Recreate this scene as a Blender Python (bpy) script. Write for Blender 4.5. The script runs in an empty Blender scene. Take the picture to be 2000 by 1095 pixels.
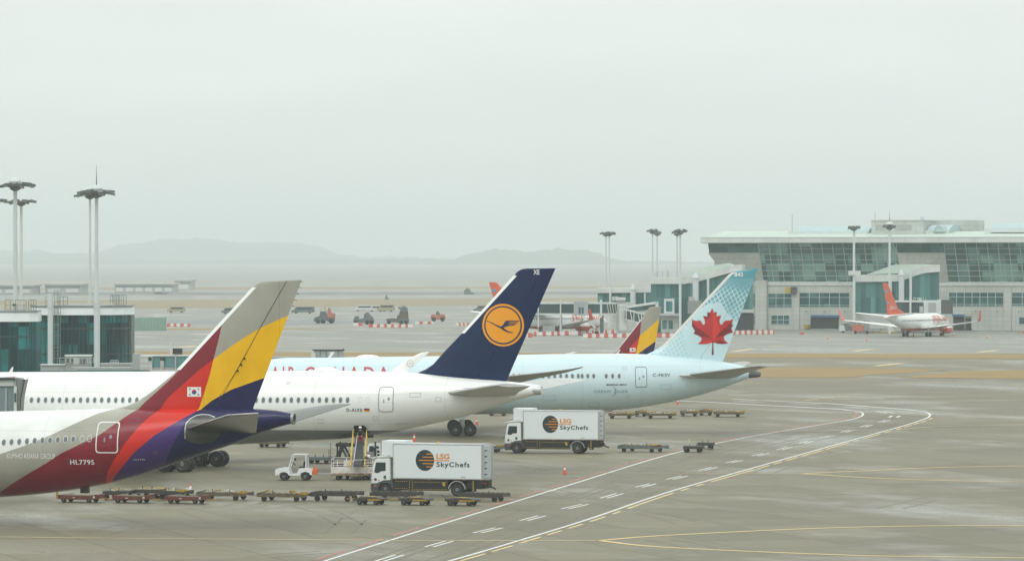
import bpy, bmesh, math, random
import numpy as np
from mathutils import Vector, Matrix, noise
from mathutils.geometry import tessellate_polygon

R = math.radians
SC = bpy.context.scene
COL = SC.collection
F, H, HV = 9000.0, 18.0, 505.0        # focal length in photo pixels, camera height, horizon row

# ---------------------------------------------------------------- camera
cd = bpy.data.cameras.new('camera')
cam = bpy.data.objects.new('camera', cd)
COL.objects.link(cam)
cam.location = (0, 0, H)
cam.rotation_euler = (R(90), 0, 0)
cd.sensor_fit = 'HORIZONTAL'
cd.sensor_width = 36.0
cd.lens = F / 2000 * 36.0
cd.shift_y = -(547.5 - HV) / 2000
cd.clip_start = 1.0
cd.clip_end = 40000
SC.camera = cam

# ---------------------------------------------------------------- world: overcast sky
SUN_EL, SUN_AZ = 48.0, 205.0
w = bpy.data.worlds.new("World")
SC.world = w
w.use_nodes = True
nt = w.node_tree
nt.nodes.clear()
out = nt.nodes.new('ShaderNodeOutputWorld')
bg = nt.nodes.new('ShaderNodeBackground')
sky = nt.nodes.new('ShaderNodeTexSky')
sky.sky_type = 'NISHITA'
sky.sun_disc = False
sky.sun_elevation = R(SUN_EL)
sky.sun_rotation = R(SUN_AZ)
sky.air_density = 1.0
sky.dust_density = 6.0
sky.ozone_density = 1.0
tc = nt.nodes.new('ShaderNodeTexCoord')
sep = nt.nodes.new('ShaderNodeSeparateXYZ')
ramp = nt.nodes.new('ShaderNodeValToRGB')         # the cloud layer: pale at the horizon, brighter overhead
ramp.color_ramp.elements[0].position = 0.0
ramp.color_ramp.elements[0].color = (7.75, 8.25, 8.0, 1)
ramp.color_ramp.elements[1].position = 1.0
ramp.color_ramp.elements[1].color = (13.2, 13.9, 13.6, 1)
e = ramp.color_ramp.elements.new(0.055)
e.color = (8.6, 9.05, 8.8, 1)
e = ramp.color_ramp.elements.new(0.35)
e.color = (10.0, 10.6, 10.2, 1)
nz = nt.nodes.new('ShaderNodeTexNoise')
nz.inputs['Scale'].default_value = 11.0
nz.inputs['Detail'].default_value = 3.0
mp = nt.nodes.new('ShaderNodeMapping')
mp.inputs['Scale'].default_value = (1, 1, 4)
mr = nt.nodes.new('ShaderNodeMapRange')
mr.inputs['From Min'].default_value = 0.3
mr.inputs['From Max'].default_value = 0.7
mr.inputs['To Min'].default_value = 0.95
mr.inputs['To Max'].default_value = 1.045
mul = nt.nodes.new('ShaderNodeVectorMath')
mul.operation = 'SCALE'
mix = nt.nodes.new('ShaderNodeMix')
mix.data_type = 'RGBA'
mix.inputs['Factor'].default_value = 0.93
L = nt.links.new
L(tc.outputs['Generated'], sep.inputs[0])
L(sep.outputs['Z'], ramp.inputs[0])
L(tc.outputs['Generated'], mp.inputs[0])
L(mp.outputs[0], nz.inputs['Vector'])
L(nz.outputs['Fac'], mr.inputs['Value'])
L(ramp.outputs[0], mul.inputs[0])
L(mr.outputs[0], mul.inputs['Scale'])
L(sky.outputs[0], mix.inputs['A'])
L(mul.outputs[0], mix.inputs['B'])
L(mix.outputs['Result'], bg.inputs['Color'])
bg.inputs['Strength'].default_value = 0.1045
L(bg.outputs[0], out.inputs[0])

sd = bpy.data.lights.new('sun', 'SUN')
sun = bpy.data.objects.new('sun', sd)
COL.objects.link(sun)
sd.energy = 0.6
sd.angle = R(25)
sd.color = (1.0, 0.97, 0.92)
sun.rotation_euler = (R(90 - SUN_EL), 0, R(180 - SUN_AZ))

SC.view_settings.view_transform = 'Standard'
SC.view_settings.look = 'None'
SC.view_settings.exposure = 0.08
SC.view_settings.gamma = 1.0
SC.render.film_transparent = False
cy = SC.cycles
cy.max_bounces = 6
cy.diffuse_bounces = 3
cy.glossy_bounces = 3
cy.transmission_bounces = 4
cy.volume_bounces = 2
cy.use_denoising = True

# ---------------------------------------------------------------- materials
MATS = {}
def s2l(c):
    return tuple(((x / 255) / 12.92 if x / 255 <= .04045 else ((x / 255 + .055) / 1.055) ** 2.4) for x in c)

def M(name, col, rough=0.5, metal=0.0, var=0.0, scale=1.0, spec=0.5, stretch=(1, 1, 1), dark=None, coat=0.0):
    """col is linear albedo; var mixes in a darker grime tone by noise"""
    if name in MATS:
        return MATS[name]
    m = bpy.data.materials.new(name)
    m.use_nodes = True
    n = m.node_tree
    b = n.nodes['Principled BSDF']
    b.inputs['Base Color'].default_value = (*col, 1)
    b.inputs['Roughness'].default_value = rough
    b.inputs['Metallic'].default_value = metal
    b.inputs['Specular IOR Level'].default_value = spec
    if coat:
        b.inputs['Coat Weight'].default_value = coat
        b.inputs['Coat Roughness'].default_value = 0.12
    if var > 0:
        t = n.nodes.new('ShaderNodeTexCoord')
        mpn = n.nodes.new('ShaderNodeMapping')
        mpn.inputs['Scale'].default_value = stretch
        no = n.nodes.new('ShaderNodeTexNoise')
        no.inputs['Scale'].default_value = scale
        no.inputs['Detail'].default_value = 5
        no.inputs['Roughness'].default_value = 0.62
        r = n.nodes.new('ShaderNodeMapRange')
        r.inputs['From Min'].default_value = 0.35
        r.inputs['From Max'].default_value = 0.72
        r.inputs['To Min'].default_value = 0.0
        r.inputs['To Max'].default_value = var
        mx = n.nodes.new('ShaderNodeMix')
        mx.data_type = 'RGBA'
        mx.inputs['A'].default_value = (*col, 1)
        d = dark or tuple(c * 0.35 for c in col)
        mx.inputs['B'].default_value = (*d, 1)
        n.links.new(t.outputs['Object'], mpn.inputs[0])
        n.links.new(mpn.outputs[0], no.inputs['Vector'])
        n.links.new(no.outputs['Fac'], r.inputs['Value'])
        n.links.new(r.outputs[0], mx.inputs['Factor'])
        n.links.new(mx.outputs['Result'], b.inputs['Base Color'])
    MATS[name] = m
    return m

# ---------------------------------------------------------------- pixel helpers (photo pixel -> place in the world)
def W(u, v, Z):
    return Vector(((u - 1000) / F * Z, Z, H - (v - HV) / F * Z))

def G(u, v, z=0.0):
    Z = F * (H - z) / (v - HV)
    return Vector(((u - 1000) / F * Z, Z, z))

def ZG(v):
    return F * H / (v - HV)

class Frame:
    """a local frame: x along (to the right at psi 0), y away from the camera, z up"""
    def __init__(s, u, Z, psi):
        s.ox, s.oy = (u - 1000) / F * Z, Z
        s.psi = R(psi)
        s.c, s.s = math.cos(s.psi), math.sin(s.psi)
    def loc(s, u, v, y=0.0):
        a = (u - 1000) / F
        x = (a * (s.oy + y * s.c) - s.ox - y * s.s) / (s.c + a * s.s)
        t = s.oy - x * s.s + y * s.c
        return x, H - (v - HV) / F * t
    def place(s, o):
        o.location = (s.ox, s.oy, 0)
        o.rotation_euler = (0, 0, -s.psi)

# ---------------------------------------------------------------- object helpers
def link(o):
    COL.objects.link(o)
    return o

def tag(o, label=None, cat=None, group=None, kind=None):
    if label: o['label'] = label
    if cat: o['category'] = cat
    if group: o['group'] = group
    if kind: o['kind'] = kind
    return o

def thing(name, label, cat, loc=(0, 0, 0), rz=0.0, group=None, frame=None):
    o = link(bpy.data.objects.new(name, None))
    o.location = loc
    o.rotation_euler = (0, 0, rz)
    if frame: frame.place(o)
    return tag(o, label, cat, group)

def copy_tree(o, parent=None):
    c = o.copy()
    COL.objects.link(c)
    c.parent = parent
    for ch in list(o.children):
        copy_tree(ch, c)
    return c

class MB:
    def __init__(s):
        s.v, s.f, s.m, s.sm = [], [], [], []
    def add(s, vs, fs, mi=0, smooth=False):
        o = len(s.v)
        s.v += [tuple(p) for p in vs]
        for f in fs:
            s.f.append([i + o for i in f]); s.m.append(mi); s.sm.append(smooth)
        return s
    def box(s, x0, x1, y0, y1, z0, z1, mi=0):
        vs = [(x, y, z) for z in (z0, z1) for y in (y0, y1) for x in (x0, x1)]
        return s.add(vs, [(0, 2, 3, 1), (4, 5, 7, 6), (0, 1, 5, 4), (1, 3, 7, 5), (3, 2, 6, 7), (2, 0, 4, 6)], mi)
    def beam(s, p, q, wd, ht=None, mi=0):
        ht = ht or wd
        p, q = Vector(p), Vector(q)
        d = (q - p).normalized()
        up = Vector((0, 0, 1)) if abs(d.z) < .9 else Vector((0, 1, 0))
        a = d.cross(up).normalized() * wd / 2
        b = a.cross(d).normalized() * ht / 2
        vs = [r + sa * a + sb * b for r in (p, q) for sa, sb in ((-1, -1), (1, -1), (1, 1), (-1, 1))]
        return s.add(vs, [(0, 1, 2, 3), (7, 6, 5, 4), (0, 4, 5, 1), (1, 5, 6, 2), (2, 6, 7, 3), (3, 7, 4, 0)], mi)
    def tube(s, p, q, r0, r1=None, n=12, mi=0, caps=True):
        r1 = r0 if r1 is None else r1
        p, q = Vector(p), Vector(q)
        d = (q - p).normalized()
        up = Vector((0, 0, 1)) if abs(d.z) < .9 else Vector((0, 1, 0))
        a = d.cross(up).normalized(); b = a.cross(d).normalized()
        vs = []
        for c, r in ((p, r0), (q, r1)):
            for i in range(n):
                t = 2 * math.pi * i / n
                vs.append(c + (a * math.cos(t) + b * math.sin(t)) * r)
        s.add(vs, [(i, (i + 1) % n, n + (i + 1) % n, n + i) for i in range(n)], mi, True)
        if caps:
            s.add(vs[:n], [tuple(range(n))[::-1]], mi)
            s.add(vs[n:], [tuple(range(n))], mi)
        return s
    def lathe(s, c, axis, prof, n=20, mi=0, smooth=True):
        """prof: list of (along axis, radius)"""
        c = Vector(c); d = Vector(axis).normalized()
        up = Vector((0, 0, 1)) if abs(d.z) < .9 else Vector((0, 1, 0))
        a = d.cross(up).normalized(); b = a.cross(d).normalized()
        vs = []
        for h, r in prof:
            for i in range(n):
                t = 2 * math.pi * i / n
                vs.append(c + d * h + (a * math.cos(t) + b * math.sin(t)) * r)
        fs = []
        for k in range(len(prof) - 1):
            for i in range(n):
                fs.append((k * n + i, k * n + (i + 1) % n, (k + 1) * n + (i + 1) % n, (k + 1) * n + i))
        s.add(vs, fs, mi, smooth)
        for k, rev in ((0, True), (len(prof) - 1, False)):
            if prof[k][1] > 1e-4:
                r = list(range(k * n, k * n + n))
                s.add([vs[i] for i in r], [tuple(range(n))[::-1] if rev else tuple(range(n))], mi)
        return s
    def prism(s, pts, y0, y1, mi=0):
        """outline in x,z pushed from y0 to y1"""
        n = len(pts)
        vs = [(x, y0, z) for x, z in pts] + [(x, y1, z) for x, z in pts]
        s.add(vs, [(i, (i + 1) % n, n + (i + 1) % n, n + i) for i in range(n)], mi)
        tri = tessellate_polygon([[Vector((x, z, 0)) for x, z in pts]])
        s.add(vs, [tuple(t) for t in tri] + [tuple(n + i for i in t[::-1]) for t in tri], mi)
        return s
    def prism_y(s, pts, x0, x1, mi=0):
        """outline in y,z pushed from x0 to x1"""
        n = len(pts)
        vs = [(x0, y, z) for y, z in pts] + [(x1, y, z) for y, z in pts]
        s.add(vs, [(i, (i + 1) % n, n + (i + 1) % n, n + i) for i in range(n)], mi)
        tri = tessellate_polygon([[Vector((y, z, 0)) for y, z in pts]])
        s.add(vs, [tuple(t) for t in tri] + [tuple(n + i for i in t[::-1]) for t in tri], mi)
        return s
    def build(s, name, mats, parent=None, bevel=0.0, fix=True, label=None):
        me = bpy.data.meshes.new(name)
        me.from_pydata(s.v, [], s.f)
        for m in (mats if isinstance(mats, (list, tuple)) else [mats]):
            me.materials.append(m)
        me.polygons.foreach_set('material_index', s.m)
        me.polygons.foreach_set('use_smooth', s.sm)
        if fix:
            bm = bmesh.new(); bm.from_mesh(me)
            bmesh.ops.remove_doubles(bm, verts=bm.verts, dist=1e-4)
            bmesh.ops.recalc_face_normals(bm, faces=bm.faces)
            if bevel:
                bmesh.ops.bevel(bm, geom=[e for e in bm.edges if not e.smooth or e.calc_face_angle(0) > .6], offset=bevel,
                                segments=2, affect='EDGES', clamp_overlap=True)
            for e in bm.edges:
                if e.calc_face_angle(0) > .6: e.smooth = False
            bm.to_mesh(me); bm.free()
        me.update()
        o = link(bpy.data.objects.new(name, me))
        if parent: o.parent = parent
        if label: o['label'] = label
        return o

def pchip(xs, ys):
    """monotone cubic through points"""
    x = np.array(xs, float); y = np.array(ys, float)
    o = np.argsort(x); x = x[o]; y = y[o]
    h = np.diff(x); d = np.diff(y) / h
    m = np.zeros_like(y)
    m[0], m[-1] = d[0], d[-1]
    for i in range(1, len(x) - 1):
        if d[i - 1] * d[i] > 0:
            w1, w2 = 2 * h[i] + h[i - 1], h[i] + 2 * h[i - 1]
            m[i] = (w1 + w2) / (w1 / d[i - 1] + w2 / d[i])
    def f(t):
        t = min(max(t, x[0]), x[-1])
        i = min(max(int(np.searchsorted(x, t)) - 1, 0), len(h) - 1)
        u = (t - x[i]) / h[i]
        return float((2*u**3 - 3*u**2 + 1) * y[i] + (u**3 - 2*u**2 + u) * h[i] * m[i]
                     + (-2*u**3 + 3*u**2) * y[i+1] + (u**3 - u**2) * h[i] * m[i+1])
    return f

def lin(xs, ys):
    o = np.argsort(xs); xa = np.array(xs, float)[o]; ya = np.array(ys, float)[o]
    return lambda t: float(np.interp(t, xa, ya))

# flat artwork: polygons in (x, z) cut fine and laid on a surface y = surf(x, z)
def drape(name, polys, surf, mats, parent, off=0.02, cut=0.35, label=None):
    """polys: list of (points, material index, extra offset)"""
    bm = bmesh.new()
    for pts, mi, ex in polys:
        tri = tessellate_polygon([[Vector((x, z, 0)) for x, z in pts]])
        vs = [bm.verts.new((x, ex, z)) for x, z in pts]
        for t in tri:
            try:
                f = bm.faces.new([vs[i] for i in t]); f.material_index = mi
            except ValueError:
                pass
    return _drape(name, bm, surf, mats, parent, off, cut, label)

def _drape(name, bm, surf, mats, parent, off, cut, label):
    xs = [v.co.x for v in bm.verts]; zs = [v.co.z for v in bm.verts]
    for ax, lo, hi in ((0, min(xs), max(xs)), (2, min(zs), max(zs))):
        k = math.ceil(lo / cut) * cut
        while k < hi:
            no = (1, 0, 0) if ax == 0 else (0, 0, 1)
            co = (k, 0, 0) if ax == 0 else (0, 0, k)
            bmesh.ops.bisect_plane(bm, geom=list(bm.verts) + list(bm.edges) + list(bm.faces), plane_co=co, plane_no=no, dist=1e-5)
            k += cut
    for v in bm.verts:
        v.co.y = surf(v.co.x, v.co.z) - off - v.co.y
    for f in bm.faces:
        f.normal_update()
        if f.normal.y > 0: f.normal_flip()
    me = bpy.data.meshes.new(name)
    bm.to_mesh(me); bm.free()
    for m in (mats if isinstance(mats, (list, tuple)) else [mats]): me.materials.append(m)
    o = link(bpy.data.objects.new(name, me))
    if parent: o.parent = parent
    if label: o['label'] = label
    return o

def text_bm(txt, x0, x1, z0, z1, bold=0.0, shear=0.0, spacing=1.0):
    """lettering fitted to the rectangle x0..x1, z0..z1"""
    c = bpy.data.curves.new('lettering', 'FONT')
    c.body = txt; c.offset = bold; c.shear = shear; c.space_character = spacing
    c.resolution_u = 4
    o = bpy.data.objects.new('lettering', c)
    COL.objects.link(o)
    dg = bpy.context.evaluated_depsgraph_get()
    me = bpy.data.meshes.new_from_object(o.evaluated_get(dg))
    bpy.data.objects.remove(o); bpy.data.curves.remove(c)
    bm = bmesh.new(); bm.from_mesh(me); bpy.data.meshes.remove(me)
    xa = [v.co.x for v in bm.verts]; ya = [v.co.y for v in bm.verts]
    ax, bx, ay, by = min(xa), max(xa), min(ya), max(ya)
    for v in bm.verts:
        v.co = Vector((x0 + (v.co.x - ax) / (bx - ax) * (x1 - x0), 0, z0 + (v.co.y - ay) / (by - ay) * (z1 - z0)))
    bmesh.ops.triangulate(bm, faces=bm.faces)
    return bm

def lettering(name, txt, x0, x1, z0, z1, surf, mat, parent, bold=0.0, off=0.025, cut=0.5, shear=0.0, spacing=1.0, clip=None, label=None):
    return _drape(name, text_bm(txt, x0, x1, z0, z1, bold, shear, spacing), surf, mat, parent, off, cut, label)

def disc(cx, cz, rx, rz=None, n=28, a0=0.0, a1=2*math.pi):
    rz = rz or rx
    return [(cx + rx * math.cos(a0 + (a1 - a0) * i / n), cz + rz * math.sin(a0 + (a1 - a0) * i / n)) for i in range(n)]

def rect(x0, x1, z0, z1):
    return [(x0, z0), (x1, z0), (x1, z1), (x0, z1)]

def rrect(x0, x1, z0, z1, r, n=4):
    p = []
    for cx, cz, a in ((x1 - r, z1 - r, 0), (x0 + r, z1 - r, 90), (x0 + r, z0 + r, 180), (x1 - r, z0 + r, 270)):
        for i in range(n + 1):
            t = R(a + 90 * i / n)
            p.append((cx + r * math.cos(t), cz + r * math.sin(t)))
    return p

def ring(outer, inner):
    """outline ring as quads (same count of points)"""
    n = len(outer)
    return [[outer[i], outer[(i + 1) % n], inner[(i + 1) % n], inner[i]] for i in range(n)]
# ================================================================ the setting: ground, markings, grass, hills
def ground_mat(name, c1, c2, c3, rlo, rhi, joints=True, wet=1.0):
    m = bpy.data.materials.new(name); m.use_nodes = True
    n = m.node_tree; b = n.nodes['Principled BSDF']; Ln = n.links.new
    t = n.nodes.new('ShaderNodeTexCoord')
    rot = n.nodes.new('ShaderNodeMapping'); rot.inputs['Rotation'].default_value = (0, 0, R(-17))
    Ln(t.outputs['Object'], rot.inputs[0])
    def noi(sc, det=4, rough=.6, st=(1, 1, 1)):
        mm = n.nodes.new('ShaderNodeMapping'); mm.inputs['Scale'].default_value = st
        Ln(rot.outputs[0], mm.inputs[0])
        a = n.nodes.new('ShaderNodeTexNoise'); a.inputs['Scale'].default_value = sc
        a.inputs['Detail'].default_value = det; a.inputs['Roughness'].default_value = rough
        Ln(mm.outputs[0], a.inputs['Vector']); return a.outputs['Fac']
    def rng(v, a, bb, c, d):
        r = n.nodes.new('ShaderNodeMapRange')
        for k, q in zip(('From Min', 'From Max', 'To Min', 'To Max'), (a, bb, c, d)): r.inputs[k].default_value = q
        Ln(v, r.inputs['Value']); return r.outputs[0]
    def mx(f, a, bb):
        x = n.nodes.new('ShaderNodeMix'); x.data_type = 'RGBA'
        Ln(f, x.inputs['Factor'])
        for k, q in (('A', a), ('B', bb)):
            if isinstance(q, tuple): x.inputs[k].default_value = (*q, 1)
            else: Ln(q, x.inputs[k])
        return x.outputs['Result']
    big = noi(0.012, 5, .65)
    mid = noi(0.09, 5, .7)
    fine = noi(1.6, 4, .7)
    streak = noi(0.05, 5, .75, (1.6, .35, 1))
    col = mx(rng(big, .4, .62, 0, 1), c1, c2)
    col = mx(rng(mid, .5, .72, 0, .8), col, c3)
    col = mx(rng(fine, .3, .75, 0, .22), col, tuple(x * .55 for x in c1))
    dark = n.nodes.new('ShaderNodeMath'); dark.operation = 'MULTIPLY'
    Ln(rng(streak, .5, .68, 0, 1), dark.inputs[0]); dark.inputs[1].default_value = .24
    col = mx(dark.outputs[0], col, tuple(x * .55 for x in c1))
    if joints:
        br = n.nodes.new('ShaderNodeTexBrick')
        br.offset = 0.0
        br.inputs['Color1'].default_value = (1, 1, 1, 1); br.inputs['Color2'].default_value = (.76, .77, .76, 1)
        br.inputs['Mortar'].default_value = (.42, .42, .42, 1)
        br.inputs['Scale'].default_value = 1.0
        br.inputs['Mortar Size'].default_value = 0.07
        br.inputs['Mortar Smooth'].default_value = 0.3
        br.inputs['Brick Width'].default_value = 7.5; br.inputs['Row Height'].default_value = 7.5
        Ln(rot.outputs[0], br.inputs['Vector'])
        x = n.nodes.new('ShaderNodeMix'); x.data_type = 'RGBA'; x.blend_type = 'MULTIPLY'
        x.inputs['Factor'].default_value = .85
        Ln(col, x.inputs['A']); Ln(br.outputs['Color'], x.inputs['B'])
        col = x.outputs['Result']
    Ln(col, b.inputs['Base Color'])
    ro = noi(0.045, 5, .66, (1, .5, 1))
    Ln(rng(ro, .50, .68, rhi, rlo * .62), b.inputs['Roughness'])
    b.inputs['Specular IOR Level'].default_value = .5 * wet
    bp = n.nodes.new('ShaderNodeBump'); bp.inputs['Strength'].default_value = .08; bp.inputs['Distance'].default_value = .03
    Ln(fine, bp.inputs['Height']); Ln(bp.outputs[0], b.inputs['Normal'])
    return m

MG = ground_mat('wet_apron_concrete', (.225, .204, .140), (.200, .182, .128), (.255, .232, .162), .34, .58, wet=.28)
me = MB()
me.add([(-4000, 120, 0), (4000, 120, 0), (9000, 27000, 0), (-9000, 27000, 0)], [(0, 1, 2, 3)])
o = me.build('apron_ground', MG)
tag(o, kind='structure')

def sheet(name, pts, z, mat, kind='structure', sub=0):
    vs = [(p[0], p[1], z) for p in pts]
    tri = tessellate_polygon([[Vector((x, y, 0)) for x, y, _ in vs]])
    mb = MB(); mb.add(vs, [tuple(t) for t in tri])
    o = mb.build(name, mat)
    for p in o.data.polygons:
        if p.normal.z < 0: p.flip()
    tag(o, kind=kind)
    return o

def cr(pts, n=10):
    """Catmull-Rom through 2D ground points"""
    P = [pts[0] * 2 - pts[1]] + list(pts) + [pts[-1] * 2 - pts[-2]]
    o = []
    for i in range(1, len(P) - 2):
        for k in range(n):
            t = k / n
            a, b, c, d = P[i - 1], P[i], P[i + 1], P[i + 2]
            o.append(.5 * ((2 * b) + (c - a) * t + (2 * a - 5 * b + 4 * c - d) * t * t + (3 * b - a - 3 * c + d) * t ** 3))
    o.append(P[-2])
    return o

def stripe(mb, pts, wd, z, dash=None, off=0.0, smooth=True, mi=0):
    """painted line of real width wd along ground pixels"""
    P = [G(u, v) for u, v in pts]
    P = [Vector((p.x, p.y)) for p in P]
    if smooth and len(P) > 2: P = cr(P)
    # resample
    out, acc = [P[0]], 0
    for a, b in zip(P, P[1:]):
        n = max(1, int((b - a).length / 2.0))
        for k in range(1, n + 1): out.append(a.lerp(b, k / n))
    s = 0.0
    L_, R_ = [], []
    for i, p in enumerate(out):
        d = (out[min(i + 1, len(out) - 1)] - out[max(i - 1, 0)]).normalized()
        nn = Vector((d.y, -d.x))
        L_.append(p + nn * (off - wd / 2)); R_.append(p + nn * (off + wd / 2))
    for i in range(len(out) - 1):
        if dash is None or (s % (dash[0] + dash[1])) < dash[0]:
            a, b, c, d = L_[i], R_[i], R_[i + 1], L_[i + 1]
            mb.add([(a.x, a.y, z), (b.x, b.y, z), (c.x, c.y, z), (d.x, d.y, z)], [(0, 1, 2, 3)], mi)
        s += (out[i + 1] - out[i]).length

PW = M('road_paint_white', (.72, .73, .70), .55, var=.35, scale=1.1)
PY = M('road_paint_yellow', (.70, .53, .23), .55, var=.25, scale=1.1)
PYL = M('road_paint_worn_yellow', (.60, .50, .26), .6, var=.6, scale=.8, dark=(.2, .19, .15))
PR = M('road_paint_red', (.45, .14, .12), .6, var=.7, scale=.6, dark=(.2, .18, .15))

# service road surface, a little darker and smoother
left = [(640, 1095), (760, 1054), (900, 1008), (1130, 932), (1300, 880), (1450, 843), (1600, 829), (1665, 817), (1685, 808), (1672, 800), (1630, 796), (1560, 791), (1430, 787)]
LEFT = [(560, 1120), (640, 1093), (760, 1055), (875, 1019), (1120, 944), (1300, 889), (1440, 857), (1560, 836), (1630, 824.5), (1661, 819), (1679, 813.8), (1685.5, 809), (1683, 805.3), (1671, 802.3), (1640, 799), (1580, 795.5), (1500, 791.5), (1400, 786), (1300, 781)]
RIGHT = [(800, 1113), (880, 1094), (1010, 1056), (1150, 1013), (1300, 962), (1450, 919), (1600, 877), (1700, 849), (1765, 831), (1797, 821), (1812, 815), (1816.5, 810), (1812, 805.8), (1798, 802.3), (1760, 798.5), (1700, 794), (1620, 788), (1540, 784), (1430, 779)]
a = cr([Vector(G(*p).xy) for p in LEFT], 6); b = cr([Vector(G(*p).xy) for p in RIGHT], 6)
MR = ground_mat('service_road_concrete', (.205, .186, .126), (.180, .165, .116), (.230, .208, .145), .34, .56, wet=.28)
sheet('service_road', a + b[::-1], .004, MR)

mw = MB(); my = MB(); mr_ = MB(); mwy = MB()
stripe(mw, LEFT, .24, .012)
stripe(mw, RIGHT, .26, .012)
stripe(mw, [(1660, 800.8), (1640, 799), (1580, 795.5), (1500, 791.5), (1400, 786), (1300, 781)], .85, .02)
stripe(mw, [(1790, 801), (1760, 798.5), (1700, 794), (1620, 788), (1540, 784), (1430, 779)], .75, .02)
stripe(mr_, LEFT, .28, .012, dash=(9, 3), off=-.75)
stripe(my, RIGHT[:11], .24, .012, dash=(6, 2.2), off=.62)
CEN = [(670, 1122), (765, 1086), (860, 1058), (960, 1034), (1040, 1012), (1115, 990), (1195, 967), (1262, 949), (1322, 932), (1384, 915), (1436, 902), (1487, 888), (1536, 875.5), (1575, 864), (1617, 852), (1656, 841), (1692, 831.5), (1728, 822), (1745, 813)]
cen = [G(*p).xy for p in CEN]
# double dashes, each 6 m long, placed where the photo shows them
for (u0, v0, u1, v1) in [(735, 1095, 787, 1083), (832, 1067, 884, 1056), (926, 1040, 980, 1030), (1017, 1016, 1064, 1006.5), (1098, 993, 1148, 984), (1174, 972, 1216, 963), (1243, 951, 1280, 944), (1303, 935.5, 1342, 929), (1366, 918, 1400, 912), (1418, 903.5, 1450, 898.5), (1470, 890, 1501, 884.5), (1517, 878, 1547, 872.5), (1562, 865.5, 1588, 860.5), (1602, 854.5, 1630, 850.5), (1643, 843.5, 1668, 839), (1681, 833.5, 1704, 829), (1716, 824, 1738, 820)]:
    k_ = (v0 - 505) / 18 * .2
    for o_ in (-.26, .26):
        stripe(mw, [(u0 + k_, v0), (u1 - k_, v1)], .2, .012, off=o_, smooth=False)
for (u0, v0, u1, v1) in [(1744, 814.5, 1750, 811.5), (1740, 806.5, 1718, 802.5), (1690, 796.5, 1650, 793.5), (1600, 789.5, 1545, 787.5), (1490, 785, 1440, 783)]:
    for o_ in (-.45, .45):
        stripe(mw, [(u0, v0), (u1, v1)], .34, .012, off=o_, smooth=False)
o = mw.build('white_road_lines', PW); tag(o, kind='structure')
o = my.build('yellow_road_edge_line', PY); tag(o, kind='structure')
o = mr_.build('red_safety_line', PR); tag(o, kind='structure')
# old tyre marks left on the slabs
mtm = MB(); rt = random.Random(12)
for k in range(26):
    u = rt.uniform(100, 1900); v = rt.uniform(880, 1090); du = rt.uniform(60, 260) * rt.choice((-1, 1)); dv = -rt.uniform(6, 50)
    for o_ in (-.9, .9):
        stripe(mtm, [(u, v), (u + du * .5, v + dv * .62), (u + du, v + dv)], .16, .008, off=o_, dash=(rt.uniform(5, 25), rt.uniform(2, 20)))
for k in range(7):
    o_ = rt.uniform(1.2, 8.5)
    stripe(mtm, LEFT[:12], .22, .010, off=o_, dash=(rt.uniform(30, 70), rt.uniform(5, 40)))
o = mtm.build('tyre_marks', M('tyre_mark_rubber', (.12, .105, .07), .5, var=.7, scale=.4, dark=(.19, .165, .11), spec=.15)); tag(o, kind='structure')
# taxi guide lines
stripe(mwy, [(-80, 1047), (300, 1051), (700, 1054), (1170, 1055)], .46, .016, mi=1)
for pts in ([(1170, 1055), (1300, 1045), (1600, 1031), (1850, 1026), (2080, 1027)],
            [(1170, 1055), (1300, 1068), (1640, 1083), (1860, 1087), (2080, 1090)],
            [(1565, 924.5), (1720, 917.5), (1850, 912), (2080, 908)],
            [(1565, 924.5), (1700, 932.5), (1850, 938), (2080, 942)]):
    stripe(mwy, pts, .52, .016)
for pts in ([(1100, 923), (1300, 923.5), (1565, 924.5)],
            [(1745, 839), (1850, 832), (2080, 826)], [(1745, 839), (2080, 836)],
            [(1570, 782), (1650, 773), (1750, 768), (1950, 762), (2080, 757)], [(1570, 782), (1700, 778), (1900, 772), (2080, 766)],
            [(1400, 781), (1570, 782), (1800, 784), (2080, 778)]):
    stripe(mwy, pts, .4, .02, mi=1)
stripe(mwy, [(1440, 843), (1745, 839)], .4, .02, mi=1)
for pts in ([(1434, 686), (1471, 681)], [(1504, 675.5), (1538, 674.5)], [(1668, 685.5), (1702, 681.5)], [(1912, 687.5), (1948, 683.5)], [(1712, 714.5), (1760, 709)], [(350, 678), (385, 674.5)]):
    stripe(mwy, pts, 1.4, .016, smooth=False)
o = mwy.build('yellow_taxi_lines', [PY, PYL]); tag(o, kind='structure')
# far apron lines in white
mfar = MB()
for pts in ([(1853, 668.5), (1990, 668.5)], [(1950, 669), (2080, 668)], [(1750, 667), (1790, 666.5)], [(1908, 648.5), (1930, 647.5)], [(1935, 649), (1965, 648.5)],
            [(690, 641.5), (760, 640)], [(540, 665), (640, 664)], [(700, 665), (780, 664)], [(1090, 663), (1180, 662)], [(848, 644), (880, 643)], [(375, 664), (410, 662)]):
    stripe(mfar, pts, 1.1, .016, smooth=False)
o = mfar.build('far_apron_lines', PW); tag(o, kind='structure')

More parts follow.
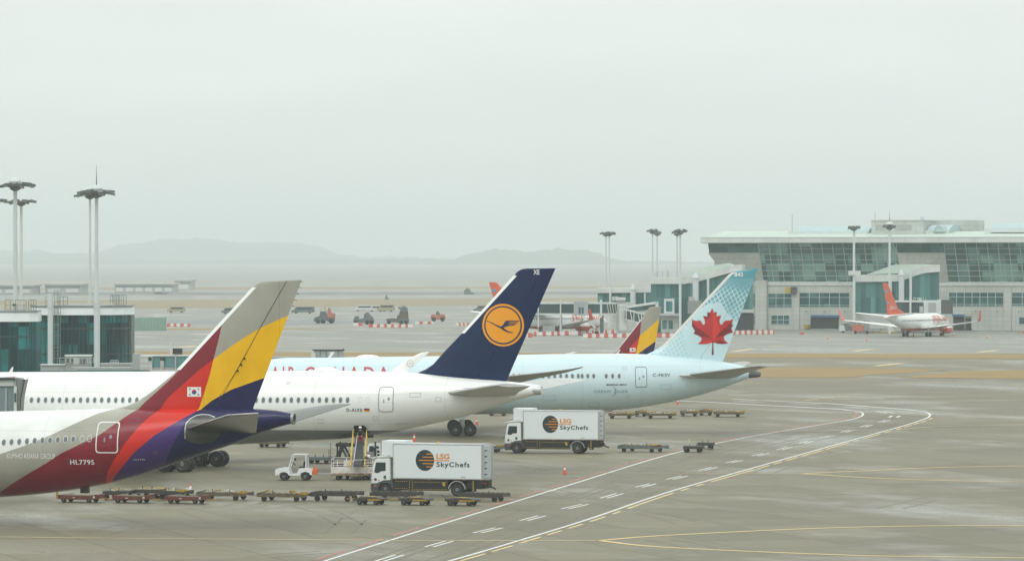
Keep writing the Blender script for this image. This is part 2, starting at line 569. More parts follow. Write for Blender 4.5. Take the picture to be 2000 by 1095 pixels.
# dead winter grass strips
MGR = M('dry_winter_grass', (.33, .235, .115), .95, var=.75, scale=.06, dark=(.25, .20, .11), spec=.1, stretch=(1, 1, 1))
MGF = M('far_dry_grass', (.30, .255, .17), .95, var=.6, scale=.03, dark=(.25, .22, .16), spec=.1)
def strip_px(name, top, bot, mat, z=.03):
    P = [G(u, v) for u, v in top] + [G(u, v) for u, v in bot[::-1]]
    return sheet(name, P, z, mat)
MTX = ground_mat('taxiway_asphalt', (.15, .155, .145), (.18, .182, .168), (.13, .138, .13), .3, .6, joints=False)
def wob(u0, u1, v0, v1, n=60, amp=.35, seed=1):
    rr = random.Random(seed)
    return [(u0 + (u1 - u0) * i / n, v0 + (v1 - v0) * i / n + rr.uniform(-amp, amp)) for i in range(n + 1)]
g = strip_px('near_grass_strip', wob(-300, 2300, 685, 692, 90), wob(-300, 2300, 696, 700.5, 90, seed=2), MGR)
g['kind'] = 'structure'
g = strip_px('wedge_grass_strip', wob(1100, 1760, 716, 719, 30, seed=3) + [(1850, 722)], wob(1100, 1660, 737, 737, 30, .2, seed=4) + [(1700, 732), (1790, 727)], MGR)
g = strip_px('corner_grass_strip', [(1840, 727.5), (1900, 724), (2000, 722.5), (2300, 719)], [(1755, 737.5), (1850, 738), (2000, 739.5), (2300, 742)], MGR)
# exit taxiway edge, pale
g = strip_px('mid_grass_strip', wob(-300, 1190, 641, 641, 40, .15, seed=5), wob(-300, 520, 645, 644, 30, .2, seed=6) + [(640, 642), (1190, 641.6)], MGR)
g = strip_px('far_grass_strip', wob(-600, 1490, 590, 580, 60, .3, seed=7), wob(-600, 1490, 612, 590, 60, .4, seed=8), MGF)
g = strip_px('farther_grass_strip', wob(-600, 1500, 563.5, 558, 50, .2, seed=9), wob(-600, 1500, 568, 562, 50, .2, seed=10), MGF)
MWT = M('construction_pit_mud', (.05, .065, .07), .35, var=.5, scale=.05)
g = strip_px('construction_pit', wob(250, 560, 624, 625, 20, .3, seed=11) + wob(570, 830, 624.5, 626, 20, .4, seed=12), wob(250, 560, 630, 636, 20, .4, seed=13) + wob(575, 830, 633, 629, 20, .4, seed=14), MWT, .03)
MRW = ground_mat('far_runway_asphalt', (.09, .105, .11), (.08, .095, .1), (.11, .12, .12), .4, .6, joints=False)
g = strip_px('far_runway', wob(-600, 1500, 573, 569, 20, .1), wob(-600, 1500, 578, 574, 20, .1), MRW, .03)

# added pale water sheet; its tone stands in for haze below the hills
MHBAND = M('haze_band_sheet', (.12, .145, .14), .38, spec=.32)
sheet('haze_band_sheet', [Vector((-6000, 3850)), Vector((6000, 3850)), Vector((8500, 26500)), Vector((-8500, 26500))], .05, MHBAND)
# the far apron: paler, greyer concrete, some haze put into its colour
MFA = ground_mat('far_apron_concrete', (.275, .275, .24), (.245, .25, .22), (.30, .30, .265), .35, .6, joints=False, wet=.3)
sheet('far_apron', [Vector((-2500, ZG(690))), Vector((2500, ZG(690))), Vector((5500, 3850)), Vector((-5500, 3850))], .008, MFA)
# hills
MH = M('wooded_hill', (.035, .05, .035), .95, var=.7, scale=.03, dark=(.07, .065, .045), spec=.05)
def hill(name, prof, Z, depth, seed, jag=13.0):
    f = pchip([p[0] for p in prof], [p[1] for p in prof])
    u0, u1 = min(p[0] for p in prof), max(p[0] for p in prof)
    nu, nd = int((u1 - u0) / 3.0), 14
    vs, fs = [], []
    for j in range(nd + 1):
        t = j / nd
        sh = math.sin(math.pi * min(1, t * 1.0)) ** .8 if 0 < t < 1 else 0
        for i in range(nu + 1):
            u = u0 + (u1 - u0) * i / nu
            zc = Z + depth * (t - .5)
            x = (u - 1000) / F * Z
            hh = max(0.0, W(u, f(u), Z).z)
            e_ = min(1, min(i, nu - i) / 8)
            hh = hh * sh * e_
            if hh > 1:
                hh += jag * (noise.noise(Vector((x * .011, zc * .007, seed))) + .6 * noise.noise(Vector((x * .045, zc * .02, seed + 7)))) * sh
            vs.append((x, zc, hh - .3))
    for j in range(nd):
        for i in range(nu):
            k = j * (nu + 1) + i
            fs.append((k, k + 1, k + nu + 2, k + nu + 1))
    mb = MB(); mb.add(vs, fs, 0, True)
    o = mb.build(name, MH, fix=False)
    tag(o, kind='structure')
hill('far_hill', [(-300, 500), (-100, 491), (0, 489), (60, 491), (130, 496), (200, 493), (240, 481), (330, 469), (400, 466), (470, 474), (540, 474), (600, 477), (640, 490), (665, 499), (720, 503), (790, 503), (850, 506), (900, 515), (960, 527)], 19000, 2600, 1)
hill('wooded_ridge_hill', [(815, 530), (822, 516), (850, 512), (880, 511), (900, 502), (940, 492), (1000, 488), (1050, 492), (1100, 490), (1140, 489), (1180, 500), (1222, 516), (1236, 535)], 14500, 1400, 3)
hill('front_left_hill', [(-300, 505), (0, 502), (60, 496), (150, 497), (230, 498), (290, 512), (330, 526), (360, 535)], 16600, 1300, 5)
hill('shoreline_hill', [(-400, 512), (0, 511), (150, 508), (300, 511), (430, 509), (560, 507), (700, 508.5), (800, 506), (930, 509), (1080, 507), (1230, 509.5), (1330, 512), (1700, 511), (2300, 512)], 15000, 800, 21, jag=8.0)
hill('low_middle_hill', [(380, 535), (400, 515), (440, 509), (520, 508), (600, 506), (680, 510), (760, 512), (830, 520), (900, 530)], 17200, 1000, 9)
hill('distant_mountain', [(-400, 520), (300, 512), (700, 505), (1000, 506), (1200, 512), (1290, 515), (1400, 524), (1700, 520), (2300, 515)], 22500, 1500, 11)

# haze
hz = MB().box(-6500, 6500, -60, 26000, -1.5, 230)
MHZ = bpy.data.materials.new('haze_air'); MHZ.use_nodes = True
n = MHZ.node_tree; n.nodes.clear()
oo = n.nodes.new('ShaderNodeOutputMaterial'); vv = n.nodes.new('ShaderNodeVolumePrincipled')
vv.inputs['Color'].default_value = (.93, .995, .99, 1)
vv.inputs['Density'].default_value = .00013
vv.inputs['Anisotropy'].default_value = 0.35
n.links.new(vv.outputs[0], oo.inputs['Volume'])
o = hz.build('haze', MHZ); tag(o, kind='stuff')
# ================================================================ airliners
TYRE = M('tyre_rubber', (.018, .018, .02), .75, var=.4, scale=3, dark=(.035, .035, .035))
HUB = M('wheel_hub_grey', (.20, .21, .21), .4, metal=.3, var=.4, scale=4)
DKM = M('dark_metal', (.035, .037, .04), .5, metal=.3, var=.3, scale=2)
GRM = M('grey_metal', (.32, .33, .33), .4, metal=.5, var=.35, scale=1.5)
LGM = M('light_grey_metal', (.52, .54, .54), .35, metal=.4, var=.3, scale=1.2)
WHT = M('aircraft_white_paint', (.80, .82, .80), .28, var=.10, scale=.35, coat=.4, dark=(.6, .61, .58))
WINC = M('cabin_window_glass', (.12, .15, .16), .15, spec=.6)
WINR = M('cabin_window_rim', (.60, .62, .62), .3, metal=.2)
def seams(m, pitch=5.3, z_lines=(), dk=.80, wd=.045):
    """panel joints: thin darker rings every few metres and a few lengthwise laps"""
    n = m.node_tree; b = n.nodes['Principled BSDF']; Ln = n.links.new
    src = b.inputs['Base Color'].links[0].from_socket
    t = n.nodes.new('ShaderNodeTexCoord'); sp = n.nodes.new('ShaderNodeSeparateXYZ'); Ln(t.outputs['Object'], sp.inputs[0])
    def mt(op, a, c=None):
        k = n.nodes.new('ShaderNodeMath'); k.operation = op
        for i, q_ in enumerate((a, c)):
            if q_ is None: continue
            if isinstance(q_, (int, float)): k.inputs[i].default_value = q_
            else: Ln(q_, k.inputs[i])
        return k.outputs[0]
    f = mt('LESS_THAN', mt('FRACT', mt('DIVIDE', sp.outputs['X'], pitch)), wd / pitch)
    for z in z_lines: f = mt('MAXIMUM', f, mt('LESS_THAN', mt('ABSOLUTE', mt('SUBTRACT', sp.outputs['Z'], z)), wd * .4))
    g = mt('SUBTRACT', 1.0, mt('MULTIPLY', f, 1 - dk))
    v = n.nodes.new('ShaderNodeVectorMath'); v.operation = 'SCALE'; Ln(src, v.inputs[0]); Ln(g, v.inputs['Scale'])
    Ln(v.outputs[0], b.inputs['Base Color'])

BLK = M('black_rubber', (.012, .013, .015), .6)

def wheel(mb_t, mb_h, c, r, wd, axis=(0, 1, 0)):
    c = Vector(c); a = Vector(axis)
    h = wd / 2
    mb_t.lathe(c - a * h, axis, [(0, r * .62), (wd * .02, r * .86), (wd * .18, r * .98), (wd * .5, r), (wd * .82, r * .98), (wd * .98, r * .86), (wd, r * .62)], 20)
    mb_h.lathe(c - a * (h + .01), axis, [(0, r * .10), (-.02, r * .22), (.01, r * .30), (.05, r * .34), (.03, r * .50), (-.01, r * .58), (wd * .2, r * .60)], 18)
    mb_h.lathe(c + a * (h + .01), axis, [(0, r * .10), (.02, r * .22), (-.01, r * .30), (-.05, r * .34), (-.03, r * .50), (.01, r * .58), (-wd * .2, r * .60)], 18)

class Plane:
    def __init__(s, name, label, frame, group=None, dy=-2.7):
        s.fr = frame
        s.root = thing(name, label, 'airliner', frame=frame, group=group)
        s.dy = dy
    def px(s, u, v, y=None):
        if y is not None or not hasattr(s, 'surf'): return s.fr.loc(u, v, s.dy if y is None else y)
        y = s.dy
        for _ in range(6):
            x, z = s.fr.loc(u, v, y); y = .5 * y + .5 * s.surf(x, z)
        return s.fr.loc(u, v, y)
    def fuselage(s, top, bot, mat, nose=None, R0=None, step=.5, tail_w=.92, name='fuselage'):
        t = [s.fr.loc(u, v, 0) for u, v in top]; b = [s.fr.loc(u, v, 0) for u, v in bot]
        xs = min(t[0][0], b[0][0]); xe = max(t[-1][0], b[-1][0])
        ft, fb = pchip([p[0] for p in t], [p[1] for p in t]), pchip([p[0] for p in b], [p[1] for p in b])
        hr = (ft(xs) - fb(xs)) / 2
        x_nose = nose if nose is not None else xs - 20
        def ext(x):
            if x >= xs: return ft(x), fb(x)
            k = (x - x_nose) / 9.0
            T, B = ft(xs), fb(xs)
            if k < 1:
                q = math.sqrt(max(0, 1 - (1 - k) ** 2))
                c = B + (T - B) * .42
                T2, B2 = c + (T - c) * q ** 2.0, c - (c - B) * q ** .85
                return T2, B2
            return T, B
        s.prof = ext
        s.hw = lambda x: (ext(x)[0] - ext(x)[1]) / 2 * (1.0 if (ext(x)[0] - ext(x)[1]) / 2 > hr * .93 else tail_w + (1 - tail_w) * ((ext(x)[0] - ext(x)[1]) / 2 / hr))
        def surf(x, z):
            T, B = ext(x); c = (T + B) / 2; h = max((T - B) / 2, .01)
            q = max(0.0, 1 - ((z - c) / h) ** 2)
            return -s.hw(x) * math.sqrt(q)
        s.surf = surf
        n = 56
        st = []
        x = x_nose + .05
        while x < xe: st.append(x); x += step if x > xs - 2 or x < x_nose + 9 else 2.0
        st.append(xe)
        vs, fs = [], []
        for x in st:
            T, B = ext(x); c, h, w_ = (T + B) / 2, (T - B) / 2, s.hw(x)
            for i in range(n):
                a = 2 * math.pi * i / n
                vs.append((x, -w_ * math.cos(a), c + h * math.sin(a)))
        for k in range(len(st) - 1):
            for i in range(n):
                fs.append((k * n + i, k * n + (i + 1) % n, (k + 1) * n + (i + 1) % n, (k + 1) * n + i))
        mb = MB(); mb.add(vs, fs, 0, True)
        mb.add(vs[:n], [tuple(range(n))]); mb.add(vs[-n:], [tuple(range(n))])
        s.xe = xe
        return mb.build(name, mat, s.root)
    def fin(s, le, te, mat, hinge=.66, tmax=.42, strip=None, strip_mat=None, deep=1.2, rudder_mat=None, name='vertical_stabilizer', tc=.10):
        """le / te: pixel polylines from root to tip"""
        a = [s.fr.loc(u, v, 0) for u, v in le]; b = [s.fr.loc(u, v, 0) for u, v in te]
        zr = min(a[0][1], b[0][1])
        fa, fb_ = lin([p[1] for p in a], [p[0] for p in a]), lin([p[1] for p in b], [p[0] for p in b])
        ztop = min(a[-1][1], b[-1][1]); 
        ztop = max(p[1] for p in a + b)
        za = [p[1] for p in a if p[1] < ztop]
        zs = sorted(set([zr - deep] + za + [zr + (ztop - zr) * i / 40 for i in range(41)]))
        pk = lambda u: max(0.0, (2.969 * math.sqrt(u) - 1.26 * u - 3.516 * u * u + 2.843 * u ** 3 - 1.036 * u ** 4))
        def half(x, z):
            l, t = fa(z), fb_(z); c = max(t - l, .01)
            u = min(max((x - l) / c, 0), 1)
            return min(tmax, tc * c * .5) * pk(u) / 1.0
        s.fin_half = half
        s.fin_surf = lambda x, z: -half(x, z)
        s.fin_le, s.fin_te = fa, fb_
        def grid(ua, ub, nu, nm, m, par, inset=0.0):
            vs, fs = [], []
            rows = []
            for z in zs:
                l, t = fa(z), fb_(z); c = max(t - l, .02)
                row = []
                us = [ua + (ub - ua) * (i / nu) for i in range(nu + 1)] if ua > 0 else [ub * (i / nu) ** 1.7 for i in range(nu + 1)]
                for u in us: row.append((l + c * u, -half(l + c * u, z) - .002, z))
                for u in us[::-1]: row.append((l + c * u, half(l + c * u, z) + .002, z))
                rows.append(row)
            m_ = len(rows[0])
            for r in rows: vs += r
            for k in range(len(rows) - 1):
                for i in range(m_):
                    j = (i + 1) % m_
                    fs.append((k * m_ + i, k * m_ + j, (k + 1) * m_ + j, (k + 1) * m_ + i))
            mb = MB(); mb.add(vs, fs, 0, True)
            mb.add(rows[-1], [tuple(range(m_))]); mb.add(rows[0], [tuple(range(m_))])
            return mb.build(nm, m, par)
        f = grid(0, hinge - .002, 14, name, mat, s.root)
        r = grid(hinge + .002, 1, 8, 'rudder', rudder_mat or mat, f)
        s.finob, s.rudder = f, r
        if strip:
            # bare metal leading edge
            pts = [s.fr.loc(u, v, 0) for u, v in strip]
            vs, fs = [], []
            zz = np.linspace(pts[0][1], pts[-1][1], 30)
            for z in zz:
                l = fa(z)
                for dx, sg in ((.30, -1), (.1, -1), (-.05, 0), (.1, 1), (.30, 1)):
                    vs.append((l + dx, sg * (half(l + dx, z) + .02), z))
            for k in range(29):
                for i in range(4): fs.append((k * 5 + i, k * 5 + i + 1, (k + 1) * 5 + i + 1, (k + 1) * 5 + i))
            mb = MB(); mb.add(vs, fs, 0, True)
            mb.build('leading_edge', strip_mat or WHT, f, fix=True)
        return f
    def panel(s, name, stations, mat, thick=.11, label=None, vertical_from=None):
        """wing-like loft: stations (y, xLE, xTE, zLE, zTE)"""
        us = [0, .02, .06, .15, .3, .5, .7, .88, 1]
        pk = lambda u: max(0.0, (2.969 * math.sqrt(u) - 1.26 * u - 3.516 * u * u + 2.843 * u ** 3 - 1.036 * u ** 4)) * .5
        rows = []
        for k, (y, xl, xt, zl, zt) in enumerate(stations):
            p = stations[max(k - 1, 0)]; q = stations[min(k + 1, len(stations) - 1)]
            dy, dz = q[0] - p[0], q[3] - p[3]
            ln = math.hypot(dy, dz) or 1
            nyv, nzv = -dz / ln, dy / ln
            if nzv < 0: nyv, nzv = -nyv, -nzv
            c = abs(xt - xl); th = c * thick
            if k == 0: nyv, nzv = 0, 1
            row = []
            for sg, seq in ((1, us), (-.75, us[::-1])):
                for u in seq:
                    t = pk(u) * th * sg + .012 * (1 if sg > 0 else -1)
                    row.append((xl + (xt - xl) * u, y + nyv * t, zl + (zt - zl) * u + nzv * t))
            rows.append(row)
        m_ = len(rows[0]); vs = [p for r in rows for p in r]; fs = []
        for k in range(len(rows) - 1):
            for i in range(m_):
                j = (i + 1) % m_
                fs.append((k * m_ + i, k * m_ + j, (k + 1) * m_ + j, (k + 1) * m_ + i))
        mb = MB(); mb.add(vs, fs, 0, True)
        mb.add(rows[0], [tuple(range(m_))]); mb.add(rows[-1], [tuple(range(m_))])
        return mb.build(name, mat, s.root, label=label)
    def stab(s, root_le, root_te, tip_le, tip_te, span, mat, yroot=.8, cap=None, mid=None):
        """near-side pixels; the far side mirrors it"""
        obs = []
        rl, rt = s.fr.loc(*root_le, -2.0), s.fr.loc(*root_te, -1.6)
        tl, tt = s.fr.loc(*tip_le, -span), s.fr.loc(*tip_te, -span)
        slope = (tl[1] - rl[1]) / (span - 2.0)
        dxl = (tl[0] - rl[0]) / (span - 2.0); dxt = (tt[0] - rt[0]) / (span - 2.0)
        for sg in (-1, 1):
            k = 2.0 - yroot
            st = [(sg * yroot, rl[0] - dxl * k, rt[0] - dxt * k, rl[1] - slope * k, rl[1] - slope * k - .1),
                  (sg * 2.0, rl[0], rt[0], rl[1], rt[1] if abs(rt[1] - rl[1]) < .5 else rl[1] - .2)]
            for q in (.25, .5, .75, .94):
                st.append((sg * (2 + (span - 2) * q), rl[0] + (tl[0] - rl[0]) * q, rt[0] + (tt[0] - rt[0]) * q,
                           rl[1] + (tl[1] - rl[1]) * q, rl[1] - .05 + (tt[1] - rl[1] + .05) * q))
            st.append((sg * span, tl[0] + .25, tt[0], tl[1], tt[1]))
            o = s.panel('horizontal_stabilizer', st, mat, .10)
            obs.append(o)
        if cap:
            # bare metal leading edge root cap
            x, z = s.fr.loc(*cap, -2.6)
            mb = MB(); mb.lathe((x + 1.9, -2.45, z), (-1, 0, 0), [(0, .28), (.8, .27), (1.5, .17), (1.9, .02)], 14)
            mb.build('leading_edge_cap', LGM, obs[0])
        return obs
    def windows(s, pts, w_=.30, h_=.46, rim=.04, plug=()):
        for i, (u, v) in enumerate(pts):
            x, z = s.px(u, v)
            pl = i in plug
            mats = [WINR, WINC]
            if pl:
                outer = disc(x, z, w_ / 2 + rim, h_ / 2 + rim, 16); inner = disc(x, z, w_ / 2, h_ / 2, 16)
                drape('cabin_window', [(q, 0, 0) for q in ring(outer, inner)], s.surf, mats, s.root, .012, 2, label='blanked cabin window outline')
            else:
                drape('cabin_window', [(disc(x, z, w_ / 2 + rim, h_ / 2 + rim, 16), 0, 0), (disc(x, z, w_ / 2, h_ / 2, 16), 1, .012)], s.surf, mats, s.root, .012, 2)
    def outline_door(s, u0, u1, v0, v1, panel_mat, line_mat, wd=.07, r=.25, label=None, handle=True):
        x0, z1 = s.px(u0, v0); x1, z0 = s.px(u1, v1)
        d = drape('passenger_door', [(rrect(x0, x1, z0, z1, r), 0, 0)], s.surf, panel_mat, s.root, .02, .3, label=label)
        o_, i_ = rrect(x0, x1, z0, z1, r), rrect(x0 + wd, x1 - wd, z0 + wd, z1 - wd, r * .8)
        drape('door_frame', [(q, 0, 0) for q in ring(o_, i_)], s.surf, line_mat, d, .035, .5)
        if handle:
            cx = (x0 + x1) / 2
            drape('door_handle', [(rect(cx - .22, cx - .12, z0 + .75, z0 + 1.05), 0, 0)], s.surf, M('door_fitting_grey', (.25, .27, .28), .4), d, .03, 2)
            drape('door_window', [(disc(cx + .25, (z0 + z1) / 2 + .05, .10, .14, 12), 0, 0)], s.surf, M('door_fitting_grey', (.25, .27, .28), .4), d, .03, 2)
        return d
    def text(s, name, txt, u0, u1, v0, v1, mat, surf=None, y=None, **k):
        x0, z0 = s.px(u0, v1, y); x1, z1 = s.px(u1, v0, y)
        return lettering(name, txt, x0, x1, z0, z1, surf or s.surf, mat, s.root, **k)
    def gear(s, c, side, r=.66, n_ax=2, pitch=1.45, track=1.25, top=4.2, doorpx=None):
        """one main gear leg: bogie with paired wheels"""
        g = MB()
        x, y = c
        g.tube((x, y, r), (x - .1, y, top), .2, .24, 14)
        g.tube((x, y, r + .4), (x - 1.6, y + side * -.3, top - .3), .09, n=8)
        g.tube((x, y, r + .5), (x + .2, y - side * 1.4, top), .08, n=8)
        g.beam((x - pitch * (n_ax - 1) / 2, y, r), (x + pitch * (n_ax - 1) / 2, y, r), .22, .26)
        go = g.build('main_landing_gear', LGM, s.root)
        for i in range(n_ax):
            ax = x + (i - (n_ax - 1) / 2) * pitch
            for dy in (-track / 2, track / 2):
                t, h = MB(), MB()
                wheel(t, h, (ax, y + dy, r), r, .48)
                wo = t.build('wheel', TYRE, go)
                wo2 = h.build('rim', HUB, go)
                wo2.name = 'wheel_rim'
        return go
    def engine(s, c, r, ln, mat, par=None):
        mb = MB()
        x, y, z = c
        mb.lathe((x, y, z), (1, 0, 0), [(0, r * .93), (.12, r), (ln * .25, r * 1.05), (ln * .6, r * 1.0), (ln * .78, r * .84), (ln * .78, r * .6), (ln, r * .42), (ln * 1.1, r * .2)], 28)
        e = mb.build('engine', mat, s.root)
        f = MB(); f.lathe((x - .02, y, z), (1, 0, 0), [(-.02, r * .9), (.02, r * .3), (-.3, .02)], 24)
        f.build('fan', DKM, e)
        return e

# ---------------------------------------------------------------- livery material with curved colour bands
def band_mat(name, fr, bands, base, zr, xr, rough=.26):
    """bands: list of (pixel polyline, colour or (colour_above, z_split, colour_below)); colour applies aft of the polyline"""
    m = bpy.data.materials.new(name); m.use_nodes = True
    n = m.node_tree; b = n.nodes['Principled BSDF']; Ln = n.links.new
    b.inputs['Roughness'].default_value = rough
    b.inputs['Specular IOR Level'].default_value = .25; b.inputs['Coat Weight'].default_value = .12; b.inputs['Coat Roughness'].default_value = .15
    t = n.nodes.new('ShaderNodeTexCoord'); sp = n.nodes.new('ShaderNodeSeparateXYZ')
    Ln(t.outputs['Object'], sp.inputs[0])
    zn = n.nodes.new('ShaderNodeMapRange')
    zn.inputs['From Min'].default_value, zn.inputs['From Max'].default_value = zr
    Ln(sp.outputs['Z'], zn.inputs['Value'])
    col = None
    for poly, c in bands:
        pts = sorted([fr.loc(u, v, y)[::-1] for u, v, y in poly])   # (z, x)
        fc = n.nodes.new('ShaderNodeFloatCurve')
        cv = fc.mapping.curves[0]
        P = [((z - zr[0]) / (zr[1] - zr[0]), (x - xr[0]) / (xr[1] - xr[0])) for z, x in pts]
        P = [(min(max(a, 0), 1), min(max(q, 0), 1)) for a, q in P]
        P = [(0.0, P[0][1])] * (P[0][0] > .001) + P + [(1.0, P[-1][1])] * (P[-1][0] < .999)
        cv.points[0].location = P[0]; cv.points[1].location = P[-1]
        for a in P[1:-1]: cv.points.new(*a)
        for q in cv.points: q.handle_type = 'VECTOR'
        fc.mapping.use_clip = True
        fc.mapping.update()
        Ln(zn.outputs[0], fc.inputs['Value'])
        bx = n.nodes.new('ShaderNodeMapRange')
        bx.inputs['To Min'].default_value, bx.inputs['To Max'].default_value = xr
        Ln(fc.outputs[0], bx.inputs['Value'])
        gt = n.nodes.new('ShaderNodeMath'); gt.operation = 'GREATER_THAN'
        Ln(sp.outputs['X'], gt.inputs[0]); Ln(bx.outputs[0], gt.inputs[1])
        mx = n.nodes.new('ShaderNodeMix'); mx.data_type = 'RGBA'
        Ln(gt.outputs[0], mx.inputs['Factor'])
        if col is None: mx.inputs['A'].default_value = (*base, 1)
        else: Ln(col, mx.inputs['A'])
        if len(c) == 3 and not isinstance(c[0], tuple):
            mx.inputs['B'].default_value = (*c, 1)
        else:
            up, zs, lo = c
            g2 = n.nodes.new('ShaderNodeMath'); g2.operation = 'GREATER_THAN'
            Ln(sp.outputs['Z'], g2.inputs[0]); g2.inputs[1].default_value = zs
            m2 = n.nodes.new('ShaderNodeMix'); m2.data_type = 'RGBA'
            Ln(g2.outputs[0], m2.inputs['Factor'])
            m2.inputs['A'].default_value = (*lo, 1); m2.inputs['B'].default_value = (*up, 1)
            Ln(m2.outputs['Result'], mx.inputs['B'])
        col = mx.outputs['Result']
    # light dirt
    no = n.nodes.new('ShaderNodeTexNoise'); no.inputs['Scale'].default_value = .5; no.inputs['Detail'].default_value = 5
    Ln(t.outputs['Object'], no.inputs['Vector'])
    r = n.nodes.new('ShaderNodeMapRange'); r.inputs['From Min'].default_value = .35; r.inputs['From Max'].default_value = .7
    r.inputs['To Min'].default_value = 1.0; r.inputs['To Max'].default_value = .86
    Ln(no.outputs['Fac'], r.inputs['Value'])
    v = n.nodes.new('ShaderNodeVectorMath'); v.operation = 'SCALE'
    Ln(col, v.inputs[0]); Ln(r.outputs[0], v.inputs['Scale'])
    Ln(v.outputs[0], b.inputs['Base Color'])
    return m

GREY_A, MAROON, RED_A, YEL_A = (.36, .355, .30), (.22, .010, .024), (.66, .022, .010), (.88, .50, .0)
NAVY_A, PURP = (.008, .010, .075), (.060, .028, .17)

# ---------------------------------------------------------------- A: the near airliner with colour bands
FA = Frame(400, 310, 16)
def asiana_mat(name, P, fr, q=lambda u, v: (u, v)):
    ys, yf = -2.3, 0.0
    def S(L_, y):
        o_ = []
        for u, v in L_:
            yy = y
            if y != 0.0:
                yy = -2.0
                for _ in range(8):
                    x, z = fr.loc(u, v, yy); yy = .5 * yy + .5 * P.surf(x, z)
            o_.append((u, v, yy))
        return o_
    B1 = S([(-120, 945), (-60, 912), (0, 886), (50, 869), (99, 849), (193, 806), (229, 797)], ys) + S([(236, 790), (238, 560)], yf)
    B2 = S([(-20, 975), (0, 961), (30, 940), (90, 904), (120.5, 884), (193, 849.6), (232, 822.5), (265, 801)], ys) + S([(286, 785), (331.5, 743), (360, 713), (400, 670), (437, 624), (470, 560)], yf)
    B3 = S([(200, 955), (208, 937), (211, 919), (232, 883), (256, 850), (280, 824), (304, 805)], ys) + S([(331, 777), (358.6, 752), (392, 722), (420, 701), (429, 665), (437, 624), (439, 612), (440, 545)], yf)
    B4 = S([(210, 955), (220, 937), (235, 916), (262, 883), (301, 850), (353, 819), (383, 803)], ys) + S([(401, 770), (413, 731), (420, 701), (452, 677), (482, 657), (512, 639), (564, 615), (700, 614), (700, 545)], yf)
    B5 = S([(290, 955), (325, 900), (347, 850), (372, 812), (384, 803)], ys) + S([(416, 782), (452, 761), (517, 737), (700, 736), (700, 545)], yf)
    z701 = fr.loc(*q(420, 701), 0)[1]; z802 = fr.loc(*q(400, 801), 0)[1]
    xa = fr.loc(*q(-130, 800), 0)[0]; xb = fr.loc(*q(705, 800), 0)[0]
    z0 = fr.loc(*q(0, 985), 0)[1]; z1 = fr.loc(*q(500, 540), 0)[1]
    return band_mat(name, fr, [(B1, GREY_A), (B2, MAROON), (B3, (GREY_A, z701, RED_A)), (B4, (YEL_A, z802, PURP)), (B5, NAVY_A)], (.80, .82, .80), (z0, z1), (xa, xb))
A = Plane('airliner', 'nearest airliner, grey, red, yellow and navy banded tail with a small white flag', FA, dy=-2.55)
A.fuselage([(-200, 806), (-60, 805), (0, 803), (120, 800), (229, 797), (380, 796.5), (450, 796.5), (494, 797.5), (542, 801), (568, 806.8), (573, 808)],
           [(-200, 972), (-60, 972), (0, 970), (90, 962.6), (166, 952), (220, 941.5), (271, 928), (331.5, 908), (392, 887), (452, 867.7), (512, 843.6), (560, 829), (573, 826)],
           WHT, nose=-50)
MA = asiana_mat('banded_livery_paint', A, FA)
seams(MA, 5.3, (3.4, 6.4), dk=.82)
[c for c in A.root.children if c.name.startswith('fuselage')][0].data.materials[0] = MA
A.fin([(229, 797.5), (250, 791), (271, 782), (301, 761), (340.6, 728), (494, 560.7), (502, 553), (508, 550.5), (518, 548.7), (530, 548.2), (589, 546.6)],
      [(494, 797.5), (589, 546.6)], MA, hinge=.67, strip=[(345, 722), (494, 561)], tmax=.45)
x, z = A.fr.loc(572.5, 816.5, 0)
mb = MB().lathe((x - .05, 0, z), (1, 0, 0), [(0, .42), (.15, .40), (.16, .30), (.0, .28)], 24)
mb.build('exhaust_outlet', GRM, A.root)
MB().lathe((x + .02, 0, z), (1, 0, 0), [(0, .001), (.01, .28)], 20).build('exhaust_opening', BLK, A.root)
MSTG = M('stabilizer_dark_reflection', (.045, .047, .043), .2, var=.3, scale=.6)  # near-black tone paints in the dark reflection on the stabilizer
A.stab((369, 836), (505, 838), (445, 810.5), (505, 806.5), 9.7, MSTG)
a_, b_ = A.fr.loc(369, 835.5, -2.1), A.fr.loc(447, 810, -9.6); c_ = A.fr.loc(504, 806.3, -9.75)
MB().tube((a_[0], -2.1, a_[1] + .02), (b_[0], -9.6, b_[1] + .02), .05, n=8).build('stabilizer_leading_edge', LGM, A.root)  # bright tubes put in for the edge light along the stabilizer outline
MB().tube((b_[0], -9.7, b_[1]), (c_[0], -9.75, c_[1]), .05, n=8).build('stabilizer_tip_edge', LGM, A.root)
# stabilizer root fairing plate
fx = lambda u, v: A.fr.loc(u, v, -1.9)
pl = [A.px(u, v) for u, v in [(362, 856), (361.5, 838), (364, 826), (372, 817), (384, 810.5), (396, 808.5), (409, 809), (420, 813), (430, 826), (430, 850), (415, 864), (392, 867), (375, 864)]]
pl = [(px_, pz_) for px_, pz_ in pl]
drape('stabilizer_fairing', [(pl, 0, 0)], A.surf, MSTG, A.root, .06, .25)
fo = [A.px(u, v) for u, v in [(361.5, 856), (361, 838), (363.5, 825), (372, 816), (384, 809.5), (396, 807.5), (409, 808.5), (421, 813)]]
fi = [A.px(u, v) for u, v in [(363, 856), (362.7, 838), (365.2, 826), (373, 817.6), (384.5, 811.2), (396, 809.4), (408.5, 810.2), (420, 814.6)]]
drape('fairing_edge', [([fo[i], fo[i + 1], fi[i + 1], fi[i]], 0, 0) for i in range(7)], A.surf, LGM, A.root, .08, 1)
